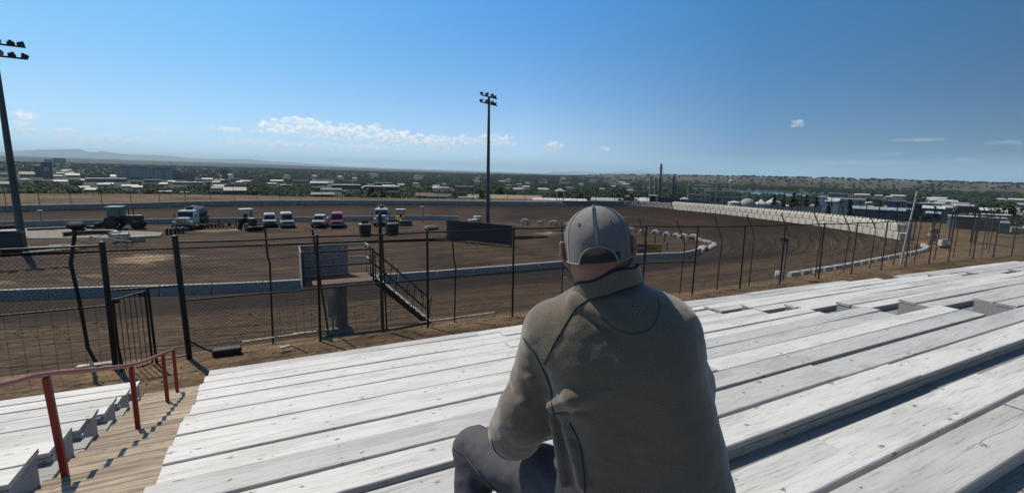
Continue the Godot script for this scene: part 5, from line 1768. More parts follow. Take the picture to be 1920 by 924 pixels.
		tag(t, "white half-buried tyre edging the infield, %s from the black board" % words[k], "tyre", "white half-buried tyres edging the infield")
		if k < 13:
			var mm := MB.new()
			mm.rod(Vector3(0, 0, 0), Vector3(0, 1.0, 0), 0.07, 0.07, 6)
			tag(part(numbered("stake"), mm, M.rusty_steel, self, w(q[0] - 0.3, q[1] - 1.3, -9.15)), "thin brown stake in front of the %s half-buried tyre from the black board" % words[k], "stake", "stakes before the half-buried tyres")
	for q in [[40.9, 36.9, "longest"], [46.6, 43.0, "rightmost"], [44.4, 42.5, "shortest"]]:
		m = MB.new()
		m.rod(Vector3(0, -0.1, 0), Vector3(0, 1.25, 0), 0.07, 0.07, 6)
		single("stake", m, M.rusty_steel, "%s brown stake standing in the dirt left of the tyre cluster" % q[2], "stake", w(q[0], q[1] + 3, -8.9))
	# boards behind the near kerb, right of the man's head
	o = thing("advert_board", "low yellow board standing behind the white kerb right of the man's head", "sign", w(35.35, 36.6, -8.0), -0.3)
	m = MB.new()
	m.box(Vector3(0, 0.42, 0), Vector3(2.2, 0.95, 0.1))
	part("panel", m, M.yellow_board, o)
	m = MB.new()
	m.box(Vector3(-0.2, 0.42, 0.06), Vector3(1.2, 0.2, 0.02))
	m.box(Vector3(-0.5, 0.7, 0.06), Vector3(0.5, 0.1, 0.02))
	part("print", m, M.rust_floor, o)
	o = thing("advert_board", "low dark blue board standing behind the white kerb, close to the man's right ear", "sign", w(32.95, 36.3, -7.8), -0.3)
	m = MB.new()
	m.box(Vector3(0, 0.4, 0), Vector3(2.2, 0.9, 0.1))
	part("panel", m, M.blue_board, o)
	m = MB.new()
	m.box(Vector3(0, 0.45, 0.06), Vector3(1.5, 0.16, 0.02))
	part("print", m, M.panel_white, o)

# ---------------------------------------------------------------- walls round the track

func kerb_along(label: String, called: String, ring: int, s0: float, s1: float, long: float, high: float, deep: float, m: Material, lift: float, courses := 1, knobs := false) -> Node3D:
	# a wall of blocks along a ring of the lap
	var o := thing(called, label, "wall")
	var s := s0
	var meshes := []
	for v in 3:
		var b := MB.new()
		if courses == 1 and not knobs:
			b.taper(Vector3(0, -0.15, 0), Vector2(long - (0.06 if long > 1.0 else 0.12), deep), Vector2(long - (0.06 if long > 1.0 else 0.2), deep * 0.55), high + 0.15)
		else:
			b.rbox(Vector3(0, high * 0.5, 0), Vector3(long - 0.07, high - 0.025, deep), 0.04 + 0.01 * v)
		meshes.push_back(b.mesh(m))
	var caps := []
	if knobs:
		var b := MB.new()
		for k in 2:
			b.taper(Vector3((k - 0.5) * long * 0.5, high - 0.01, 0), Vector2(long * 0.32, deep * 0.6), Vector2(long * 0.22, deep * 0.45), 0.19)
		caps.push_back(b.mesh(m))
	while s < s1:
		var p := lap_point(ring, s)
		var e := s + 0.05
		for it in 6:
			e = s + (e - s) * (long + 0.004) / maxf(0.01, lap_point(ring, e).distance_to(p))
		var q := lap_point(ring, minf(e, LAP.size() - 1.001))
		var d := (q - p)
		if d.length() < long * 0.4: break
		var x := d.normalized()
		var basis := Basis(x, Vector3.UP, x.cross(Vector3.UP).normalized())
		basis.y = basis.z.cross(basis.x)
		for c in courses:
			var sh := (p + q) * 0.5 + Vector3(0, lift + high * c, 0) + basis.x * (long * 0.5 * (c % 2))
			var bb := basis * Basis(Vector3.UP, rng.randf_range(-0.012, 0.012))
			var blk := shared("block", meshes[rng.randi() % 3], o, sh, bb)
			if knobs and c == courses - 1:
				shared("knob", caps[0], blk)
		s = e
	return o

func walls() -> void:
	kerb_along("low pale concrete barrier along the near edge of the infield", "concrete_barrier", 1, 0.6, 6.15, 2.9, 0.68, 0.5, M.concrete, 0.0)
	kerb_along("low pale concrete barrier along the far edge of the infield behind the vehicles", "concrete_barrier", 1, 11.6, 15.6, 3.0, 0.85, 0.5, M.concrete, 0.0)
	kerb_along("long grey concrete block wall along the back straight", "block_wall", 2, 10.55, 15.8, 3.0, 0.56, 0.6, M.concrete, 0.0, 2)
	kerb_along("weathered low concrete wall at the start of the far turn", "block_wall", 2, 9.35, 10.5, 2.2, 0.62, 0.6, M.old_concrete, 0.0, 2)
	kerb_along("sunlit white block wall with knobbed tops round the right-hand turn", "block_wall", 2, 6.35, 9.3, 1.5, 0.72, 0.7, M.white_concrete, -0.05, 2, true)
	kerb_along("line of low white-topped blocks along the near edge of the track at the right", "low_block_wall", 2, 4.28, 6.0, 0.95, 0.26, 0.34, M.white_tyre, -0.05, 1)
	# tyre at the end of that line
	var b := Basis(Vector3.UP, 0.55) * Basis(Vector3.RIGHT, PI / 2)
	var t := shared(numbered("tyre"), tyre_mesh(0.25, 0.12), self, w(20.4, 13.05, -4.42), b)
	tag(t, "single white tyre standing on edge at the end of the low white blocks", "tyre")
	# debris fence on top of the far wall
	var o := thing("catch_fence", "tall thin far debris fence standing behind the back straight wall", "fence")
	var cab := MB.new()
	var last := []
	var s := 7.3
	while s < 15.6:
		var p := lap_point(2, s).lerp(lap_point(3, s), 0.35)
		var inward := (lap_point(1, s) - p)
		inward.y = 0
		inward = inward.normalized()
		var tall := 3.9 if s > 10.0 else 3.2
		var m := MB.new()
		m.tube([p + Vector3(0, -0.3, 0), p + Vector3(0, tall * 0.78, 0), p + Vector3(0, tall, 0) + inward * 0.5], 0.055, 6)
		part("post", m, M.rusty_steel, o)
		var now := []
		for f in [0.35, 0.55, 0.78]:
			now.push_back(p + Vector3(0, tall * f, 0))
		now.push_back(p + Vector3(0, tall, 0) + inward * 0.5)
		if last.size():
			for k in 4:
				cab.wire(last[k], now[k], 0.012)
		last = now
		var e := s
		for it in 80:
			e += 0.01
			if lap_point(2, e).distance_to(lap_point(2, s)) >= 4.4: break
		s = e
	part("cable", cab, M.dark_wire, o)
	# and round the near end of the white wall
	o = thing("catch_fence", "dark debris fence behind the right end of the white block wall", "fence")
	cab = MB.new()
	last = []
	for q in [[46.0, 17.4], [48.2, 19.4], [50.4, 21.8], [52.6, 24.2], [55.2, 26.6], [57.5, 29.5], [59.6, 32.5], [61.8, 35.6], [64.0, 38.8], [66.0, 42.5]]:
		var m := MB.new()
		var p := w(q[0], q[1], -5.4)
		m.tube([p, p + Vector3(0, 2.7, 0), p + Vector3(-0.25, 3.5, 0.1)], 0.05, 6)
		part("post", m, M.black_steel, o)
		var now := [p + Vector3(0, 1.6, 0), p + Vector3(0, 2.7, 0), p + Vector3(-0.25, 3.5, 0.1)]
		if last.size():
			for k in 3:
				cab.wire(last[k], now[k], 0.012)
		last = now
	part("cable", cab, M.dark_wire, o)

func beyond_turn() -> void:
	var m: MB
	var o: Node3D
	# leaning white service pole
	o = thing("service_pole", "leaning white pole with a short side arm behind the right-hand fence", "pole", w(28.9, 12.0, -4.4))
	m = MB.new()
	m.tube([Vector3(0, -0.1, 0), Vector3(0.2, 1.6, 0), Vector3(0.57, 3.95, 0)], [0.055, 0.048, 0.04], 10)
	part("pole", m, M.panel_white, o)
	m = MB.new()
	m.rod(Vector3(0.52, 3.62, 0), Vector3(0.12, 3.64, 0.15), 0.025, 0.025, 8)
	part("arm", m, M.panel_white, o)
	m = MB.new()
	m.rod(Vector3(0.57, 3.95, 0), Vector3(0.585, 4.06, 0), 0.06, 0.05, 10)
	part("cap", m, M.lamp_black, o)
	# dark box on a stand by it, and a dark awning between two posts
	o = thing("transformer_box", "dark box hanging on the fence just left of the leaning white pole", "box", w(46.4, 19.0, -2.45))
	m = MB.new()
	m.rbox(Vector3.ZERO, Vector3(0.9, 0.45, 0.6), 0.06)
	part("box", m, M.board_black, o)
	m = MB.new()
	m.rod(Vector3(0, -3.0, 0), Vector3(0, 0, 0), 0.05, 0.05, 8)
	part("stand", m, M.black_steel, o)
	o = thing("awning", "small dark awning strung between two tall posts at the right end of the track", "awning", w(52.0, 17.6, -2.5), 0.4)
	m = MB.new()
	m.taper(Vector3(0, 0, 0), Vector2(3.0, 1.6), Vector2(2.7, 1.2), 0.5)
	part("cloth", m, M.board_black, o)
	for q in [[-1.4, -0.7], [1.4, -0.7], [-1.4, 0.7], [1.4, 0.7]]:
		m = MB.new()
		m.rod(Vector3(q[0], -3.0, q[1]), Vector3(q[0], 0.1, q[1]), 0.05, 0.05, 8)
		part("post", m, M.black_steel, o)
	# crash barrels and a white machine where the two walls meet
	for q in [[47.6, 17.9, 0, "upper of the two orange barrels lying where the two walls meet", 0.55], [48.3, 16.9, 1, "lower of the two orange barrels lying where the two walls meet", 0.0]]:
		o = thing("barrel", q[3], "barrel", w(50.4 + 0.1 * q[2], 18.9 + q[2] * 0.15, -4.95 + q[4] * 0.9), 0.5, "orange barrels by the wall end")
		m = MB.new()
		m.lathe([Vector2(0.001, -0.62), Vector2(0.27, -0.6), Vector2(0.29, -0.2), Vector2(0.27, -0.18), Vector2(0.29, 0.2), Vector2(0.27, 0.22), Vector2(0.27, 0.6), Vector2(0.001, 0.62)], Vector3(0, 0.28, 0), Basis(Vector3.BACK, PI / 2), 16)
		part("drum", m, M.orange_paint, o)
		m = MB.new()
		m.torus(Vector3(0.4, 0.28, 0), 0.285, 0.02, Basis(Vector3.BACK, PI / 2), 16, 6)
		part("hoop", m, M.tarp, o)
	o = thing("mobile_generator", "small white machine with a dark window at the corner of the track", "machine", w(43.4, 15.7, -4.85), 0.9)
	m = MB.new()
	m.rbox(Vector3(0, 0.42, 0), Vector3(0.5, 0.42, 0.4), 0.04)
	m.rbox(Vector3(-0.24, 0.48, 0), Vector3(0.1, 0.56, 0.4), 0.03)
	part("housing", m, M.white_concrete, o)
	m = MB.new()
	m.rbox(Vector3(0.05, 0.48, 0.205), Vector3(0.22, 0.2, 0.02), 0.005)
	part("window", m, M.glass, o)
	for x in [-0.24, 0.24]:
		wheel(o, Vector3(x, 0.18, 0.2), 0.18, 0.1)
	# sheds and toilets at the far right
	o = thing("storage_shed", "long dark shed with a white end at the left of the row of cabins", "shed", w(105.0, 35.6, -8.3), -1.15)
	m = MB.new()
	m.rbox(Vector3(0.2, 1.25, 0), Vector3(4.4, 2.5, 2.4), 0.05)
	part("wall", m, M.violet_grey, o)
	m = MB.new()
	m.rbox(Vector3(-1.5, 1.25, 1.18), Vector3(1.0, 2.45, 0.1), 0.03)
	part("white_end", m, M.panel_white, o)
	m = MB.new()
	m.rbox(Vector3(0.2, 2.56, 0), Vector3(4.6, 0.12, 2.6), 0.04)
	part("roof", m, M.panel_white, o)
	o = thing("ticket_cabin", "blue-grey cabin with two dark oval patches between the shed and the teal toilet", "cabin", w(104.4, 32.2, -8.3), -1.2)
	m = MB.new()
	m.rbox(Vector3(0, 1.3, 0), Vector3(3.6, 2.6, 2.4), 0.05)
	part("wall", m, M.blue_grey, o)
	m = MB.new()
	for q in [[0.9, 1.75], [0.9, 0.75]]:
		m.ball(Vector3(q[0], q[1], 1.21), Vector3(0.62, 0.36, 0.02), 16, 6)
	part("oval_panel", m, M.mural, o)
	m = MB.new()
	m.rbox(Vector3(-1.1, 1.1, 1.21), Vector3(0.8, 1.9, 0.05), 0.01)
	part("door", m, M.mural, o)
	m = MB.new()
	m.rbox(Vector3(0, 2.67, 0), Vector3(3.8, 0.14, 2.6), 0.04)
	part("roof", m, M.panel_white, o)
	o = thing("storage_container", "second blue-grey cabin with a white roof behind the oval-patched one", "cabin", w(108.5, 33.6, -8.3), -1.2)
	m = MB.new()
	m.rbox(Vector3(0, 1.45, 0), Vector3(5.0, 2.9, 2.4), 0.05)
	part("wall", m, M.blue_grey, o)
	m = MB.new()
	m.rbox(Vector3(0, 2.97, 0), Vector3(5.1, 0.14, 2.5), 0.04)
	part("roof", m, M.panel_white, o)
	for q in [[102.7, 29.9, -8.3, "teal portable toilet at the right end of the row of cabins"], [79.6, 92.2, -7.3, "teal portable toilet behind the far wall, above the man's cap"]]:
		o = thing("portable_toilet", q[3], "portable toilet", w(q[0], q[1], q[2]), -1.2 if q[0] > 90 else -0.7, "teal portable toilets")
		m = MB.new()
		m.rbox(Vector3(0, 1.05, 0), Vector3(1.15, 2.1, 1.15), 0.06)
		part("wall", m, M.teal_plastic, o)
		m = MB.new()
		m.taper(Vector3(0, 2.1, 0), Vector2(1.2, 1.2), Vector2(0.9, 0.9), 0.22)
		m.rod(Vector3(0.3, 2.2, -0.3), Vector3(0.3, 2.5, -0.3), 0.05, 0.05, 8)
		part("roof", m, M.panel_white, o)
		m = MB.new()
		m.rbox(Vector3(0, 1.0, 0.58), Vector3(0.8, 1.85, 0.03), 0.01)
		var dr := part("door", m, M.teal_plastic, o)
		m = MB.new()
		m.rbox(Vector3(0.3, 1.0, 0.605), Vector3(0.06, 0.16, 0.03), 0.008)
		part("handle", m, M.panel_white, dr)
	o = thing("pallet_stack", "short stack of white pallets right of the teal toilet", "pallets", w(107.2, 29.7, -8.3), -1.1)
	for k in 4:
		m = MB.new()
		m.rbox(Vector3(0, 0.12 + 0.34 * k, 0), Vector3(1.3, 0.2, 1.2), 0.01)
		part("pallet", m, M.tarp, o)
	o = thing("water_tote", "white plastic tank in a cage at the right edge, beyond the pallets", "tank", w(108.0, 28.4, -8.3), -1.1)
	m = MB.new()
	m.rbox(Vector3(0, 0.75, 0), Vector3(1.5, 1.3, 1.2), 0.12)
	part("bottle", m, M.sign_white, o)
	for k in 5:
		m = MB.new()
		m.box(Vector3(-0.76 + 0.38 * k, 0.75, 0.63), Vector3(0.03, 1.4, 0.03))
		part("cage_bar", m, M.galvanised, o)
	m = MB.new()
	m.lathe([Vector2(0.001, 0.7), Vector2(0.05, 0.7), Vector2(0.16, 0.06), Vector2(0.22, 0.05), Vector2(0.22, 0.0)], w(96.0, 23.5, -7.75), Basis(), 12)
	single("traffic_cone", m, M.orange_paint, "small orange cone on the dirt below the row of cabins", "traffic cone")
	# white sheets tied to the outer fence of the turn
	var k := 0
	for q in [[66.66, 44.6, 1.45, 0.85, "leftmost grey sheet tied to the fence beyond the white wall", -3.84], [68.08, 43.88, 1.37, 1.05, "white sheet second from the left on the fence beyond the white wall", -4.04], [69.23, 43.29, 0.8, 0.85, "smallest white sheet, third from the left on the fence beyond the white wall", -4.1], [70.61, 42.59, 1.93, 0.85, "widest white sheet on the fence beyond the white wall", -3.99], [72.43, 41.66, 1.53, 1.15, "tallest white sheet at the right end of the row beyond the white wall", -3.95], [76.32, 39.68, 1.21, 1.1, "lone white sheet on the fence beyond the right part of the white wall", -4.27]]:
		m = MB.new()
		var cols := 10
		for i in cols + 1:
			for j in 5:
				var f := float(i) / cols - 0.5
				var g := j / 4.0
				m.vert(Vector3(f * q[2], -g * q[3] - 0.15 * (1.0 - 4.0 * f * f) * (1.0 - g), 0.1 * sin(f * 9.0 + k) * (0.3 + g) + 0.05 * sin(g * 5.0 + f * 14.0)), Vector3(0.25 * cos(f * 9.0 + k), 0, 1).normalized())
		for i in cols:
			for j in 4:
				var a := i * 5 + j
				m.quad(a, a + 1, a + 6, a + 5)
		single("cloth_sheet", m, M.tarp if k else M.panel_grey, q[4], "tarpaulin", w(q[0], q[1], q[5]), -0.75, "sheets tied to the outer fence")
		k += 1
	o = thing("mesh_fence", "low wire fence carrying white sheets beyond the white block wall", "fence")
	for q in [[65.9, 45.1], [67.4, 44.3], [68.8, 43.6], [69.7, 43.1], [71.5, 42.2], [73.2, 41.35], [74.6, 40.6], [75.7, 40.05], [76.95, 39.4], [78.5, 38.6]]:
		m = MB.new()
		m.rod(w(q[0], q[1] + 0.1, -7.5), w(q[0], q[1] + 0.1, -3.75), 0.04, 0.04, 6)
		part("post", m, M.rusty_steel, o)
	# pale hut and dark wall where the far turn begins
	o = thing("concrete_hut", "pale doorless concrete hut behind the far wall, right of the teal toilet", "hut", w(86.0, 90.0, -7.4), -0.75)
	m = MB.new()
	for s in [-1.0, 1.0]:
		m.box(Vector3(s * 0.65, 1.2, 0), Vector3(0.35, 2.4, 1.5))
	m.box(Vector3(0, 1.2, -0.65), Vector3(1.0, 2.4, 0.2))
	part("wall", m, M.slab, o)
	m = MB.new()
	m.rbox(Vector3(0, 2.5, 0), Vector3(1.9, 0.25, 1.8), 0.04)
	part("roof", m, M.white_concrete, o)
	o = thing("timber_wall", "dark weathered wall sloping down right of the pale hut", "wall")
	for i in 7:
		m = MB.new()
		var p := w(87.3 + i * 0.85, 89.4 - i * 1.5, -7.4)
		var q := w(87.3 + (i + 0.98) * 0.85, 89.4 - (i + 0.98) * 1.5, -7.4)
		var h := 2.1 - 0.12 * i
		m.bar(p + Vector3(0, h * 0.5, 0), q + Vector3(0, h * 0.5, 0), 0.18, h)
		part("panel", m, M.pipe_dark, o)

# ---------------------------------------------------------------- the valley: buildings, refinery, trees

var placed := []      # [azimuth, distance, half width in degrees] of what trees must not hide

func building(q: Array) -> void:
	var kind: String = q[8]
	var o := thing(q[11], q[12], q[13], w(q[0], q[1], q[2]), q[3])
	var wd: float = q[4]
	var dp: float = q[5]
	var h: float = q[6]
	var sink: float = q[7]
	var roof: Material = M["roof_" + q[9]]
	var wall: Material = M["wall_" + q[10]]
	var d := Vector2(q[0], q[1]).length()
	placed.push_back([rad_to_deg(atan2(q[0], q[1])), d, rad_to_deg(atan2(wd * 0.5 + 3.0, d))])
	var m := MB.new()
	var eave := h
	if kind == "gable": eave = h * 0.62
	if kind == "dome": eave = h * 0.3
	m.box(Vector3(0, (eave - sink) * 0.5, 0), Vector3(wd, eave + sink, dp))
	part("wall", m, wall, o)
	m = MB.new()
	if kind == "gable":
		var e := 0.03 * wd + 0.3
		var x := wd * 0.5 + e
		var z := dp * 0.5 + e
		var a := [Vector3(-x, eave - 0.2, z), Vector3(x, eave - 0.2, z), Vector3(x, h, 0), Vector3(-x, h, 0)]
		var b := [Vector3(-x, eave - 0.2, -z), Vector3(x, eave - 0.2, -z), Vector3(x, h, 0), Vector3(-x, h, 0)]
		m.face(a, Vector3(0, 1, 0.3))
		m.face(b, Vector3(0, 1, -0.3))
		for s in [-1.0, 1.0]:
			m.face([Vector3(s * wd * 0.5, eave, dp * 0.5), Vector3(s * wd * 0.5, eave, -dp * 0.5), Vector3(s * wd * 0.5, h - 0.1, 0)], Vector3(s, 0, 0))
	elif kind == "dome":
		m.ball(Vector3(0, eave, 0), Vector3(wd * 0.5, h - eave, dp * 0.5), 16, 6, Basis(), 0.0, PI / 2)
	else:
		m.box(Vector3(0, h + 0.25, 0), Vector3(wd + 0.8, 0.5, dp + 0.8))
		if wd > 40.0:
			for k in 3:
				m.box(Vector3(wd * (-0.3 + 0.3 * k), h + 1.0, 0), Vector3(2.5, 1.2, 2.5))
	part("roof", m, roof, o)
	# doors and window bands where a building shows large enough
	if wd / d > 0.02 and h / d > 0.004:
		var bays := clampi(int(wd / 6.0), 3, 14)
		for k in bays:
			m = MB.new()
			var x := wd * (-0.5 + (k + 0.5) / bays)
			var big := k % 4 == 1
			m.box(Vector3(x, eave * (0.36 if big else 0.55), dp * 0.5 + 0.04), Vector3(wd / bays * 0.5, eave * (0.66 if big else 0.26), 0.1))
			part("door" if big else "window", m, M.wall_dark, o)
	if q[12].begins_with("tallest dark"):
		m = MB.new()
		m.box(Vector3(-wd * 0.1, h * 0.62, dp * 0.5 + 0.1), Vector3(wd * 0.55, h * 0.26, 0.2))
		part("pale_panel", m, M.wall_pale, o)

func building_materials() -> void:
	for r in [["bright", 0.80, 0.80, 0.80], ["white", 0.55, 0.56, 0.57], ["pale", 0.36, 0.36, 0.36], ["grey", 0.17, 0.175, 0.18], ["dark", 0.055, 0.058, 0.065], ["tan", 0.40, 0.27, 0.14], ["maroon", 0.13, 0.025, 0.03], ["green", 0.022, 0.04, 0.032], ["bluegrey", 0.25, 0.32, 0.38], ["paleblue", 0.42, 0.52, 0.62]]:
		M["roof_" + r[0]] = worn(r[1], r[2], r[3], M.mottled, 0.06, 0.6)
	for r in [["white", 0.85, 0.83, 0.80], ["pale", 0.50, 0.48, 0.45], ["beige", 0.30, 0.26, 0.21], ["grey", 0.18, 0.185, 0.19], ["dark", 0.05, 0.052, 0.058], ["slate", 0.085, 0.09, 0.10], ["red", 0.25, 0.04, 0.035], ["tan", 0.36, 0.25, 0.14], ["silo", 0.62, 0.61, 0.59]]:
		M["wall_" + r[0]] = worn(r[1], r[2], r[3], M.mottled, 0.08, 0.8)

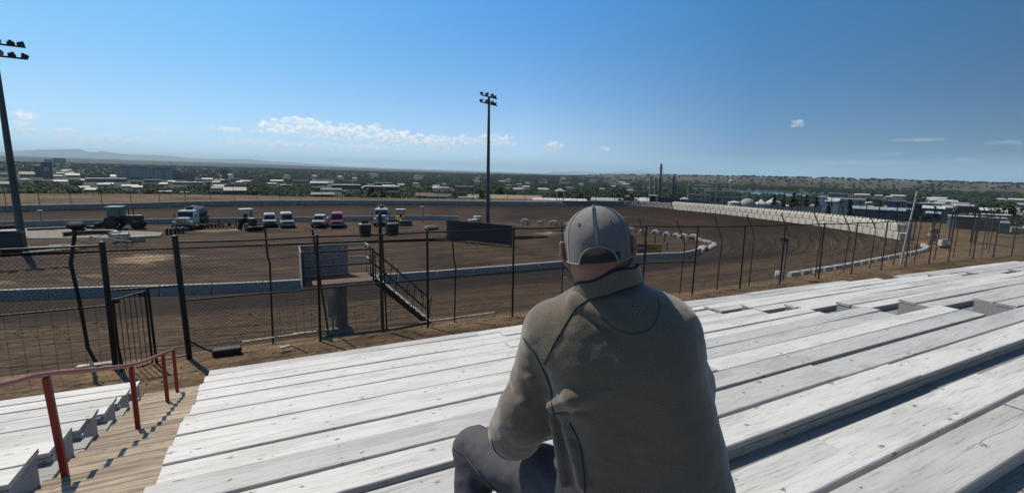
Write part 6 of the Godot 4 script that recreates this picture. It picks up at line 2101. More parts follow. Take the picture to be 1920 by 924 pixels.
func valley_buildings() -> void:
	building_materials()
	for q in [
		[-588, 1765, -38.7, 0.32, 15.8, 10.0, 32.9, 0, "flat", "dark", "slate", "grain_tower", "dark slab-sided block just right of the left light pole", "tower"],
		[-532, 1650, -38.7, 0.31, 18.9, 11.4, 43.6, 0, "flat", "dark", "slate", "grain_tower", "tallest dark block right of the left light pole, a pale panel on it", "tower"],
		[-1377, 4303, 7.0, 0.31, 39.2, 23.5, 25.7, 0, "flat", "dark", "slate", "apartment_block", "left one of two far blocks on the wooded skyline", "building"],
		[-1310, 4274, 8.5, 0.30, 63.5, 38.1, 33.1, 0, "flat", "dark", "slate", "apartment_block", "wider right one of two far blocks on the wooded skyline", "building"],
		[-644, 1725, -38.7, 0.36, 13.5, 10.0, 15.7, 0, "gable", "white", "beige", "house", "white-roofed house at the left edge beside the light pole", "house"],
		[-608, 1756, -38.7, 0.33, 30.6, 18.4, 17.7, 0, "gable", "grey", "beige", "house", "grey-roofed house between the light pole and the dark blocks", "house"],
		[-501, 1431, -38.7, 0.34, 20.7, 12.4, 6.0, 0, "dome", "white", "white", "storage_dome", "low white domed roof just right of the left light pole", "building"],
		[-530, 1811, -38.7, 0.28, 29.7, 17.8, 14.1, 0, "gable", "white", "grey", "house", "pale house right of the dark blocks", "house"],
		[-387, 1045, -38.7, 0.35, 16.4, 10.0, 10.4, 0, "gable", "tan", "beige", "house", "tan house on the slope at the left edge", "house"],
		[-364, 1450, -38.7, 0.25, 75.0, 45.0, 7.7, 0, "flat", "bright", "beige", "warehouse", "long brilliant white roof nearest the far fence on the left", "warehouse"],
		[-365, 1691, -38.7, 0.21, 89.7, 45.0, 13.7, 0, "gable", "white", "grey", "warehouse", "white gabled warehouse in front of the grain silos", "warehouse"],
		[-268, 1420, -38.7, 0.19, 32.0, 19.2, 6.5, 0, "flat", "bright", "grey", "warehouse", "small white roof below the right end of the grain silos", "warehouse"],
		[-176, 1275, -38.7, 0.14, 56.1, 33.6, 4.8, 0, "flat", "bright", "beige", "warehouse", "long thin white roof right of the silos, above the fence", "warehouse"],
		[-263, 2003, -38.7, 0.13, 37.7, 22.6, 15.2, 0, "flat", "grey", "grey", "office_building", "grey flat block right of the silo head house", "building"],
		[-122, 1275, -38.7, 0.10, 14.6, 10.0, 8.7, 0, "gable", "white", "beige", "house", "white gable end left of the small dark block", "house"],
		[-146, 1789, -38.7, 0.08, 17.9, 10.7, 31.5, 0, "flat", "dark", "slate", "office_building", "small dark upright block in the trees right of the silos", "tower"],
		[-122, 1416, -38.7, 0.09, 32.7, 19.6, 6.9, 0, "flat", "dark", "grey", "warehouse", "long dark shed at the foot of the small dark block", "shed"],
		[-33, 493, -24.3, 0.07, 16.6, 10.0, 7.2, 30, "gable", "pale", "grey", "barn", "pale sloping roof close behind the fence left of the white van", "barn"],
		[-71, 411, -19.7, 0.17, 7.3, 10.0, 1.9, 30, "flat", "bright", "red", "trailer", "white and red trailer parked just behind the far fence", "trailer"],
		[-60, 417, -20.4, 0.14, 4.5, 10.0, 1.6, 30, "flat", "tan", "beige", "trailer", "small tan trailer behind the far fence", "trailer"],
		[-99, 1532, -38.7, 0.06, 26.0, 15.6, 9.1, 0, "flat", "white", "grey", "warehouse", "pale shed between the small dark block and the row of roofs", "shed"],
		[4, 1453, -38.7, -0.00, 30.4, 18.2, 8.9, 0, "gable", "white", "beige", "house", "white-roofed house above the white van", "house"],
		[21, 1117, -38.7, -0.02, 17.6, 10.5, 4.6, 0, "flat", "bright", "grey", "warehouse", "short bright roof above the white van, nearer than the white house", "shed"],
		[63, 1419, -38.7, -0.04, 38.9, 23.4, 7.4, 0, "flat", "pale", "beige", "warehouse", "pale long roof above the white pickup", "warehouse"],
		[96, 1242, -38.7, -0.08, 37.5, 22.5, 10.5, 0, "gable", "white", "beige", "house", "white house with a grey roof above the pink van", "house"],
		[169, 1971, -38.7, -0.09, 61.9, 37.1, 8.3, 0, "flat", "dark", "grey", "warehouse", "dark roof among trees above the pink van", "warehouse"],
		[90, 911, -38.7, -0.10, 36.1, 21.6, 5.8, 0, "gable", "grey", "white", "house", "grey-roofed white house above the pink van, close behind the trees", "house"],
		[30, 360, -19.0, -0.08, 14.0, 10.0, 3.0, 30, "gable", "grey", "dark", "barn", "dark barn with a grey roof just behind the far wall", "barn"],
		[131, 1017, -38.7, -0.13, 55.5, 33.3, 8.7, 0, "flat", "bright", "dark", "warehouse", "left one of two long white roofs in the middle of the valley", "warehouse"],
		[193, 970, -38.7, -0.20, 70.1, 42.0, 7.5, 0, "flat", "bright", "dark", "warehouse", "right one of two long white roofs in the middle of the valley", "warehouse"],
		[241, 1187, -38.7, -0.20, 44.7, 26.8, 9.3, 0, "flat", "white", "beige", "warehouse", "pale stepped block just behind the right long white roof", "warehouse"],
		[190, 1450, -38.7, -0.13, 26.7, 16.0, 6.3, 0, "flat", "white", "grey", "warehouse", "small white roof behind the left long white roof", "shed"],
		[266, 1109, -38.7, -0.24, 14.8, 10.0, 10.2, 0, "gable", "white", "beige", "house", "small white house at the end of the long white roofs", "house"],
		[87, 298, -17.7, -0.28, 10.8, 10.0, 4.1, 30, "gable", "maroon", "pale", "barn", "maroon-roofed barn just beyond the far wall", "barn"],
		[92, 284, -17.3, -0.31, 13.8, 10.0, 3.7, 30, "gable", "green", "dark", "barn", "dark green roof adjoining the maroon one", "barn"],
		[403, 1244, -38.7, -0.31, 19.0, 11.4, 7.4, 0, "flat", "bright", "beige", "shed", "tiny bright roof in the trees above the dark green roof", "shed"],
		[360, 937, -38.7, -0.37, 39.5, 23.7, 9.1, 0, "flat", "pale", "beige", "warehouse", "low pink-grey building left of the middle light pole", "warehouse"],
		[109, 264, -16.3, -0.39, 9.0, 10.0, 3.2, 30, "gable", "bluegrey", "grey", "shed", "blue-grey roof at the foot of the middle light pole", "shed"],
		[99, 247, -15.8, -0.38, 13.4, 10.0, 1.5, 30, "flat", "pale", "grey", "shed", "low pale shed in front of the blue-grey roof", "shed"],
		[100, 200, -13.4, -0.46, 28.7, 17.2, 3.2, 30, "gable", "tan", "tan", "warehouse", "long tan roof just beyond the far wall right of the middle light pole", "warehouse"],
		[115, 179, -12.6, -0.57, 22.3, 13.4, 1.9, 30, "gable", "bright", "pale", "warehouse", "long white corrugated roof beyond the far wall, above the man's cap", "warehouse"],
		[138, 171, -12.5, -0.68, 16.5, 10.0, 2.2, 30, "gable", "white", "pale", "warehouse", "white roof between the white corrugated roof and the teal toilet", "warehouse"],
		[137, 149, -11.7, -0.74, 7.2, 10.0, 2.8, 30, "gable", "bright", "pale", "warehouse", "bright white roof left of the pale hut", "warehouse"],
		[458, 878, -38.7, -0.48, 18.1, 10.9, 9.1, 0, "gable", "white", "beige", "house", "white house in the trees right of the middle light pole", "house"],
		[1106, 1872, -38.7, -0.53, 24.8, 14.9, 12.4, 0, "flat", "white", "beige", "house", "tiny white block in the far trees right of the middle pole", "house"],
		[1186, 1807, -38.7, -0.58, 34.2, 20.5, 12.3, 0, "flat", "white", "grey", "house", "tiny pale block in the far trees above the man's cap", "house"],
		[1402, 1690, -38.7, -0.69, 23.9, 14.4, 9.8, 0, "flat", "bright", "beige", "house", "tiny bright block in the far trees right of the man's cap", "house"],
		[1413, 1226, -38.7, -0.86, 64.0, 38.4, 7.9, 0, "flat", "white", "grey", "warehouse", "white roofs beyond the refinery by the river", "warehouse"],
		[443, 251, -23.6, -1.06, 7.2, 10.0, 7.7, 30, "flat", "white", "white", "warehouse", "white slab-sided plant building left of the white domed roofs", "warehouse"],
		[446, 243, -23.2, -1.07, 10.2, 10.0, 7.2, 30, "gable", "bright", "white", "warehouse", "largest white gabled plant building on the right", "warehouse"],
		[479, 244, -23.1, -1.10, 20.8, 12.5, 5.4, 30, "flat", "bright", "pale", "warehouse", "long white plant building right of the largest white one", "warehouse"],
		[1160, 620, -38.7, -1.08, 36.3, 21.8, 7.4, 0, "flat", "white", "grey", "warehouse", "white roofs just behind the largest white plant building", "warehouse"],
		[249, 114, -14.2, -1.14, 19.7, 11.8, 2.2, 30, "gable", "paleblue", "grey", "warehouse", "long pale blue roof behind the outer fence at the right", "warehouse"],
		[323, 131, -14.8, -1.18, 7.9, 10.0, 2.1, 30, "flat", "dark", "dark", "warehouse", "long dark roof right of the pale blue one", "warehouse"],
		[294, 112, -14.5, -1.21, 7.5, 10.0, 2.6, 30, "gable", "bright", "grey", "house", "bright white roof left of the dark awning", "house"],
		[276, 105, -15.5, -1.21, 4.6, 10.0, 1.7, 30, "gable", "paleblue", "dark", "house", "pale blue roof right of the leaning white pole", "house"],
		[316, 113, -14.4, -1.23, 6.0, 10.0, 2.2, 30, "gable", "white", "beige", "house", "white roof behind the dark awning", "house"],
		[318, 100, -15.0, -1.27, 10.0, 10.0, 2.6, 30, "gable", "bright", "grey", "house", "bright cream roof above the row of cabins", "house"],
		[418, 162, -17.8, -1.20, 4.8, 10.0, 2.3, 30, "flat", "bright", "beige", "house", "small bright block right of the tip of the leaning pole", "house"],
		[504, 219, -20.8, -1.16, 13.0, 10.0, 2.4, 30, "flat", "pale", "grey", "warehouse", "pale roofs left of the tip of the leaning pole", "warehouse"],
	]:
		building(q)
	# grain silos: two rows of joined concrete cylinders, a head house and a mast
	var o := thing("grain_silos", "long grey bank of concrete grain silos among the trees on the left", "silos", w(-334, 1690, -38.7), deg_to_rad(11))
	placed.push_back([-11.2, 1690, 3.0])
	for k in 15:
		var m := MB.new()
		var tall := 33.0 if k < 9 else 31.0
		m.rod(Vector3(-62 + 8.6 * k, 0, 0), Vector3(-62 + 8.6 * k, tall, 0), 4.6, 4.6, 16)
		part("silo", m, M.wall_silo if k % 3 else M.wall_pale, o)
	var g := MB.new()
	g.box(Vector3(-27, 34.5, 0), Vector3(76, 3.0, 5))
	g.box(Vector3(40, 33, 0), Vector3(44, 3.5, 6))
	part("gallery", g, M.wall_grey, o)
	g = MB.new()
	g.box(Vector3(72, 14, 0), Vector3(16, 28, 14))
	g.box(Vector3(98, 11, 0), Vector3(38, 22, 14))
	part("head_house", g, M.wall_grey, o)
	g = MB.new()
	g.rod(Vector3(62, 30, 0), Vector3(62, 52, 0), 0.9, 0.6, 8)
	part("mast", g, M.wall_dark, o)
	# gazebo roof peeping over the wall above the cap
	o = thing("gazebo", "small white open pavilion roof beyond the wall above the man's cap", "gazebo", w(101, 157, -8.6), -0.5)
	for s in [[-1, -1], [1, -1], [1, 1], [-1, 1]]:
		g = MB.new()
		g.box(Vector3(s[0] * 1.3, -0.5, s[1] * 1.3), Vector3(0.2, 5.0, 0.2))
		part("post", g, M.wall_white, o)
	g = MB.new()
	g.taper(Vector3(0, 2.0, 0), Vector2(4.0, 4.0), Vector2(0.8, 0.8), 1.1)
	part("roof", g, M.roof_white, o)
	# far small houses, too alike to tell apart from here
	var protos := []
	for k in 4:
		var h := Node3D.new()
		var m := MB.new()
		var wd := 14.0 + 5.0 * k
		m.box(Vector3(0, 1.8, 0), Vector3(wd, 3.6, 10))
		part("wall", m, [M.wall_beige, M.wall_grey, M.wall_white, M.wall_pale][k], h)
		m = MB.new()
		m.face([Vector3(-wd * 0.53, 3.5, 5.6), Vector3(wd * 0.53, 3.5, 5.6), Vector3(wd * 0.53, 6.2, 0), Vector3(-wd * 0.53, 6.2, 0)], Vector3(0, 1, 0.3))
		m.face([Vector3(-wd * 0.53, 3.5, -5.6), Vector3(wd * 0.53, 3.5, -5.6), Vector3(wd * 0.53, 6.2, 0), Vector3(-wd * 0.53, 6.2, 0)], Vector3(0, 1, -0.3))
		part("roof", m, [M.roof_white, M.roof_grey, M.roof_pale, M.roof_bright][k], h)
		protos.push_back(h)
	var zones := [[-19.0, 8.0, 900.0, 2600.0, 34, "far house", "small far-off house among the trees in the left part of the valley", "far houses among trees on the left"],
		[8.0, 44.0, 1000.0, 3000.0, 40, "far house", "small far-off house among the trees in the middle of the valley", "far houses among trees in the middle"],
		[60.0, 76.0, 330.0, 1500.0, 70, "far house", "small low house in the spread-out town at the far right", "houses of the town at the far right"]]
	for z in zones:
		for k in z[4]:
			var az := rng.randf_range(z[0], z[1])
			var d: float = z[2] * pow(z[3] / z[2], rng.randf())
			var h: Node3D = protos[rng.randi() % 4].duplicate()
			h.name = numbered("far_house")
			add_child(h)
			h.position = polar(az, d, valley_height(az, d))
			h.rotation.y = -deg_to_rad(az) + rng.randf_range(-0.5, 0.5)
			tag(h, z[6], "house", z[7])
			placed.push_back([az, d, rad_to_deg(atan2(9.0, d))])
	for h in protos:
		h.free()
	refinery()
	trees()

func refinery() -> void:
	# process columns and stacks in front of the river
	var spots := [[1206, 28, 1.2, "d"], [1215, 41, 1.5, "g"], [1219, 26, 1.2, "g"], [1224, 38, 1.2, "g"], [1233, 56, 1.9, "d"], [1239, 25, 1.0, "g"], [1252, 20, 1.3, "d"], [1258, 41, 2.0, "k"], [1262, 30, 1.3, "k"], [1268, 26, 1.0, "d"], [1287, 30, 1.6, "g"], [1296, 18, 1.2, "g"], [1311, 26, 1.2, "g"], [1338, 38, 0.7, "g"], [1353, 31, 0.7, "g"], [1397, 26, 0.7, "g"]]
	var names := ["short dark process column at the left end of the refinery", "tall slim grey column near the left end of the refinery", "lower grey column between two taller ones at the left of the refinery", "slim grey column just left of the tall stack", "tallest dark stack of the refinery", "short grey column just right of the tall stack", "short dark column left of the black tower", "broad black tower in the middle of the refinery", "black column leaning on the broad black tower", "thin dark column right of the black tower", "pale column with a white drum beside it", "short grey vessel right of the pale column", "grey column standing left of the pipe frames", "thin flare mast before the river", "thin mast at the right end of the pipe frames", "thin lamp mast before the white tanks at the river"]
	for k in spots.size():
		var q = spots[k]
		var az: float = 27.0 + rad_to_deg(atan((q[0] - 960.0) / 870.0))
		var d := 600.0 / cos(deg_to_rad(az - 27.0)) + (k % 3) * 12.0
		var o := thing("refinery_column", names[k], "refinery tower", polar(az, d, -39.0), -deg_to_rad(az), "refinery columns and stacks")
		var mt: Material = {"d": M.wall_grey, "g": M.wall_pale, "k": M.pipe_dark}[q[3]]
		var m := MB.new()
		m.lathe([Vector2(q[2] * 0.9, 0), Vector2(q[2] * 0.8, 1.0), Vector2(q[2] * 0.75, q[1] * 0.6), Vector2(q[2] * 0.7, q[1] * 0.97), Vector2(0.01, q[1])], Vector3.ZERO, Basis(), 12)
		part("shell", m, mt, o)
		for f in [0.35, 0.62, 0.88]:
			if q[2] < 0.9: continue
			m = MB.new()
			m.rod(Vector3(0, q[1] * f, 0), Vector3(0, q[1] * f + 0.5, 0), q[2] * 1.7, q[2] * 1.7, 12)
			m.rod(Vector3(q[2] * 1.25, 0, 0.3), Vector3(q[2] * 1.25, q[1] * f, 0.3), 0.25, 0.25, 6)
			part("gallery", m, M.pipe_dark, o)
	# pipe frames
	var fr := ["wide grey pipe frame in the middle of the refinery", "tall grey pipe frame right of the middle, before the river", "low grey pipe frame at the right end of the refinery", "low pipe rack at the foot of the tall stack"]
	var k := 0
	for q in [[1308, 26, 16, 4], [1345, 34, 21, 5], [1372, 26, 14, 4], [1238, 34, 9, 5]]:
		var az: float = 27.0 + rad_to_deg(atan((q[0] - 960.0) / 870.0))
		var o := thing("refinery_rack", fr[k], "pipe rack", polar(az, 585.0 / cos(deg_to_rad(az - 27.0)), -39.0), -deg_to_rad(az), "refinery pipe frames")
		for c in q[3]:
			for e in [-3.0, 3.0]:
				var m := MB.new()
				m.box(Vector3(-q[1] * 0.5 + q[1] * c / (q[3] - 1.0), q[2] * 0.5, e), Vector3(0.8, q[2], 0.8))
				part("column", m, M.pipe_grey, o)
		for l in 3:
			var m := MB.new()
			m.box(Vector3(0, q[2] * (0.35 + 0.32 * l), 0), Vector3(q[1] + 1.0, 0.9, 6.6))
			part("deck", m, M.pipe_grey if l % 2 else M.pipe_dark, o)
			for p in 3:
				m = MB.new()
				m.tube([Vector3(-q[1] * 0.5 + 3.0 * p, q[2] * 0.1, 3.4), Vector3(-q[1] * 0.5 + 3.0 * p, q[2] * (0.35 + 0.32 * l) + 1.4, 3.4), Vector3(q[1] * 0.5 - 2.0 * p, q[2] * (0.35 + 0.32 * l) + 1.4, 3.4), Vector3(q[1] * 0.5 - 2.0 * p, q[2] * 0.15, 3.4)], 0.45, 6)
				part("pipe", m, M.wall_pale, o)
		k += 1
	# storage tanks and spheres
	var tn := ["white drum by the pale refinery column", "white cylindrical tank left of the round grey one", "round grey storage tank before the river", "white tank with a cone roof right of the grey one", "white tank on the right with a small vent on top", "white water sphere on a stem across the river", "low white tank at the right of the storage yard"]
	k = 0
	for q in [[1280, 5, 13, "cyl"], [1374, 7, 10, "cyl"], [1399, 9, 9, "ball"], [1424, 7, 9, "cone"], [1447, 8, 11, "cone"], [1364, 5, 26, "stem"], [1476, 9, 7, "cyl"]]:
		var az: float = 27.0 + rad_to_deg(atan((q[0] - 960.0) / 870.0))
		var d := (560.0 if q[3] != "stem" else 1500.0) / cos(deg_to_rad(az - 27.0))
		var o := thing("storage_tank", tn[k], "storage tank", polar(az, d, -39.0), 0.0, "tanks of the refinery")
		placed.push_back([az, d, 0.8])
		var m := MB.new()
		var mt: Material = M.wall_pale if q[3] == "ball" else M.wall_white
		if q[3] == "ball":
			m.ball(Vector3(0, q[2] * 0.75, 0), Vector3(q[1], q[1] * 0.9, q[1]), 18, 10)
			m.rod(Vector3.ZERO, Vector3(0, q[2] * 0.5, 0), q[1] * 0.8, q[1] * 0.8, 14)
		elif q[3] == "stem":
			m.ball(Vector3(0, q[2], 0), Vector3(q[1] * 1.4, q[1] * 1.6, q[1] * 1.4), 16, 10)
			m.rod(Vector3.ZERO, Vector3(0, q[2], 0), 1.5, 1.2, 10)
			m.rod(Vector3(0, q[2], 0), Vector3(0, q[2] + 18.0, 0), 0.9, 0.6, 8)
		else:
			m.rod(Vector3.ZERO, Vector3(0, q[2], 0), q[1], q[1], 20)
			m.lathe([Vector2(q[1], q[2]), Vector2(q[1] * 0.3, q[2] + (3.5 if q[3] == "cone" else 1.2)), Vector2(0.01, q[2] + (5.5 if q[3] == "cone" else 1.4))], Vector3.ZERO, Basis(), 20)
		part("shell", m, mt, o)
		m = MB.new()
		m.torus(Vector3(0, q[2] * 0.6, 0), q[1] * 1.0, 0.2, Basis(), 20, 5)
		part("rim", m, M.pipe_grey, o)
		k += 1

func leaves(mb: MB, at: Vector3, size: Vector3, count: int, leaf: float, dark: Color, light: Color) -> void:
	# leaf clumps spread through a crown, thicker towards the outside, with gaps between clumps
	var clumps := []
	for k in maxi(5, count / 26):
		var d := Vector3(rng.randfn(), rng.randfn(), rng.randfn()).normalized() * pow(rng.randf(), 0.38) * 0.86
		clumps.push_back([d, rng.randf_range(0.16, 0.32), rng.randf()])
	for k in count:
		var q = clumps[k % clumps.size()]
		var o: Vector3 = Vector3(rng.randfn(), rng.randfn(), rng.randfn()) * q[1] * 0.55
		var p: Vector3 = q[0] + o
		var pos := at + p * size
		var nn: Vector3 = (p.normalized() * 0.7 + o.normalized() * 0.6 + Vector3(0, 0.25, 0)).normalized()
		var t := Vector3(rng.randfn(), rng.randfn(), rng.randfn()).normalized()
		var a: Vector3 = nn.cross(t).normalized()
		if a == Vector3.ZERO: a = Vector3.RIGHT
		var b: Vector3 = (t + nn * 0.4).normalized()
		var s := leaf * rng.randf_range(0.6, 1.4)
		mb.col = dark.lerp(light, clampf(q[2] * 0.7 + rng.randf() * 0.35, 0.0, 1.0))
		var i := mb.vert(pos - a * s * 0.5, nn)
		mb.vert(pos + b * s * 0.7, nn)
		mb.vert(pos + a * s * 0.5, nn)
		mb.vert(pos - b * s * 0.6, nn)
		mb.quad(i, i + 1, i + 2, i + 3)

func make_tree(called: String, kind: String, high: float) -> Node3D:
	var o := Node3D.new()
	o.name = numbered(called)
	add_child(o)
	var m := MB.new()
	var lo := high * (0.12 if kind == "pine" else 0.25)
	m.tube([Vector3(0, -2.0, 0), Vector3(0.1, high * 0.3, 0), Vector3(-0.1, high * 0.6, 0.1), Vector3(0, high * 0.93, 0)], [high * 0.03, high * 0.024, high * 0.014, high * 0.004], 8)
	for k in 9:
		var y := high * rng.randf_range(0.28, 0.75)
		var a := rng.randf() * TAU
		var r := high * rng.randf_range(0.14, 0.26) * (0.6 if kind == "pine" else 1.0)
		m.tube([Vector3(0, y, 0), Vector3(cos(a) * r * 0.5, y + r * 0.35, sin(a) * r * 0.5), Vector3(cos(a) * r, y + r * (0.1 if kind == "pine" else 0.8), sin(a) * r)], [high * 0.010, high * 0.007, high * 0.003], 5)
	part("trunk", m, M.bark, o)
	m = MB.new()
	m.tint = true
	if kind == "pine":
		for k in 9:
			var f := k / 8.0
			var y := lerpf(lo, high * 0.96, f)
			var r := high * 0.25 * (1.0 - f * 0.86) * (0.8 if k == 0 else 1.0)
			leaves(m, Vector3(0, y, 0), Vector3(r, high * 0.09, r), 260 - 20 * k, high * 0.055, Color(0.012, 0.020, 0.013), Color(0.030, 0.045, 0.026))
	else:
		for k in 6:
			var a := k * 2.4
			var r := high * 0.17 * (0.0 if k == 5 else 1.0)
			leaves(m, Vector3(cos(a) * r, high * (0.5 + 0.06 * (k % 3)) + (high * 0.2 if k == 5 else 0.0), sin(a) * r), Vector3(high * 0.24, high * 0.25, high * 0.24), 260, high * 0.036, Color(0.020, 0.036, 0.014), Color(0.060, 0.085, 0.034))
	part("crown", m, M.foliage, o)
	return o

func trees() -> void:
	var fm := StandardMaterial3D.new()
	fm.vertex_color_use_as_albedo = true
	fm.roughness = 0.8
	fm.metallic_specular = 0.2
	fm.backlight_enabled = true
	fm.backlight = Color(0.35, 0.38, 0.25)
	M.foliage = fm
	# trees one can tell apart
	var pine := make_tree("pine_tree", "pine", 8.0)
	var pine_at := [[1448, 366], [1466, 371], [1484, 363], [1508, 367], [1528, 371], [1551, 381], [1590, 376]]
	var pine_names := ["dark pine at the left of the row beyond the white block wall", "second dark pine from the left beyond the white block wall, lower than its neighbours", "tallest dark pine of the row beyond the white block wall", "dark pine just right of the tallest one beyond the white block wall", "dark pine standing before the white plant buildings", "lowest dark pine, left of the largest white plant building", "broad dark pine apart from the row, above the lone white sheet"]
	for k in pine_at.size():
		var q = pine_at[k]
		var az: float = 27.0 + rad_to_deg(atan((q[0] - 960.0) / 870.0))
		var d := 136.0 / cos(deg_to_rad(az - 27.0))
		var top: float = -(q[1] - (325.0 + (q[0] - 960.0) * 0.0195)) / 870.0 * 136.0
		var p := pine if k == 0 else copy(pine, Vector3.ZERO, 0.0, "")
		p.position = polar(az, d, -13.0)
		p.rotation.y = k * 1.3
		var s := (top + 13.0) / 8.0
		p.scale = Vector3(s * (1.25 if k == 6 else 0.95), s, s * (1.25 if k == 6 else 0.95))
		tag(p, pine_names[k], "tree", "row of dark pines")
	var broad := make_tree("cottonwood_tree", "broad", 16.0)
	var list := [[905, 352, 210, "broad tree just left of the middle light pole, beyond the far wall"], [940, 345, 250, "dark broad tree right of the middle light pole, behind the tan roof"], [962, 352, 235, "lower broad tree right of the middle light pole at the tan roof's middle"], [1045, 350, 230, "broad tree above the man's cap, behind the white roof"], [1080, 356, 215, "rounded tree right of the gazebo above the man's cap"], [1168, 352, 190, "wide dark tree left of the refinery, by the teal toilet"], [1186, 362, 180, "low dark tree adjoining the wide one by the teal toilet"],
		[1898, 372, 150, "large green tree at the right edge above the white tote"], [1872, 384, 165, "green tree left of the large one at the right edge"], [1812, 392, 175, "dark tree above the white-ended shed"], [1795, 398, 160, "low dark tree at the left end of the row of cabins"], [1728, 398, 150, "dark bush-like tree behind the pale blue roof"],
		[690, 346, 240, "green tree before the long white roofs"], [715, 352, 215, "rounded tree at the gap between the long white roofs"], [740, 356, 205, "low tree left of the maroon barn"], [656, 358, 210, "low green tree right of the dark barn"], [845, 365, 190, "low tree between the dark green roof and the light pole"], [280, 350, 225, "olive tree beyond the fence below the silos"], [300, 354, 210, "olive tree just right of the other one below the silos"], [345, 356, 215, "wide low tree beyond the fence above the water truck"], [135, 352, 215, "low tree beyond the fence below the pale house"], [240, 356, 200, "low tree beyond the fence below the brilliant white roof"], [530, 358, 215, "low dark tree beyond the fence above the white van"], [478, 352, 220, "dark tree right of the pale sloping roof"], [58, 350, 205, "dark bushy tree beyond the fence just right of the left light pole"]]
	for k in list.size():
		var q = list[k]
		var az: float = 27.0 + rad_to_deg(atan((q[0] - 960.0) / 870.0))
		var d: float = q[2] / cos(deg_to_rad(az - 27.0))
		var top: float = -(q[1] - (325.0 + (q[0] - 960.0) * 0.0195)) / 870.0 * q[2]
		var base := -30.0 if q[2] > 200 else -24.0
		var p := broad if k == 0 else copy(broad, Vector3.ZERO, 0.0, "")
		p.position = polar(az, d, base)
		p.rotation.y = k * 0.9
		var s: float = (top - base) / 16.0
		p.scale = Vector3(s * rng.randf_range(0.85, 1.1), s * 0.97, s * rng.randf_range(0.85, 1.1))
		tag(p, q[3], "tree", "broad trees beyond the track")
	# the wooded valley: thousands of crowns that read as one mass
	var crown := MB.new()
	crown.tint = true
	leaves(crown, Vector3(0, 0.52, 0), Vector3(0.42, 0.48, 0.42), 230, 0.13, Color(0.55, 0.55, 0.55), Color(1.0, 1.0, 1.0))
	var n1 := noise(0.0035, 3, 91)
	var where := []
	var tries := 0
	while where.size() < 19000 and tries < 70000:
		tries += 1
		var az := rng.randf_range(-32.0, 86.0)
		var d := 330.0 * pow(5200.0 / 330.0, pow(rng.randf(), 0.8))
		var p := polar(az, d, 0)
		if n1.get_noise_2d(p.x, p.z) < (-0.3 if az < 58.0 else -0.05) - (0.2 if d > 1300.0 else 0.0):
			continue
		if az > 36.0 and d > 2050.0 and rng.randf() < 0.6: continue
		if az > 42.0 and az < 66.0 and d > 560.0 / cos(deg_to_rad(az - 27.0)) and d < 1620.0 and p.x > 800.0 and -p.z < 1250.0 and Geometry2D.is_point_in_polygon(Vector2(p.x, -p.z), PackedVector2Array([Vector2(830, 540), Vector2(930, 760), Vector2(1235, 980), Vector2(1560, 1140), Vector2(1440, 930), Vector2(1270, 780), Vector2(1200, 620), Vector2(1190, 530), Vector2(900, 470)])):
			continue
		if az > 40.0 and az < 60.0 and d > 520.0 and d < 760.0: continue
		var hide := false
		for b in placed:
			if absf(az - b[0]) < b[2] + 0.2 and d < b[1] + 8.0 and d > b[1] * 0.70:
				hide = true
				break
		if hide: continue
		where.push_back([az, d])
	var mm := MultiMesh.new()
	mm.transform_format = MultiMesh.TRANSFORM_3D
	mm.use_colors = true
	mm.mesh = crown.mesh(fm)
	mm.instance_count = where.size()
	for k in where.size():
		var az: float = where[k][0]
		var d: float = where[k][1]
		var h := rng.randf_range(8.0, 15.0)
		var p := polar(az, d, valley_height(az, d) - 0.8)
		mm.set_instance_transform(k, Transform3D(Basis(Vector3.UP, rng.randf() * TAU).scaled(Vector3(h * rng.randf_range(1.0, 1.7), h, h * rng.randf_range(1.0, 1.7))), p))
		var c := Color(0.026, 0.050, 0.020).lerp(Color(0.068, 0.095, 0.034), pow(rng.randf(), 1.4))
		mm.set_instance_color(k, c)
	var mi := MultiMeshInstance3D.new()
	mi.multimesh = mm
	mi.name = "valley_woods"
	add_child(mi)
	tag(mi, "dark green woods filling the wide valley beyond the track", "woods", "", "stuff")

# ---------------------------------------------------------------- the man on the bench

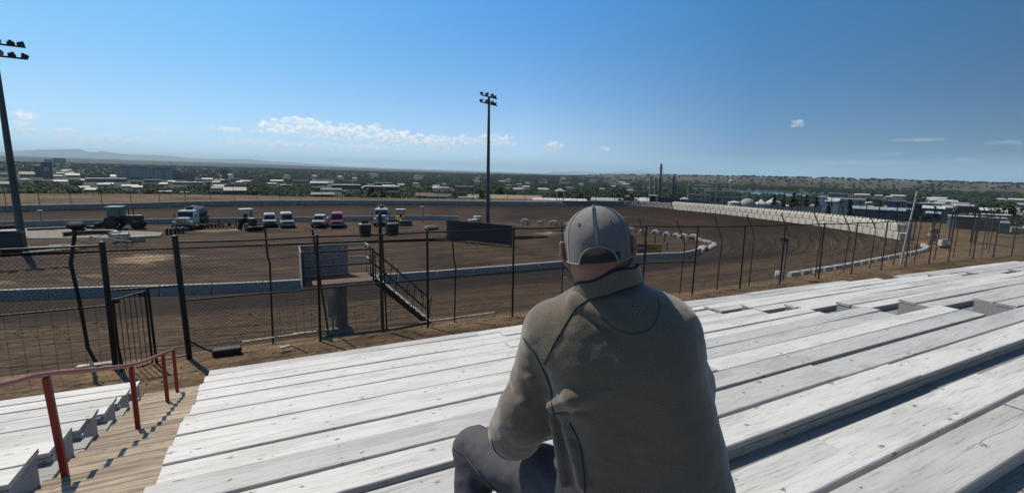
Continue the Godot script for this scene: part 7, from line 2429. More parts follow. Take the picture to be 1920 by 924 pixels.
class Field:
	# tapered capsules joined by a smooth minimum, with cloth-like unevenness
	var a := PackedVector3Array()
	var ba := PackedVector3Array()
	var ib := PackedFloat32Array()
	var r0 := PackedFloat32Array()
	var r1 := PackedFloat32Array()
	var kk := PackedFloat32Array()
	var nz: FastNoiseLite
	var amp := 0.0
	var cut = null
	var creases := []      # [from, to, depth, half width]: valleys pressed into the cloth
	func add(p: Vector3, q: Vector3, ra: float, rb: float, k := 0.03) -> void:
		a.push_back(p)
		ba.push_back(q - p)
		ib.push_back(1.0 / maxf(1e-9, (q - p).length_squared()))
		r0.push_back(ra)
		r1.push_back(rb)
		kk.push_back(k)
	func at(p: Vector3) -> float:
		var d := 1e3
		for i in a.size():
			var pa := p - a[i]
			var h := clampf(pa.dot(ba[i]) * ib[i], 0.0, 1.0)
			var e := (pa - ba[i] * h).length() - lerpf(r0[i], r1[i], h)
			var k := kk[i]
			if e - d > k:
				continue
			if d - e > k:
				d = e
			else:
				var m := clampf(0.5 + 0.5 * (d - e) / k, 0.0, 1.0)
				d = lerpf(d, e, m) - k * m * (1.0 - m)
		if amp > 0.0 and absf(d) < 0.06:
			d += amp * (nz.get_noise_3d(p.x * 7.0, p.y * 9.0, p.z * 7.0) + 0.45 * nz.get_noise_3d(p.x * 19.0 + 7.0, p.y * 24.0, p.z * 19.0))
		if absf(d) < 0.06:
			for q in creases:
				var pa: Vector3 = p - q[0]
				var ba2: Vector3 = q[1] - q[0]
				var h := clampf(pa.dot(ba2) / ba2.length_squared(), 0.0, 1.0)
				var e: float = (pa - ba2 * h).length() / q[3]
				if e < 3.0:
					d += q[2] * sin(PI * (0.12 + 0.88 * h) * 0.9 + 0.2) * exp(-e * e)
		if cut != null:
			d = cut.call(p, d)
		return d
	func nets(mb: MB, lo: Vector3, hi: Vector3, cell: float) -> void:
		# surface nets; blocks of cells far from the surface are skipped
		var B := 4
		var nx := int(ceil((hi.x - lo.x) / cell / B)) * B
		var ny := int(ceil((hi.y - lo.y) / cell / B)) * B
		var nzz := int(ceil((hi.z - lo.z) / cell / B)) * B
		var sx := nx + 1
		var sy := ny + 1
		var val := PackedFloat32Array()
		val.resize(sx * sy * (nzz + 1))
		val.fill(9.0)
		var reach := cell * B * 0.87 + cell + amp * 1.5
		var live := []
		for bz in nzz / B:
			for by in ny / B:
				for bx in nx / B:
					var c := lo + Vector3(bx + 0.5, by + 0.5, bz + 0.5) * cell * B
					if absf(at(c)) > reach: continue
					live.push_back(Vector3i(bx * B, by * B, bz * B))
					for z in range(bz * B, bz * B + B + 1):
						for y in range(by * B, by * B + B + 1):
							var row := (z * sy + y) * sx
							for x in range(bx * B, bx * B + B + 1):
								if val[row + x] > 8.0:
									val[row + x] = at(lo + Vector3(x, y, z) * cell)
		var id := {}
		var first := mb.v.size()
		for q in live:
			for z in range(q.z, q.z + B):
				for y in range(q.y, q.y + B):
					for x in range(q.x, q.x + B):
						var o := (z * sy + y) * sx + x
						var neg := 0
						for k in 8:
							if val[o + (k & 1) + ((k >> 1) & 1) * sx + ((k >> 2) & 1) * sx * sy] < 0.0: neg += 1
						if neg == 0 or neg == 8: continue
						var sum := Vector3.ZERO
						var n := 0
						for ax in 3:
							for k in 4:
								var u := Vector3i.ZERO
								u[(ax + 1) % 3] = k & 1
								u[(ax + 2) % 3] = k >> 1
								var o1 := o + u.x + u.y * sx + u.z * sx * sy
								var o2: int = o1 + [1, sx, sx * sy][ax]
								var f := val[o1]
								var g := val[o2]
								if (f < 0.0) != (g < 0.0):
									var p := Vector3(u)
									p[ax] += f / (f - g)
									sum += p
									n += 1
						id[o] = mb.vert(lo + (Vector3(x, y, z) + sum / n) * cell, Vector3.ZERO)
		var nn := PackedVector3Array()
		nn.resize(mb.v.size() - first)
		for o in id.keys():
			for ax in 3:
				var st: int = [1, sx, sx * sy][ax]
				var s1: int = [1, sx, sx * sy][(ax + 1) % 3]
				var s2: int = [1, sx, sx * sy][(ax + 2) % 3]
				# the edge that starts at this cell's low corner
				var f := val[o]
				var g := val[o + st] if o + st < val.size() else 9.0
				if (f < 0.0) == (g < 0.0) or f > 8.0 or g > 8.0: continue
				if not (id.has(o - s1) and id.has(o - s2) and id.has(o - s1 - s2)): continue
				var q := [id[o], id[o - s1], id[o - s1 - s2], id[o - s2]]
				if f < 0.0:
					q = [q[0], q[3], q[2], q[1]]
				# clockwise seen from outside
				var p0 := mb.v[q[0]]
				var gnorm := (mb.v[q[1]] - p0).cross(mb.v[q[2]] - p0) + (mb.v[q[2]] - p0).cross(mb.v[q[3]] - p0)
				var out := Vector3.ZERO
				out[ax] = 1.0 if f < 0.0 else -1.0
				if gnorm.dot(out) < 0.0:
					gnorm = -gnorm
				else:
					q = [q[0], q[3], q[2], q[1]]
				for k in [0, 1, 2, 0, 2, 3]:
					mb.ix.push_back(q[k])
				for k in 4:
					nn[q[k] - first] += gnorm
		for k in nn.size():
			mb.n[first + k] = nn[k].normalized() if nn[k] != Vector3.ZERO else Vector3.UP

func L(x: float, y: float, d: float) -> Vector3:
	# the man's own axes: x to his right, y relative to the eye, d forward
	return Vector3(x, y + 1.535, -d)

func hand(f: Field, wrist: Vector3, ahead: Vector3, back: Vector3, right: bool) -> void:
	# palm, four unequal bent fingers and a thumb from the side of the palm
	ahead = ahead.normalized()
	var side := ahead.cross(back).normalized() * (1.0 if right else -1.0)   # towards the thumb
	back = side.cross(ahead).normalized() * (1.0 if right else -1.0)
	if back.y < 0.0: back = -back
	for k in 4:
		var s := 0.027 - 0.018 * k
		f.add(wrist + side * s * 0.6, wrist + ahead * 0.085 + side * s, 0.017, 0.0125, 0.012)
	var lens := [0.078, 0.088, 0.082, 0.064]
	for k in 4:
		var s := 0.027 - 0.018 * k
		var p := wrist + ahead * 0.088 + side * s
		var l: float = lens[k]
		var p1 := p + (ahead * 0.86 - back * 0.5).normalized() * l * 0.48
		var p2 := p1 + (ahead * 0.35 - back * 0.94).normalized() * l * 0.3
		var p3 := p2 + (-ahead * 0.25 - back * 0.97).normalized() * l * 0.22
		f.add(p, p1, 0.0098, 0.0088, 0.006)
		f.add(p1, p2, 0.0088, 0.0080, 0.004)
		f.add(p2, p3, 0.0080, 0.0072, 0.004)
	var t0 := wrist + ahead * 0.022 + side * 0.028
	var t1 := t0 + (ahead * 0.6 + side * 0.75 - back * 0.2).normalized() * 0.042
	var t2 := t1 + (ahead * 0.92 + side * 0.2 - back * 0.25).normalized() * 0.032
	var t3 := t2 + (ahead * 0.95 - side * 0.1 - back * 0.3).normalized() * 0.025
	f.add(t0, t1, 0.016, 0.0115, 0.012)
	f.add(t1, t2, 0.0112, 0.0100, 0.005)
	f.add(t2, t3, 0.0100, 0.0085, 0.004)

func person() -> void:
	var o := thing("person", "seated man seen from behind in a grey-brown fleece jacket, grey cap and dark trousers", "person", w(0.805, 1.049, -1.535), deg_to_rad(-37.5))
	var skin := worn(0.43, 0.215, 0.15, M.fine, 9.0, 0.55)
	skin.subsurf_scatter_enabled = true
	skin.subsurf_scatter_strength = 0.15
	var fleece := StandardMaterial3D.new()
	fleece.albedo_color = Color(1, 1, 1)
	fleece.albedo_texture = ntex(0.16, 0, 1, 3, 61, 512, FastNoiseLite.TYPE_SIMPLEX_SMOOTH, [[0.0, 0.38, 0.62, 1.0], [lin(0.040, 0.030, 0.022), lin(0.098, 0.076, 0.053), lin(0.138, 0.107, 0.075), lin(0.26, 0.205, 0.15)]])
	fleece.uv1_triplanar = true
	fleece.uv1_scale = Vector3(3.2, 3.2, 3.2)
	fleece.roughness = 0.95
	fleece.rim_enabled = true
	fleece.rim = 0.8
	fleece.rim_tint = 0.6
	fleece.heightmap_enabled = true
	fleece.heightmap_texture = ntex(0.10, 0, 1, 3, 62)
	fleece.heightmap_scale = 0.10
	var seam := mat(0.022, 0.022, 0.025, 0.9)
	var head_at := L(0.0, -0.182, 0.0)
	var tilt := Basis(Vector3.BACK, deg_to_rad(8.0)) * Basis(Vector3.RIGHT, deg_to_rad(-4.0))
	# ---- body: one continuous skin from head to feet
	var body := MB.new()
	var f := Field.new()
	f.add(L(0.02, -0.30, -0.01), L(0.05, -0.46, -0.02), 0.062, 0.09)
	f.add(L(-0.09, -0.45, -0.02), L(0.17, -0.42, -0.02), 0.06, 0.06, 0.05)
	f.add(L(0.0, -0.54, -0.02), L(0.14, -0.53, -0.02), 0.11, 0.11, 0.06)
	f.add(L(0.06, -0.68, -0.01), L(0.18, -0.67, -0.01), 0.11, 0.11, 0.06)
	f.add(L(0.06, -0.85, 0.0), L(0.22, -0.84, 0.0), 0.12, 0.12, 0.06)
	f.add(L(0.07, -1.0, 0.0), L(0.23, -1.0, 0.0), 0.12, 0.12, 0.06)
	f.add(L(-0.12, -0.47, 0.0), L(-0.20, -0.76, 0.01), 0.05, 0.042)
	f.add(L(-0.20, -0.76, 0.01), L(-0.225, -0.87, 0.13), 0.042, 0.04)
	f.add(L(-0.225, -0.87, 0.13), L(-0.15, -0.905, 0.25), 0.04, 0.028)
	f.add(L(0.21, -0.44, 0.0), L(0.26, -0.66, 0.06), 0.05, 0.042)
	f.add(L(0.26, -0.66, 0.06), L(0.20, -0.84, 0.26), 0.042, 0.028)
	f.add(L(0.04, -1.07, 0.05), L(-0.46, -1.14, 0.40), 0.09, 0.055)
	f.add(L(-0.46, -1.14, 0.40), L(-0.43, -1.47, 0.20), 0.055, 0.035)
	f.add(L(0.24, -1.06, 0.05), L(0.24, -1.13, 0.48), 0.09, 0.055)
	f.add(L(0.24, -1.13, 0.48), L(0.24, -1.47, 0.42), 0.055, 0.035)
	f.nets(body, L(-0.6, -1.54, -0.2) * Vector3(1, 1, -1) + Vector3(0, 0, -0.65), L(0.45, -0.30, 0.0) + Vector3(0, 0, 0.22), 0.016)
	# head
	var h := Field.new()
	var H := func(x: float, y: float, z: float) -> Vector3: return head_at + tilt * Vector3(x, y, z)
	h.add(H.call(0, 0.004, 0.012), H.call(0, 0.002, -0.022), 0.081, 0.078)
	h.add(H.call(0, -0.075, -0.045), H.call(0, -0.09, -0.055), 0.050, 0.040, 0.06)
	h.add(H.call(-0.035, -0.06, -0.02), H.call(0.035, -0.06, -0.02), 0.05, 0.05, 0.03)
	h.add(H.call(0, -0.04, 0.02), L(0.02, -0.34, -0.015), 0.066, 0.072, 0.035)
	h.add(H.call(-0.03, -0.045, 0.058), H.call(0.03, -0.045, 0.058), 0.022, 0.022, 0.03)   # nape
	h.add(H.call(0, 0.01, -0.10), H.call(0, -0.03, -0.118), 0.008, 0.013, 0.014)           # nose
	h.add(H.call(-0.035, 0.022, -0.088), H.call(0.035, 0.022, -0.088), 0.012, 0.012, 0.02)  # brow
	h.add(H.call(-0.02, -0.062, -0.094), H.call(0.02, -0.062, -0.094), 0.007, 0.007, 0.01)  # upper lip
	h.add(H.call(-0.016, -0.072, -0.092), H.call(0.016, -0.072, -0.092), 0.008, 0.008, 0.006)
	for s in [-1.0, 1.0]:
		# ear: rim, lobe and the bowl's back
		var e0: Vector3 = H.call(s * 0.084, -0.012, 0.012)
		h.add(e0, H.call(s * 0.098, 0.000, 0.022), 0.010, 0.007, 0.008)
		h.add(H.call(s * 0.098, 0.000, 0.022), H.call(s * 0.100, -0.032, 0.024), 0.0075, 0.0075, 0.005)
		h.add(H.call(s * 0.100, -0.032, 0.024), H.call(s * 0.086, -0.064, 0.006), 0.0075, 0.008, 0.006)
		h.add(e0, H.call(s * 0.090, -0.045, 0.008), 0.009, 0.009, 0.012)
		h.add(H.call(s * 0.032, 0.004, -0.082), H.call(s * 0.034, 0.004, -0.082), 0.012, 0.012, 0.003)   # eyes
	h.nets(body, head_at + Vector3(-0.13, -0.17, -0.15), head_at + Vector3(0.13, 0.11, 0.13), 0.0042)
	for s in [[L(-0.15, -0.905, 0.25), Vector3(0.75, -0.25, -0.62), false], [L(0.20, -0.84, 0.26), Vector3(-0.55, -0.45, -0.6), true]]:
		var g := Field.new()
		hand(g, s[0], s[1], Vector3(0, 1, 0.1), s[2])
		g.add(s[0] - s[1].normalized() * 0.05, s[0], 0.03, 0.026, 0.02)
		g.nets(body, s[0] - Vector3(0.17, 0.19, 0.19), s[0] + Vector3(0.17, 0.1, 0.1), 0.0042)
	part("body", body, skin, o)
	# ---- jacket
	var j := Field.new()
	j.nz = noise(1.0, 3, 33)
	j.amp = 0.0036
	j.add(L(-0.118, -0.462, -0.01), L(0.195, -0.425, -0.01), 0.080, 0.083)
	j.add(L(-0.01, -0.39, -0.02), L(0.10, -0.38, -0.02), 0.082, 0.082, 0.05)
	j.add(L(0.04, -0.385, -0.03), L(0.16, -0.40, -0.03), 0.07, 0.074, 0.06)
	j.add(L(-0.01, -0.40, -0.03), L(-0.09, -0.435, -0.02), 0.07, 0.072, 0.06)
	j.add(L(-0.01, -0.52, -0.04), L(0.165, -0.51, -0.04), 0.130, 0.130, 0.07)
	j.add(L(0.025, -0.65, -0.03), L(0.205, -0.64, -0.03), 0.134, 0.136, 0.07)
	j.add(L(0.045, -0.79, -0.01), L(0.240, -0.78, -0.01), 0.146, 0.148, 0.07)
	j.add(L(0.070, -0.95, 0.0), L(0.275, -0.94, 0.0), 0.158, 0.160, 0.07)
	j.add(L(0.075, -1.05, 0.0), L(0.285, -1.05, 0.0), 0.160, 0.162, 0.06)
	j.add(L(-0.122, -0.465, 0.0), L(-0.190, -0.74, -0.005), 0.082, 0.080, 0.03)
	j.add(L(-0.195, -0.72, -0.005), L(-0.228, -0.815, 0.03), 0.080, 0.079, 0.03)
	j.add(L(-0.228, -0.815, 0.03), L(-0.243, -0.872, 0.12), 0.079, 0.068, 0.025)
	j.add(L(-0.243, -0.872, 0.12), L(-0.185, -0.895, 0.215), 0.068, 0.056, 0.02)
	j.add(L(0.212, -0.44, 0.0), L(0.268, -0.60, 0.05), 0.083, 0.078, 0.04)
	j.add(L(0.268, -0.60, 0.05), L(0.285, -0.70, 0.10), 0.078, 0.074, 0.04)
	j.add(L(0.285, -0.70, 0.10), L(0.215, -0.83, 0.24), 0.074, 0.052, 0.03)
	# folds of cloth
	j.add(L(-0.05, -0.345, -0.075), L(0.035, -0.372, -0.112), 0.022, 0.018, 0.02)
	j.add(L(0.035, -0.372, -0.112), L(0.10, -0.392, -0.118), 0.018, 0.006, 0.02)
	j.add(L(-0.10, -0.640, -0.105), L(-0.045, -0.585, -0.158), 0.021, 0.024, 0.018)
	j.add(L(-0.045, -0.585, -0.158), L(0.045, -0.548, -0.162), 0.024, 0.010, 0.018)
	j.add(L(-0.055, -0.69, -0.128), L(-0.01, -0.84, -0.150), 0.017, 0.011, 0.02)
	j.add(L(-0.09, -0.70, -0.09), L(-0.06, -0.86, -0.125), 0.018, 0.012, 0.02)
	j.add(L(-0.222, -0.60, -0.02), L(-0.17, -0.58, -0.076), 0.010, 0.008, 0.022)
	j.add(L(-0.246, -0.69, -0.01), L(-0.19, -0.655, -0.078), 0.013, 0.008, 0.024)
	j.add(L(-0.272, -0.755, 0.0), L(-0.215, -0.735, -0.075), 0.014, 0.009, 0.022)
	j.add(L(-0.292, -0.815, 0.02), L(-0.235, -0.80, -0.045), 0.012, 0.008, 0.02)
	j.add(L(0.328, -0.575, 0.03), L(0.30, -0.60, -0.025), 0.010, 0.008, 0.022)
	j.creases = [[L(-0.088, -0.68, -0.10), L(-0.01, -0.735, -0.16), 0.011, 0.011], [L(-0.085, -0.70, -0.10), L(-0.03, -0.82, -0.155), 0.010, 0.011], [L(-0.095, -0.655, -0.10), L(0.01, -0.605, -0.172), 0.011, 0.012], [L(-0.25, -0.63, -0.03), L(-0.15, -0.665, -0.085), 0.009, 0.011], [L(-0.27, -0.725, -0.01), L(-0.165, -0.70, -0.085), 0.010, 0.011], [L(-0.285, -0.785, 0.0), L(-0.185, -0.775, -0.075), 0.009, 0.010], [L(-0.04, -0.365, -0.10), L(0.07, -0.415, -0.14), 0.009, 0.012], [L(0.02, -0.90, -0.165), L(0.24, -0.875, -0.165), 0.004, 0.014], [L(0.33, -0.63, 0.03), L(0.26, -0.665, -0.06), 0.008, 0.011], [L(-0.12, -0.50, -0.10), L(-0.10, -0.62, -0.12), 0.006, 0.010]]
	j.cut = func(p: Vector3, d: float) -> float:
		# open at the neck and at the hem
		var neck := (p - L(0.022, -0.30, -0.005))
		return maxf(d, maxf(0.0 - (Vector2(neck.x, neck.z).length() - 0.060) if neck.y > -0.06 else -1.0, 0.38 - p.y))
	var jm := MB.new()
	j.nets(jm, Vector3(-0.37, 0.36, -0.30), Vector3(0.52, 1.32, 0.20), 0.0066)
	var jacket := part("jacket", jm, fleece, o)
	j.cut = null
	# what lies on the jacket: found by moving forward from behind until the cloth is met
	var on := func(x: float, y: float, up := 0.0006) -> Vector3:
		var d := -0.42
		for k in 90:
			var v := j.at(L(x, y, d))
			if v < 0.0006: break
			d += maxf(v * 0.7, 0.0006)
		return L(x, y, d - up)
	var seams := {"armhole_seam": [[-0.196, -0.468], [-0.16, -0.492], [-0.133, -0.535], [-0.106, -0.60], [-0.092, -0.675]], "raglan_seam": [[-0.005, -0.325], [-0.045, -0.352], [-0.085, -0.42], [-0.105, -0.46], [-0.130, -0.525]], "side_seam": [[-0.05, -0.665], [-0.022, -0.715], [-0.005, -0.80], [0.0, -0.88], [0.004, -0.97]], "cuff_seam": [[-0.293, -0.815], [-0.280, -0.855], [-0.245, -0.888], [-0.205, -0.905]], "yoke_seam": [[0.015, -0.36], [0.055, -0.392], [0.10, -0.402], [0.145, -0.385], [0.168, -0.345], [0.165, -0.315]]}
	for called in seams:
		var q = seams[called]
		var ps := []
		for k in q.size() - 1:
			for i in 7:
				var t := i / 7.0
				var p: Vector2 = Vector2(q[k][0], q[k][1]).cubic_interpolate(Vector2(q[k + 1][0], q[k + 1][1]), Vector2(q[maxi(k - 1, 0)][0], q[maxi(k - 1, 0)][1]), Vector2(q[mini(k + 2, q.size() - 1)][0], q[mini(k + 2, q.size() - 1)][1]), t)
				ps.push_back(on.call(p.x, p.y))
		var m := MB.new()
		m.tube(ps, 0.0008 if called == "yoke_seam" else 0.0020, 6)
		part("seam", m, seam if called != "yoke_seam" else M.lamp_black, jacket)
	# shield-shaped badge between the shoulders
	var badge := [[-0.016, 0.015], [0.0, 0.0195], [0.016, 0.015], [0.0155, -0.004], [0.009, -0.016], [0.0, -0.024], [-0.009, -0.016], [-0.0155, -0.004]]
	var bm := MB.new()
	var bb := Basis(Vector3.BACK, -0.12)
	var c0 := Vector2(0.112, -0.345)
	var edge := []
	for q in badge:
		var v := bb * Vector3(q[0] * 0.62, q[1] * 0.62, 0)
		edge.push_back(on.call(c0.x + v.x, c0.y + v.y, 0.0015))
	edge.push_back(edge[0])
	edge.push_back(edge[1])
	bm.tube(edge, 0.0012, 6, false)
	for line in [[[-0.007, 0.004], [-0.002, 0.010], [0.005, 0.008], [0.008, 0.001], [0.003, -0.004], [-0.002, 0.0]], [[-0.007, 0.004], [-0.006, -0.005], [0.0, -0.013]], [[0.003, -0.004], [0.004, -0.009], [0.0, -0.013]]]:
		var ps := []
		for q in line:
			var v := bb * Vector3(q[0] * 0.62, q[1] * 0.62, 0)
			ps.push_back(on.call(c0.x + v.x, c0.y + v.y, 0.0015))
		bm.tube(ps, 0.0013, 6)
	part("badge", bm, mat(0.24, 0.23, 0.22, 0.5), jacket)
	# stand-up collar, dark inside
	var cm := MB.new()
	var ci := MB.new()
	var cn := 40
	for side in 2:
		var mb := cm if side == 0 else ci
		for k in cn + 1:
			var a := TAU * k / cn
			for i in 5:
				var g := i / 4.0
				var rx := lerpf(0.112, 0.098, g) - (0.007 if side else 0.0) + 0.003 * sin(a * 3.0 + 1.0)
				var rz := lerpf(0.102, 0.088, g) - (0.007 if side else 0.0)
				var x := 0.024 + sin(a) * rx
				var z := 0.004 + cos(a) * rz
				var y := -0.338 + 0.052 * g + 0.40 * (x - 0.024) + 0.24 * z + 0.004 * sin(a * 5.0) * g
				mb.vert(L(x, y, -z), Vector3(sin(a), 0.15, cos(a)).normalized() * (1.0 if side == 0 else -1.0))
		for k in cn:
			for i in 4:
				var q := k * 5 + i
				mb.quad(q, q + 1, q + 6, q + 5)
	var rim := []
	for k in cn + 2:
		rim.push_back((cm.v[(k % cn) * 5 + 4] + ci.v[(k % cn) * 5 + 4]) * 0.5)
	ci.tube(rim, 0.0052, 6, false)
	part("collar", cm, fleece, jacket)
	part("collar_lining", ci, mat(0.016, 0.017, 0.02, 0.9), jacket)
	# ---- trousers
	var t := Field.new()
	t.nz = noise(1.0, 3, 35)
	t.amp = 0.009
	t.creases = [[L(-0.50, -1.06, 0.33), L(-0.42, -1.22, 0.30), 0.009, 0.012], [L(-0.45, -1.045, 0.30), L(-0.36, -1.18, 0.24), 0.008, 0.012], [L(-0.38, -1.03, 0.26), L(-0.30, -1.15, 0.18), 0.008, 0.012], [L(-0.30, -1.0, 0.20), L(-0.22, -1.10, 0.10), 0.007, 0.012]]
	t.add(L(0.06, -1.06, 0.0), L(0.26, -1.06, 0.0), 0.138, 0.138)
	t.add(L(0.02, -1.045, 0.06), L(-0.455, -1.135, 0.395), 0.135, 0.088, 0.04)
	t.add(L(-0.455, -1.140, 0.395), L(-0.43, -1.43, 0.21), 0.086, 0.070, 0.03)
	t.add(L(0.24, -1.08, 0.04), L(0.24, -1.13, 0.47), 0.118, 0.088, 0.04)
	t.add(L(0.24, -1.13, 0.47), L(0.24, -1.44, 0.42), 0.086, 0.070, 0.03)
	var tm := MB.new()
	t.nets(tm, Vector3(-0.60, 0.02, -0.62), Vector3(0.46, 0.66, 0.20), 0.0105)
	var drill := worn(0.105, 0.10, 0.115, M.fine, 5.0, 0.85)
	var trousers := part("trousers", tm, drill, o)
	t.amp = 0.009
	var sp := []
	for k in 15:
		# double seam across the knee, seen from behind
		var g := k / 14.0
		var x := lerpf(-0.535, -0.16, g)
		var y := -1.105 - 0.16 * g * g - 0.01 * sin(g * PI) + 0.03 * (1.0 - g) * g
		var d := -0.3
		for i in 120:
			var v := t.at(L(x, y, d))
			if v < 0.0008: break
			d += maxf(v * 0.7, 0.0008)
		if d < 0.55: sp.push_back(L(x, y, d - 0.0005))
	if sp.size() > 3:
		var sm := MB.new()
		sm.tube(sp, 0.003, 6)
		part("seam", sm, mat(0.06, 0.058, 0.068, 0.9), trousers)
	for q in [[-0.43, 0.20, 0.25], [0.24, 0.42, -0.05]]:
		var sf := Field.new()
		var dir := Vector3(-sin(q[2]), 0, -cos(q[2]))
		var heel := L(q[0], -1.485, q[1] - 0.04)
		sf.add(heel, heel + dir * 0.15, 0.042, 0.045, 0.02)
		sf.add(heel + dir * 0.13, heel + dir * 0.22 + Vector3(0, -0.008, 0), 0.045, 0.036, 0.02)
		sf.add(heel + Vector3(0, 0.04, 0), heel + Vector3(0, 0.09, 0), 0.042, 0.045, 0.02)
		sf.cut = func(p: Vector3, d: float) -> float: return maxf(d, 0.002 - p.y)
		var fm := MB.new()
		sf.nets(fm, heel + Vector3(-0.3, -0.06, -0.32), heel + Vector3(0.3, 0.16, 0.1), 0.009)
		part("shoe", fm, M.bumper, o)
	# ---- cap
	var cap_mat := worn(0.34, 0.315, 0.31, ntex(0.09, 0.6, 1.0, 3, 64), 1.0, 0.75)
	cap_mat.uv1_scale = Vector3(3.0, 42.0, 3.0)
	cap_mat.heightmap_enabled = true
	cap_mat.heightmap_texture = ntex(0.12, 0, 1, 2, 65)
	cap_mat.heightmap_scale = 0.15
	var band_mat := worn(0.36, 0.335, 0.33, M.fine, 12.0, 0.8)
	var cap := MB.new()
	var seg := 96
	var rows := 22
	var low := func(a: float) -> float:
		# a is 0 at the back; the arch over the strap
		var y := -0.056 + 0.016 * (1.0 - cos(a)) * 0.5
		var q := absf(wrapf(a, -PI, PI)) / 0.56
		if q < 1.0:
			y = maxf(y, lerpf(-0.056, -0.010, sqrt(1.0 - q * q)))
		return y
	var dome := func(a: float, y: float, grow := 0.0) -> Vector3:
		var top := 0.097
		var rr := 1.0 if y < 0.0 else pow(maxf(0.0, 1.0 - pow(y / top, 2.15)), 0.5)
		rr *= 1.0 - 0.9 * pow(maxf(0.0, -y - 0.005), 1.4)
		var seamy := 1.0 - 0.012 * exp(-pow(fposmod(a + PI / 6.0, PI / 3.0) - PI / 6.0, 2.0) / 0.0016) * clampf(1.0 - y / top, 0.0, 1.0)
		var dent := 1.0 - 0.028 * exp(-pow((wrapf(a, -PI, PI) + 0.95) / 0.4, 2.0)) * exp(-pow((y - 0.012) / 0.03, 2.0))
		return Vector3(sin(a) * (0.0935 + grow) * rr * seamy * dent, y + grow * 0.5, cos(a) * (0.108 + grow) * rr * seamy * dent)
	for k in seg + 1:
		var a := TAU * k / seg
		var y0: float = low.call(a)
		for i in rows + 1:
			var g := pow(i / float(rows), 0.62)
			var y := 0.0969 * cos(g * PI * 0.5) if y0 < 0.02 else 0.0
			y = lerpf(y, y, 0.0) if i < rows else y0
			y = lerpf(0.0969, y0, 1.0 - cos(i / float(rows) * PI * 0.5))
			var p: Vector3 = dome.call(a, y)
			var px: Vector3 = dome.call(a + 0.01, y) - dome.call(a - 0.01, y)
			var py: Vector3 = dome.call(a, y - 0.001) - dome.call(a, minf(y + 0.001, 0.0969))
			var nn := px.cross(py).normalized()
			if nn.dot(p) < 0.0: nn = -nn
			if i == 0: nn = Vector3.UP
			cap.vert(head_at + tilt * p, tilt * nn)
	for k in seg:
		for i in rows:
			var q := k * (rows + 1) + i
			cap.quad(q, q + 1, q + rows + 2, q + rows + 1)
	var crown := part("cap", cap, cap_mat, o)
	# bound edge, centre-back tape and panel tapes
	var eb := MB.new()
	var ring := []
	for k in seg + 2:
		var a := TAU * k / seg
		ring.push_back(head_at + tilt * dome.call(a, low.call(a), 0.0005))
	eb.tube(ring, 0.0026, 6, false)
	part("edge", eb, band_mat, crown)
	for q in [[0.0, 0.0048], [PI / 3.0, 0.004], [-PI / 3.0, 0.004], [PI * 2.0 / 3.0, 0.004], [-PI * 2.0 / 3.0, 0.004]]:
		var tp := MB.new()
		var base: float = low.call(q[0])
		for i in 21:
			var y := lerpf(0.095, base + 0.002, i / 20.0)
			for s in 3:
				var off: float = (s - 1) * q[1] / 0.1 * (0.35 if i == 0 else 1.0)
				tp.vert(head_at + tilt * dome.call(q[0] + off / maxf(0.35, sqrt(maxf(0.0, 1.0 - pow(y / 0.097, 2.0)))), y, 0.0022 if s == 1 else 0.0012), tilt * Vector3(sin(q[0]), 0.3, cos(q[0])).normalized())
		for i in 20:
			for s in 2:
				tp.quad(i * 3 + s, i * 3 + s + 1, i * 3 + s + 4, i * 3 + s + 3)
		part("tape", tp, band_mat, crown)
	var bt := MB.new()
	bt.ball(head_at + tilt * Vector3(0, 0.0975, 0), Vector3(0.0085, 0.0045, 0.0085), 12, 6, tilt)
	part("button", bt, mat(0.05, 0.05, 0.055, 0.7), crown)
	for a in [-0.55, 0.55, -1.6, 1.6]:
		var p: Vector3 = dome.call(a, 0.052, 0.0015)
		var nn := Vector3(p.x, p.y * 1.2, p.z).normalized()
		var b := Basis(nn.cross(Vector3.UP).normalized(), nn, nn.cross(Vector3.UP).normalized().cross(nn))
		var ey := MB.new()
		ey.torus(head_at + tilt * p, 0.0038, 0.0016, tilt * b, 14, 6)
		part("eyelet", ey, band_mat, crown)
	var st := MB.new()
	for k in 25:
		var a := lerpf(-0.72, 0.72, k / 24.0)
		for i in 2:
			st.vert(head_at + tilt * (dome.call(a, -0.053 + 0.021 * i, -0.0015)), tilt * Vector3(sin(a), 0, cos(a)))
	for k in 24:
		st.quad(k * 2, k * 2 + 1, k * 2 + 3, k * 2 + 2)
	var strap := part("strap", st, mat(0.025, 0.024, 0.025, 0.8), crown)
	st = MB.new()
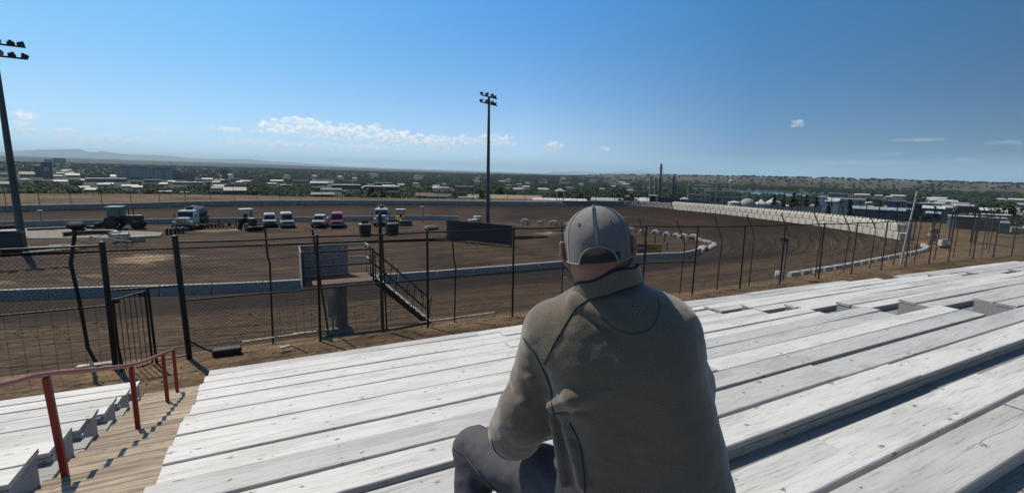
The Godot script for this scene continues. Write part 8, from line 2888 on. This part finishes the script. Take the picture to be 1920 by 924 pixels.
	for k in 14:
		var a := lerpf(0.10, 0.66, k / 13.0)
		for i in 2:
			st.vert(head_at + tilt * (dome.call(a, -0.050 + 0.020 * i, 0.0008)), tilt * Vector3(sin(a), 0, cos(a)))
	for k in 13:
		st.quad(k * 2, k * 2 + 1, k * 2 + 3, k * 2 + 2)
	part("strap_end", st, mat(0.014, 0.014, 0.015, 0.7), strap)
	var vz := MB.new()
	for k in 17:
		var a := lerpf(-0.95, 0.95, k / 16.0)
		for i in 5:
			var g := i / 4.0
			var r := 0.104 + 0.075 * g * cos(a * 0.9)
			vz.vert(head_at + tilt * Vector3(sin(a) * (0.09 + 0.01 * g), -0.034 - 0.02 * g * g - 0.02 * absf(sin(a)) * g, -cos(a) * r), Vector3.UP)
	for k in 16:
		for i in 4:
			vz.quad(k * 5 + i, k * 5 + i + 1, k * 5 + i + 6, k * 5 + i + 5)
	part("visor", vz, mat(0.12, 0.12, 0.13, 0.8), crown)
	# cropped hair on the back and sides of the head
	var hr := Field.new()
	hr.add(H.call(0, 0.004, 0.013), H.call(0, 0.002, -0.02), 0.0832, 0.080)
	hr.add(H.call(0, -0.04, 0.022), H.call(0, -0.075, 0.022), 0.068, 0.067, 0.035)
	hr.add(H.call(-0.03, -0.045, 0.058), H.call(0.03, -0.045, 0.058), 0.0235, 0.0235, 0.03)
	hr.cut = func(p: Vector3, d: float) -> float:
		var q := tilt.inverse() * (p - head_at)
		return maxf(d, maxf(-0.074 - q.y + 0.25 * absf(q.x) * absf(q.x) * 10.0, maxf(q.y - 0.05, -q.z - 0.02)))
	var hm := MB.new()
	hr.nets(hm, head_at + Vector3(-0.11, -0.12, -0.06), head_at + Vector3(0.11, 0.08, 0.12), 0.0044)
	part("hair", hm, worn(0.33, 0.215, 0.165, M.fine, 30.0, 0.8), o)

func _ready() -> void:
	rng.seed = 20240
	camera_and_light()
	materials()
	ground()
	walls()
	bleachers()
	fences()
	flag_stand()
	infield()
	beyond_turn()
	valley_buildings()
	person()
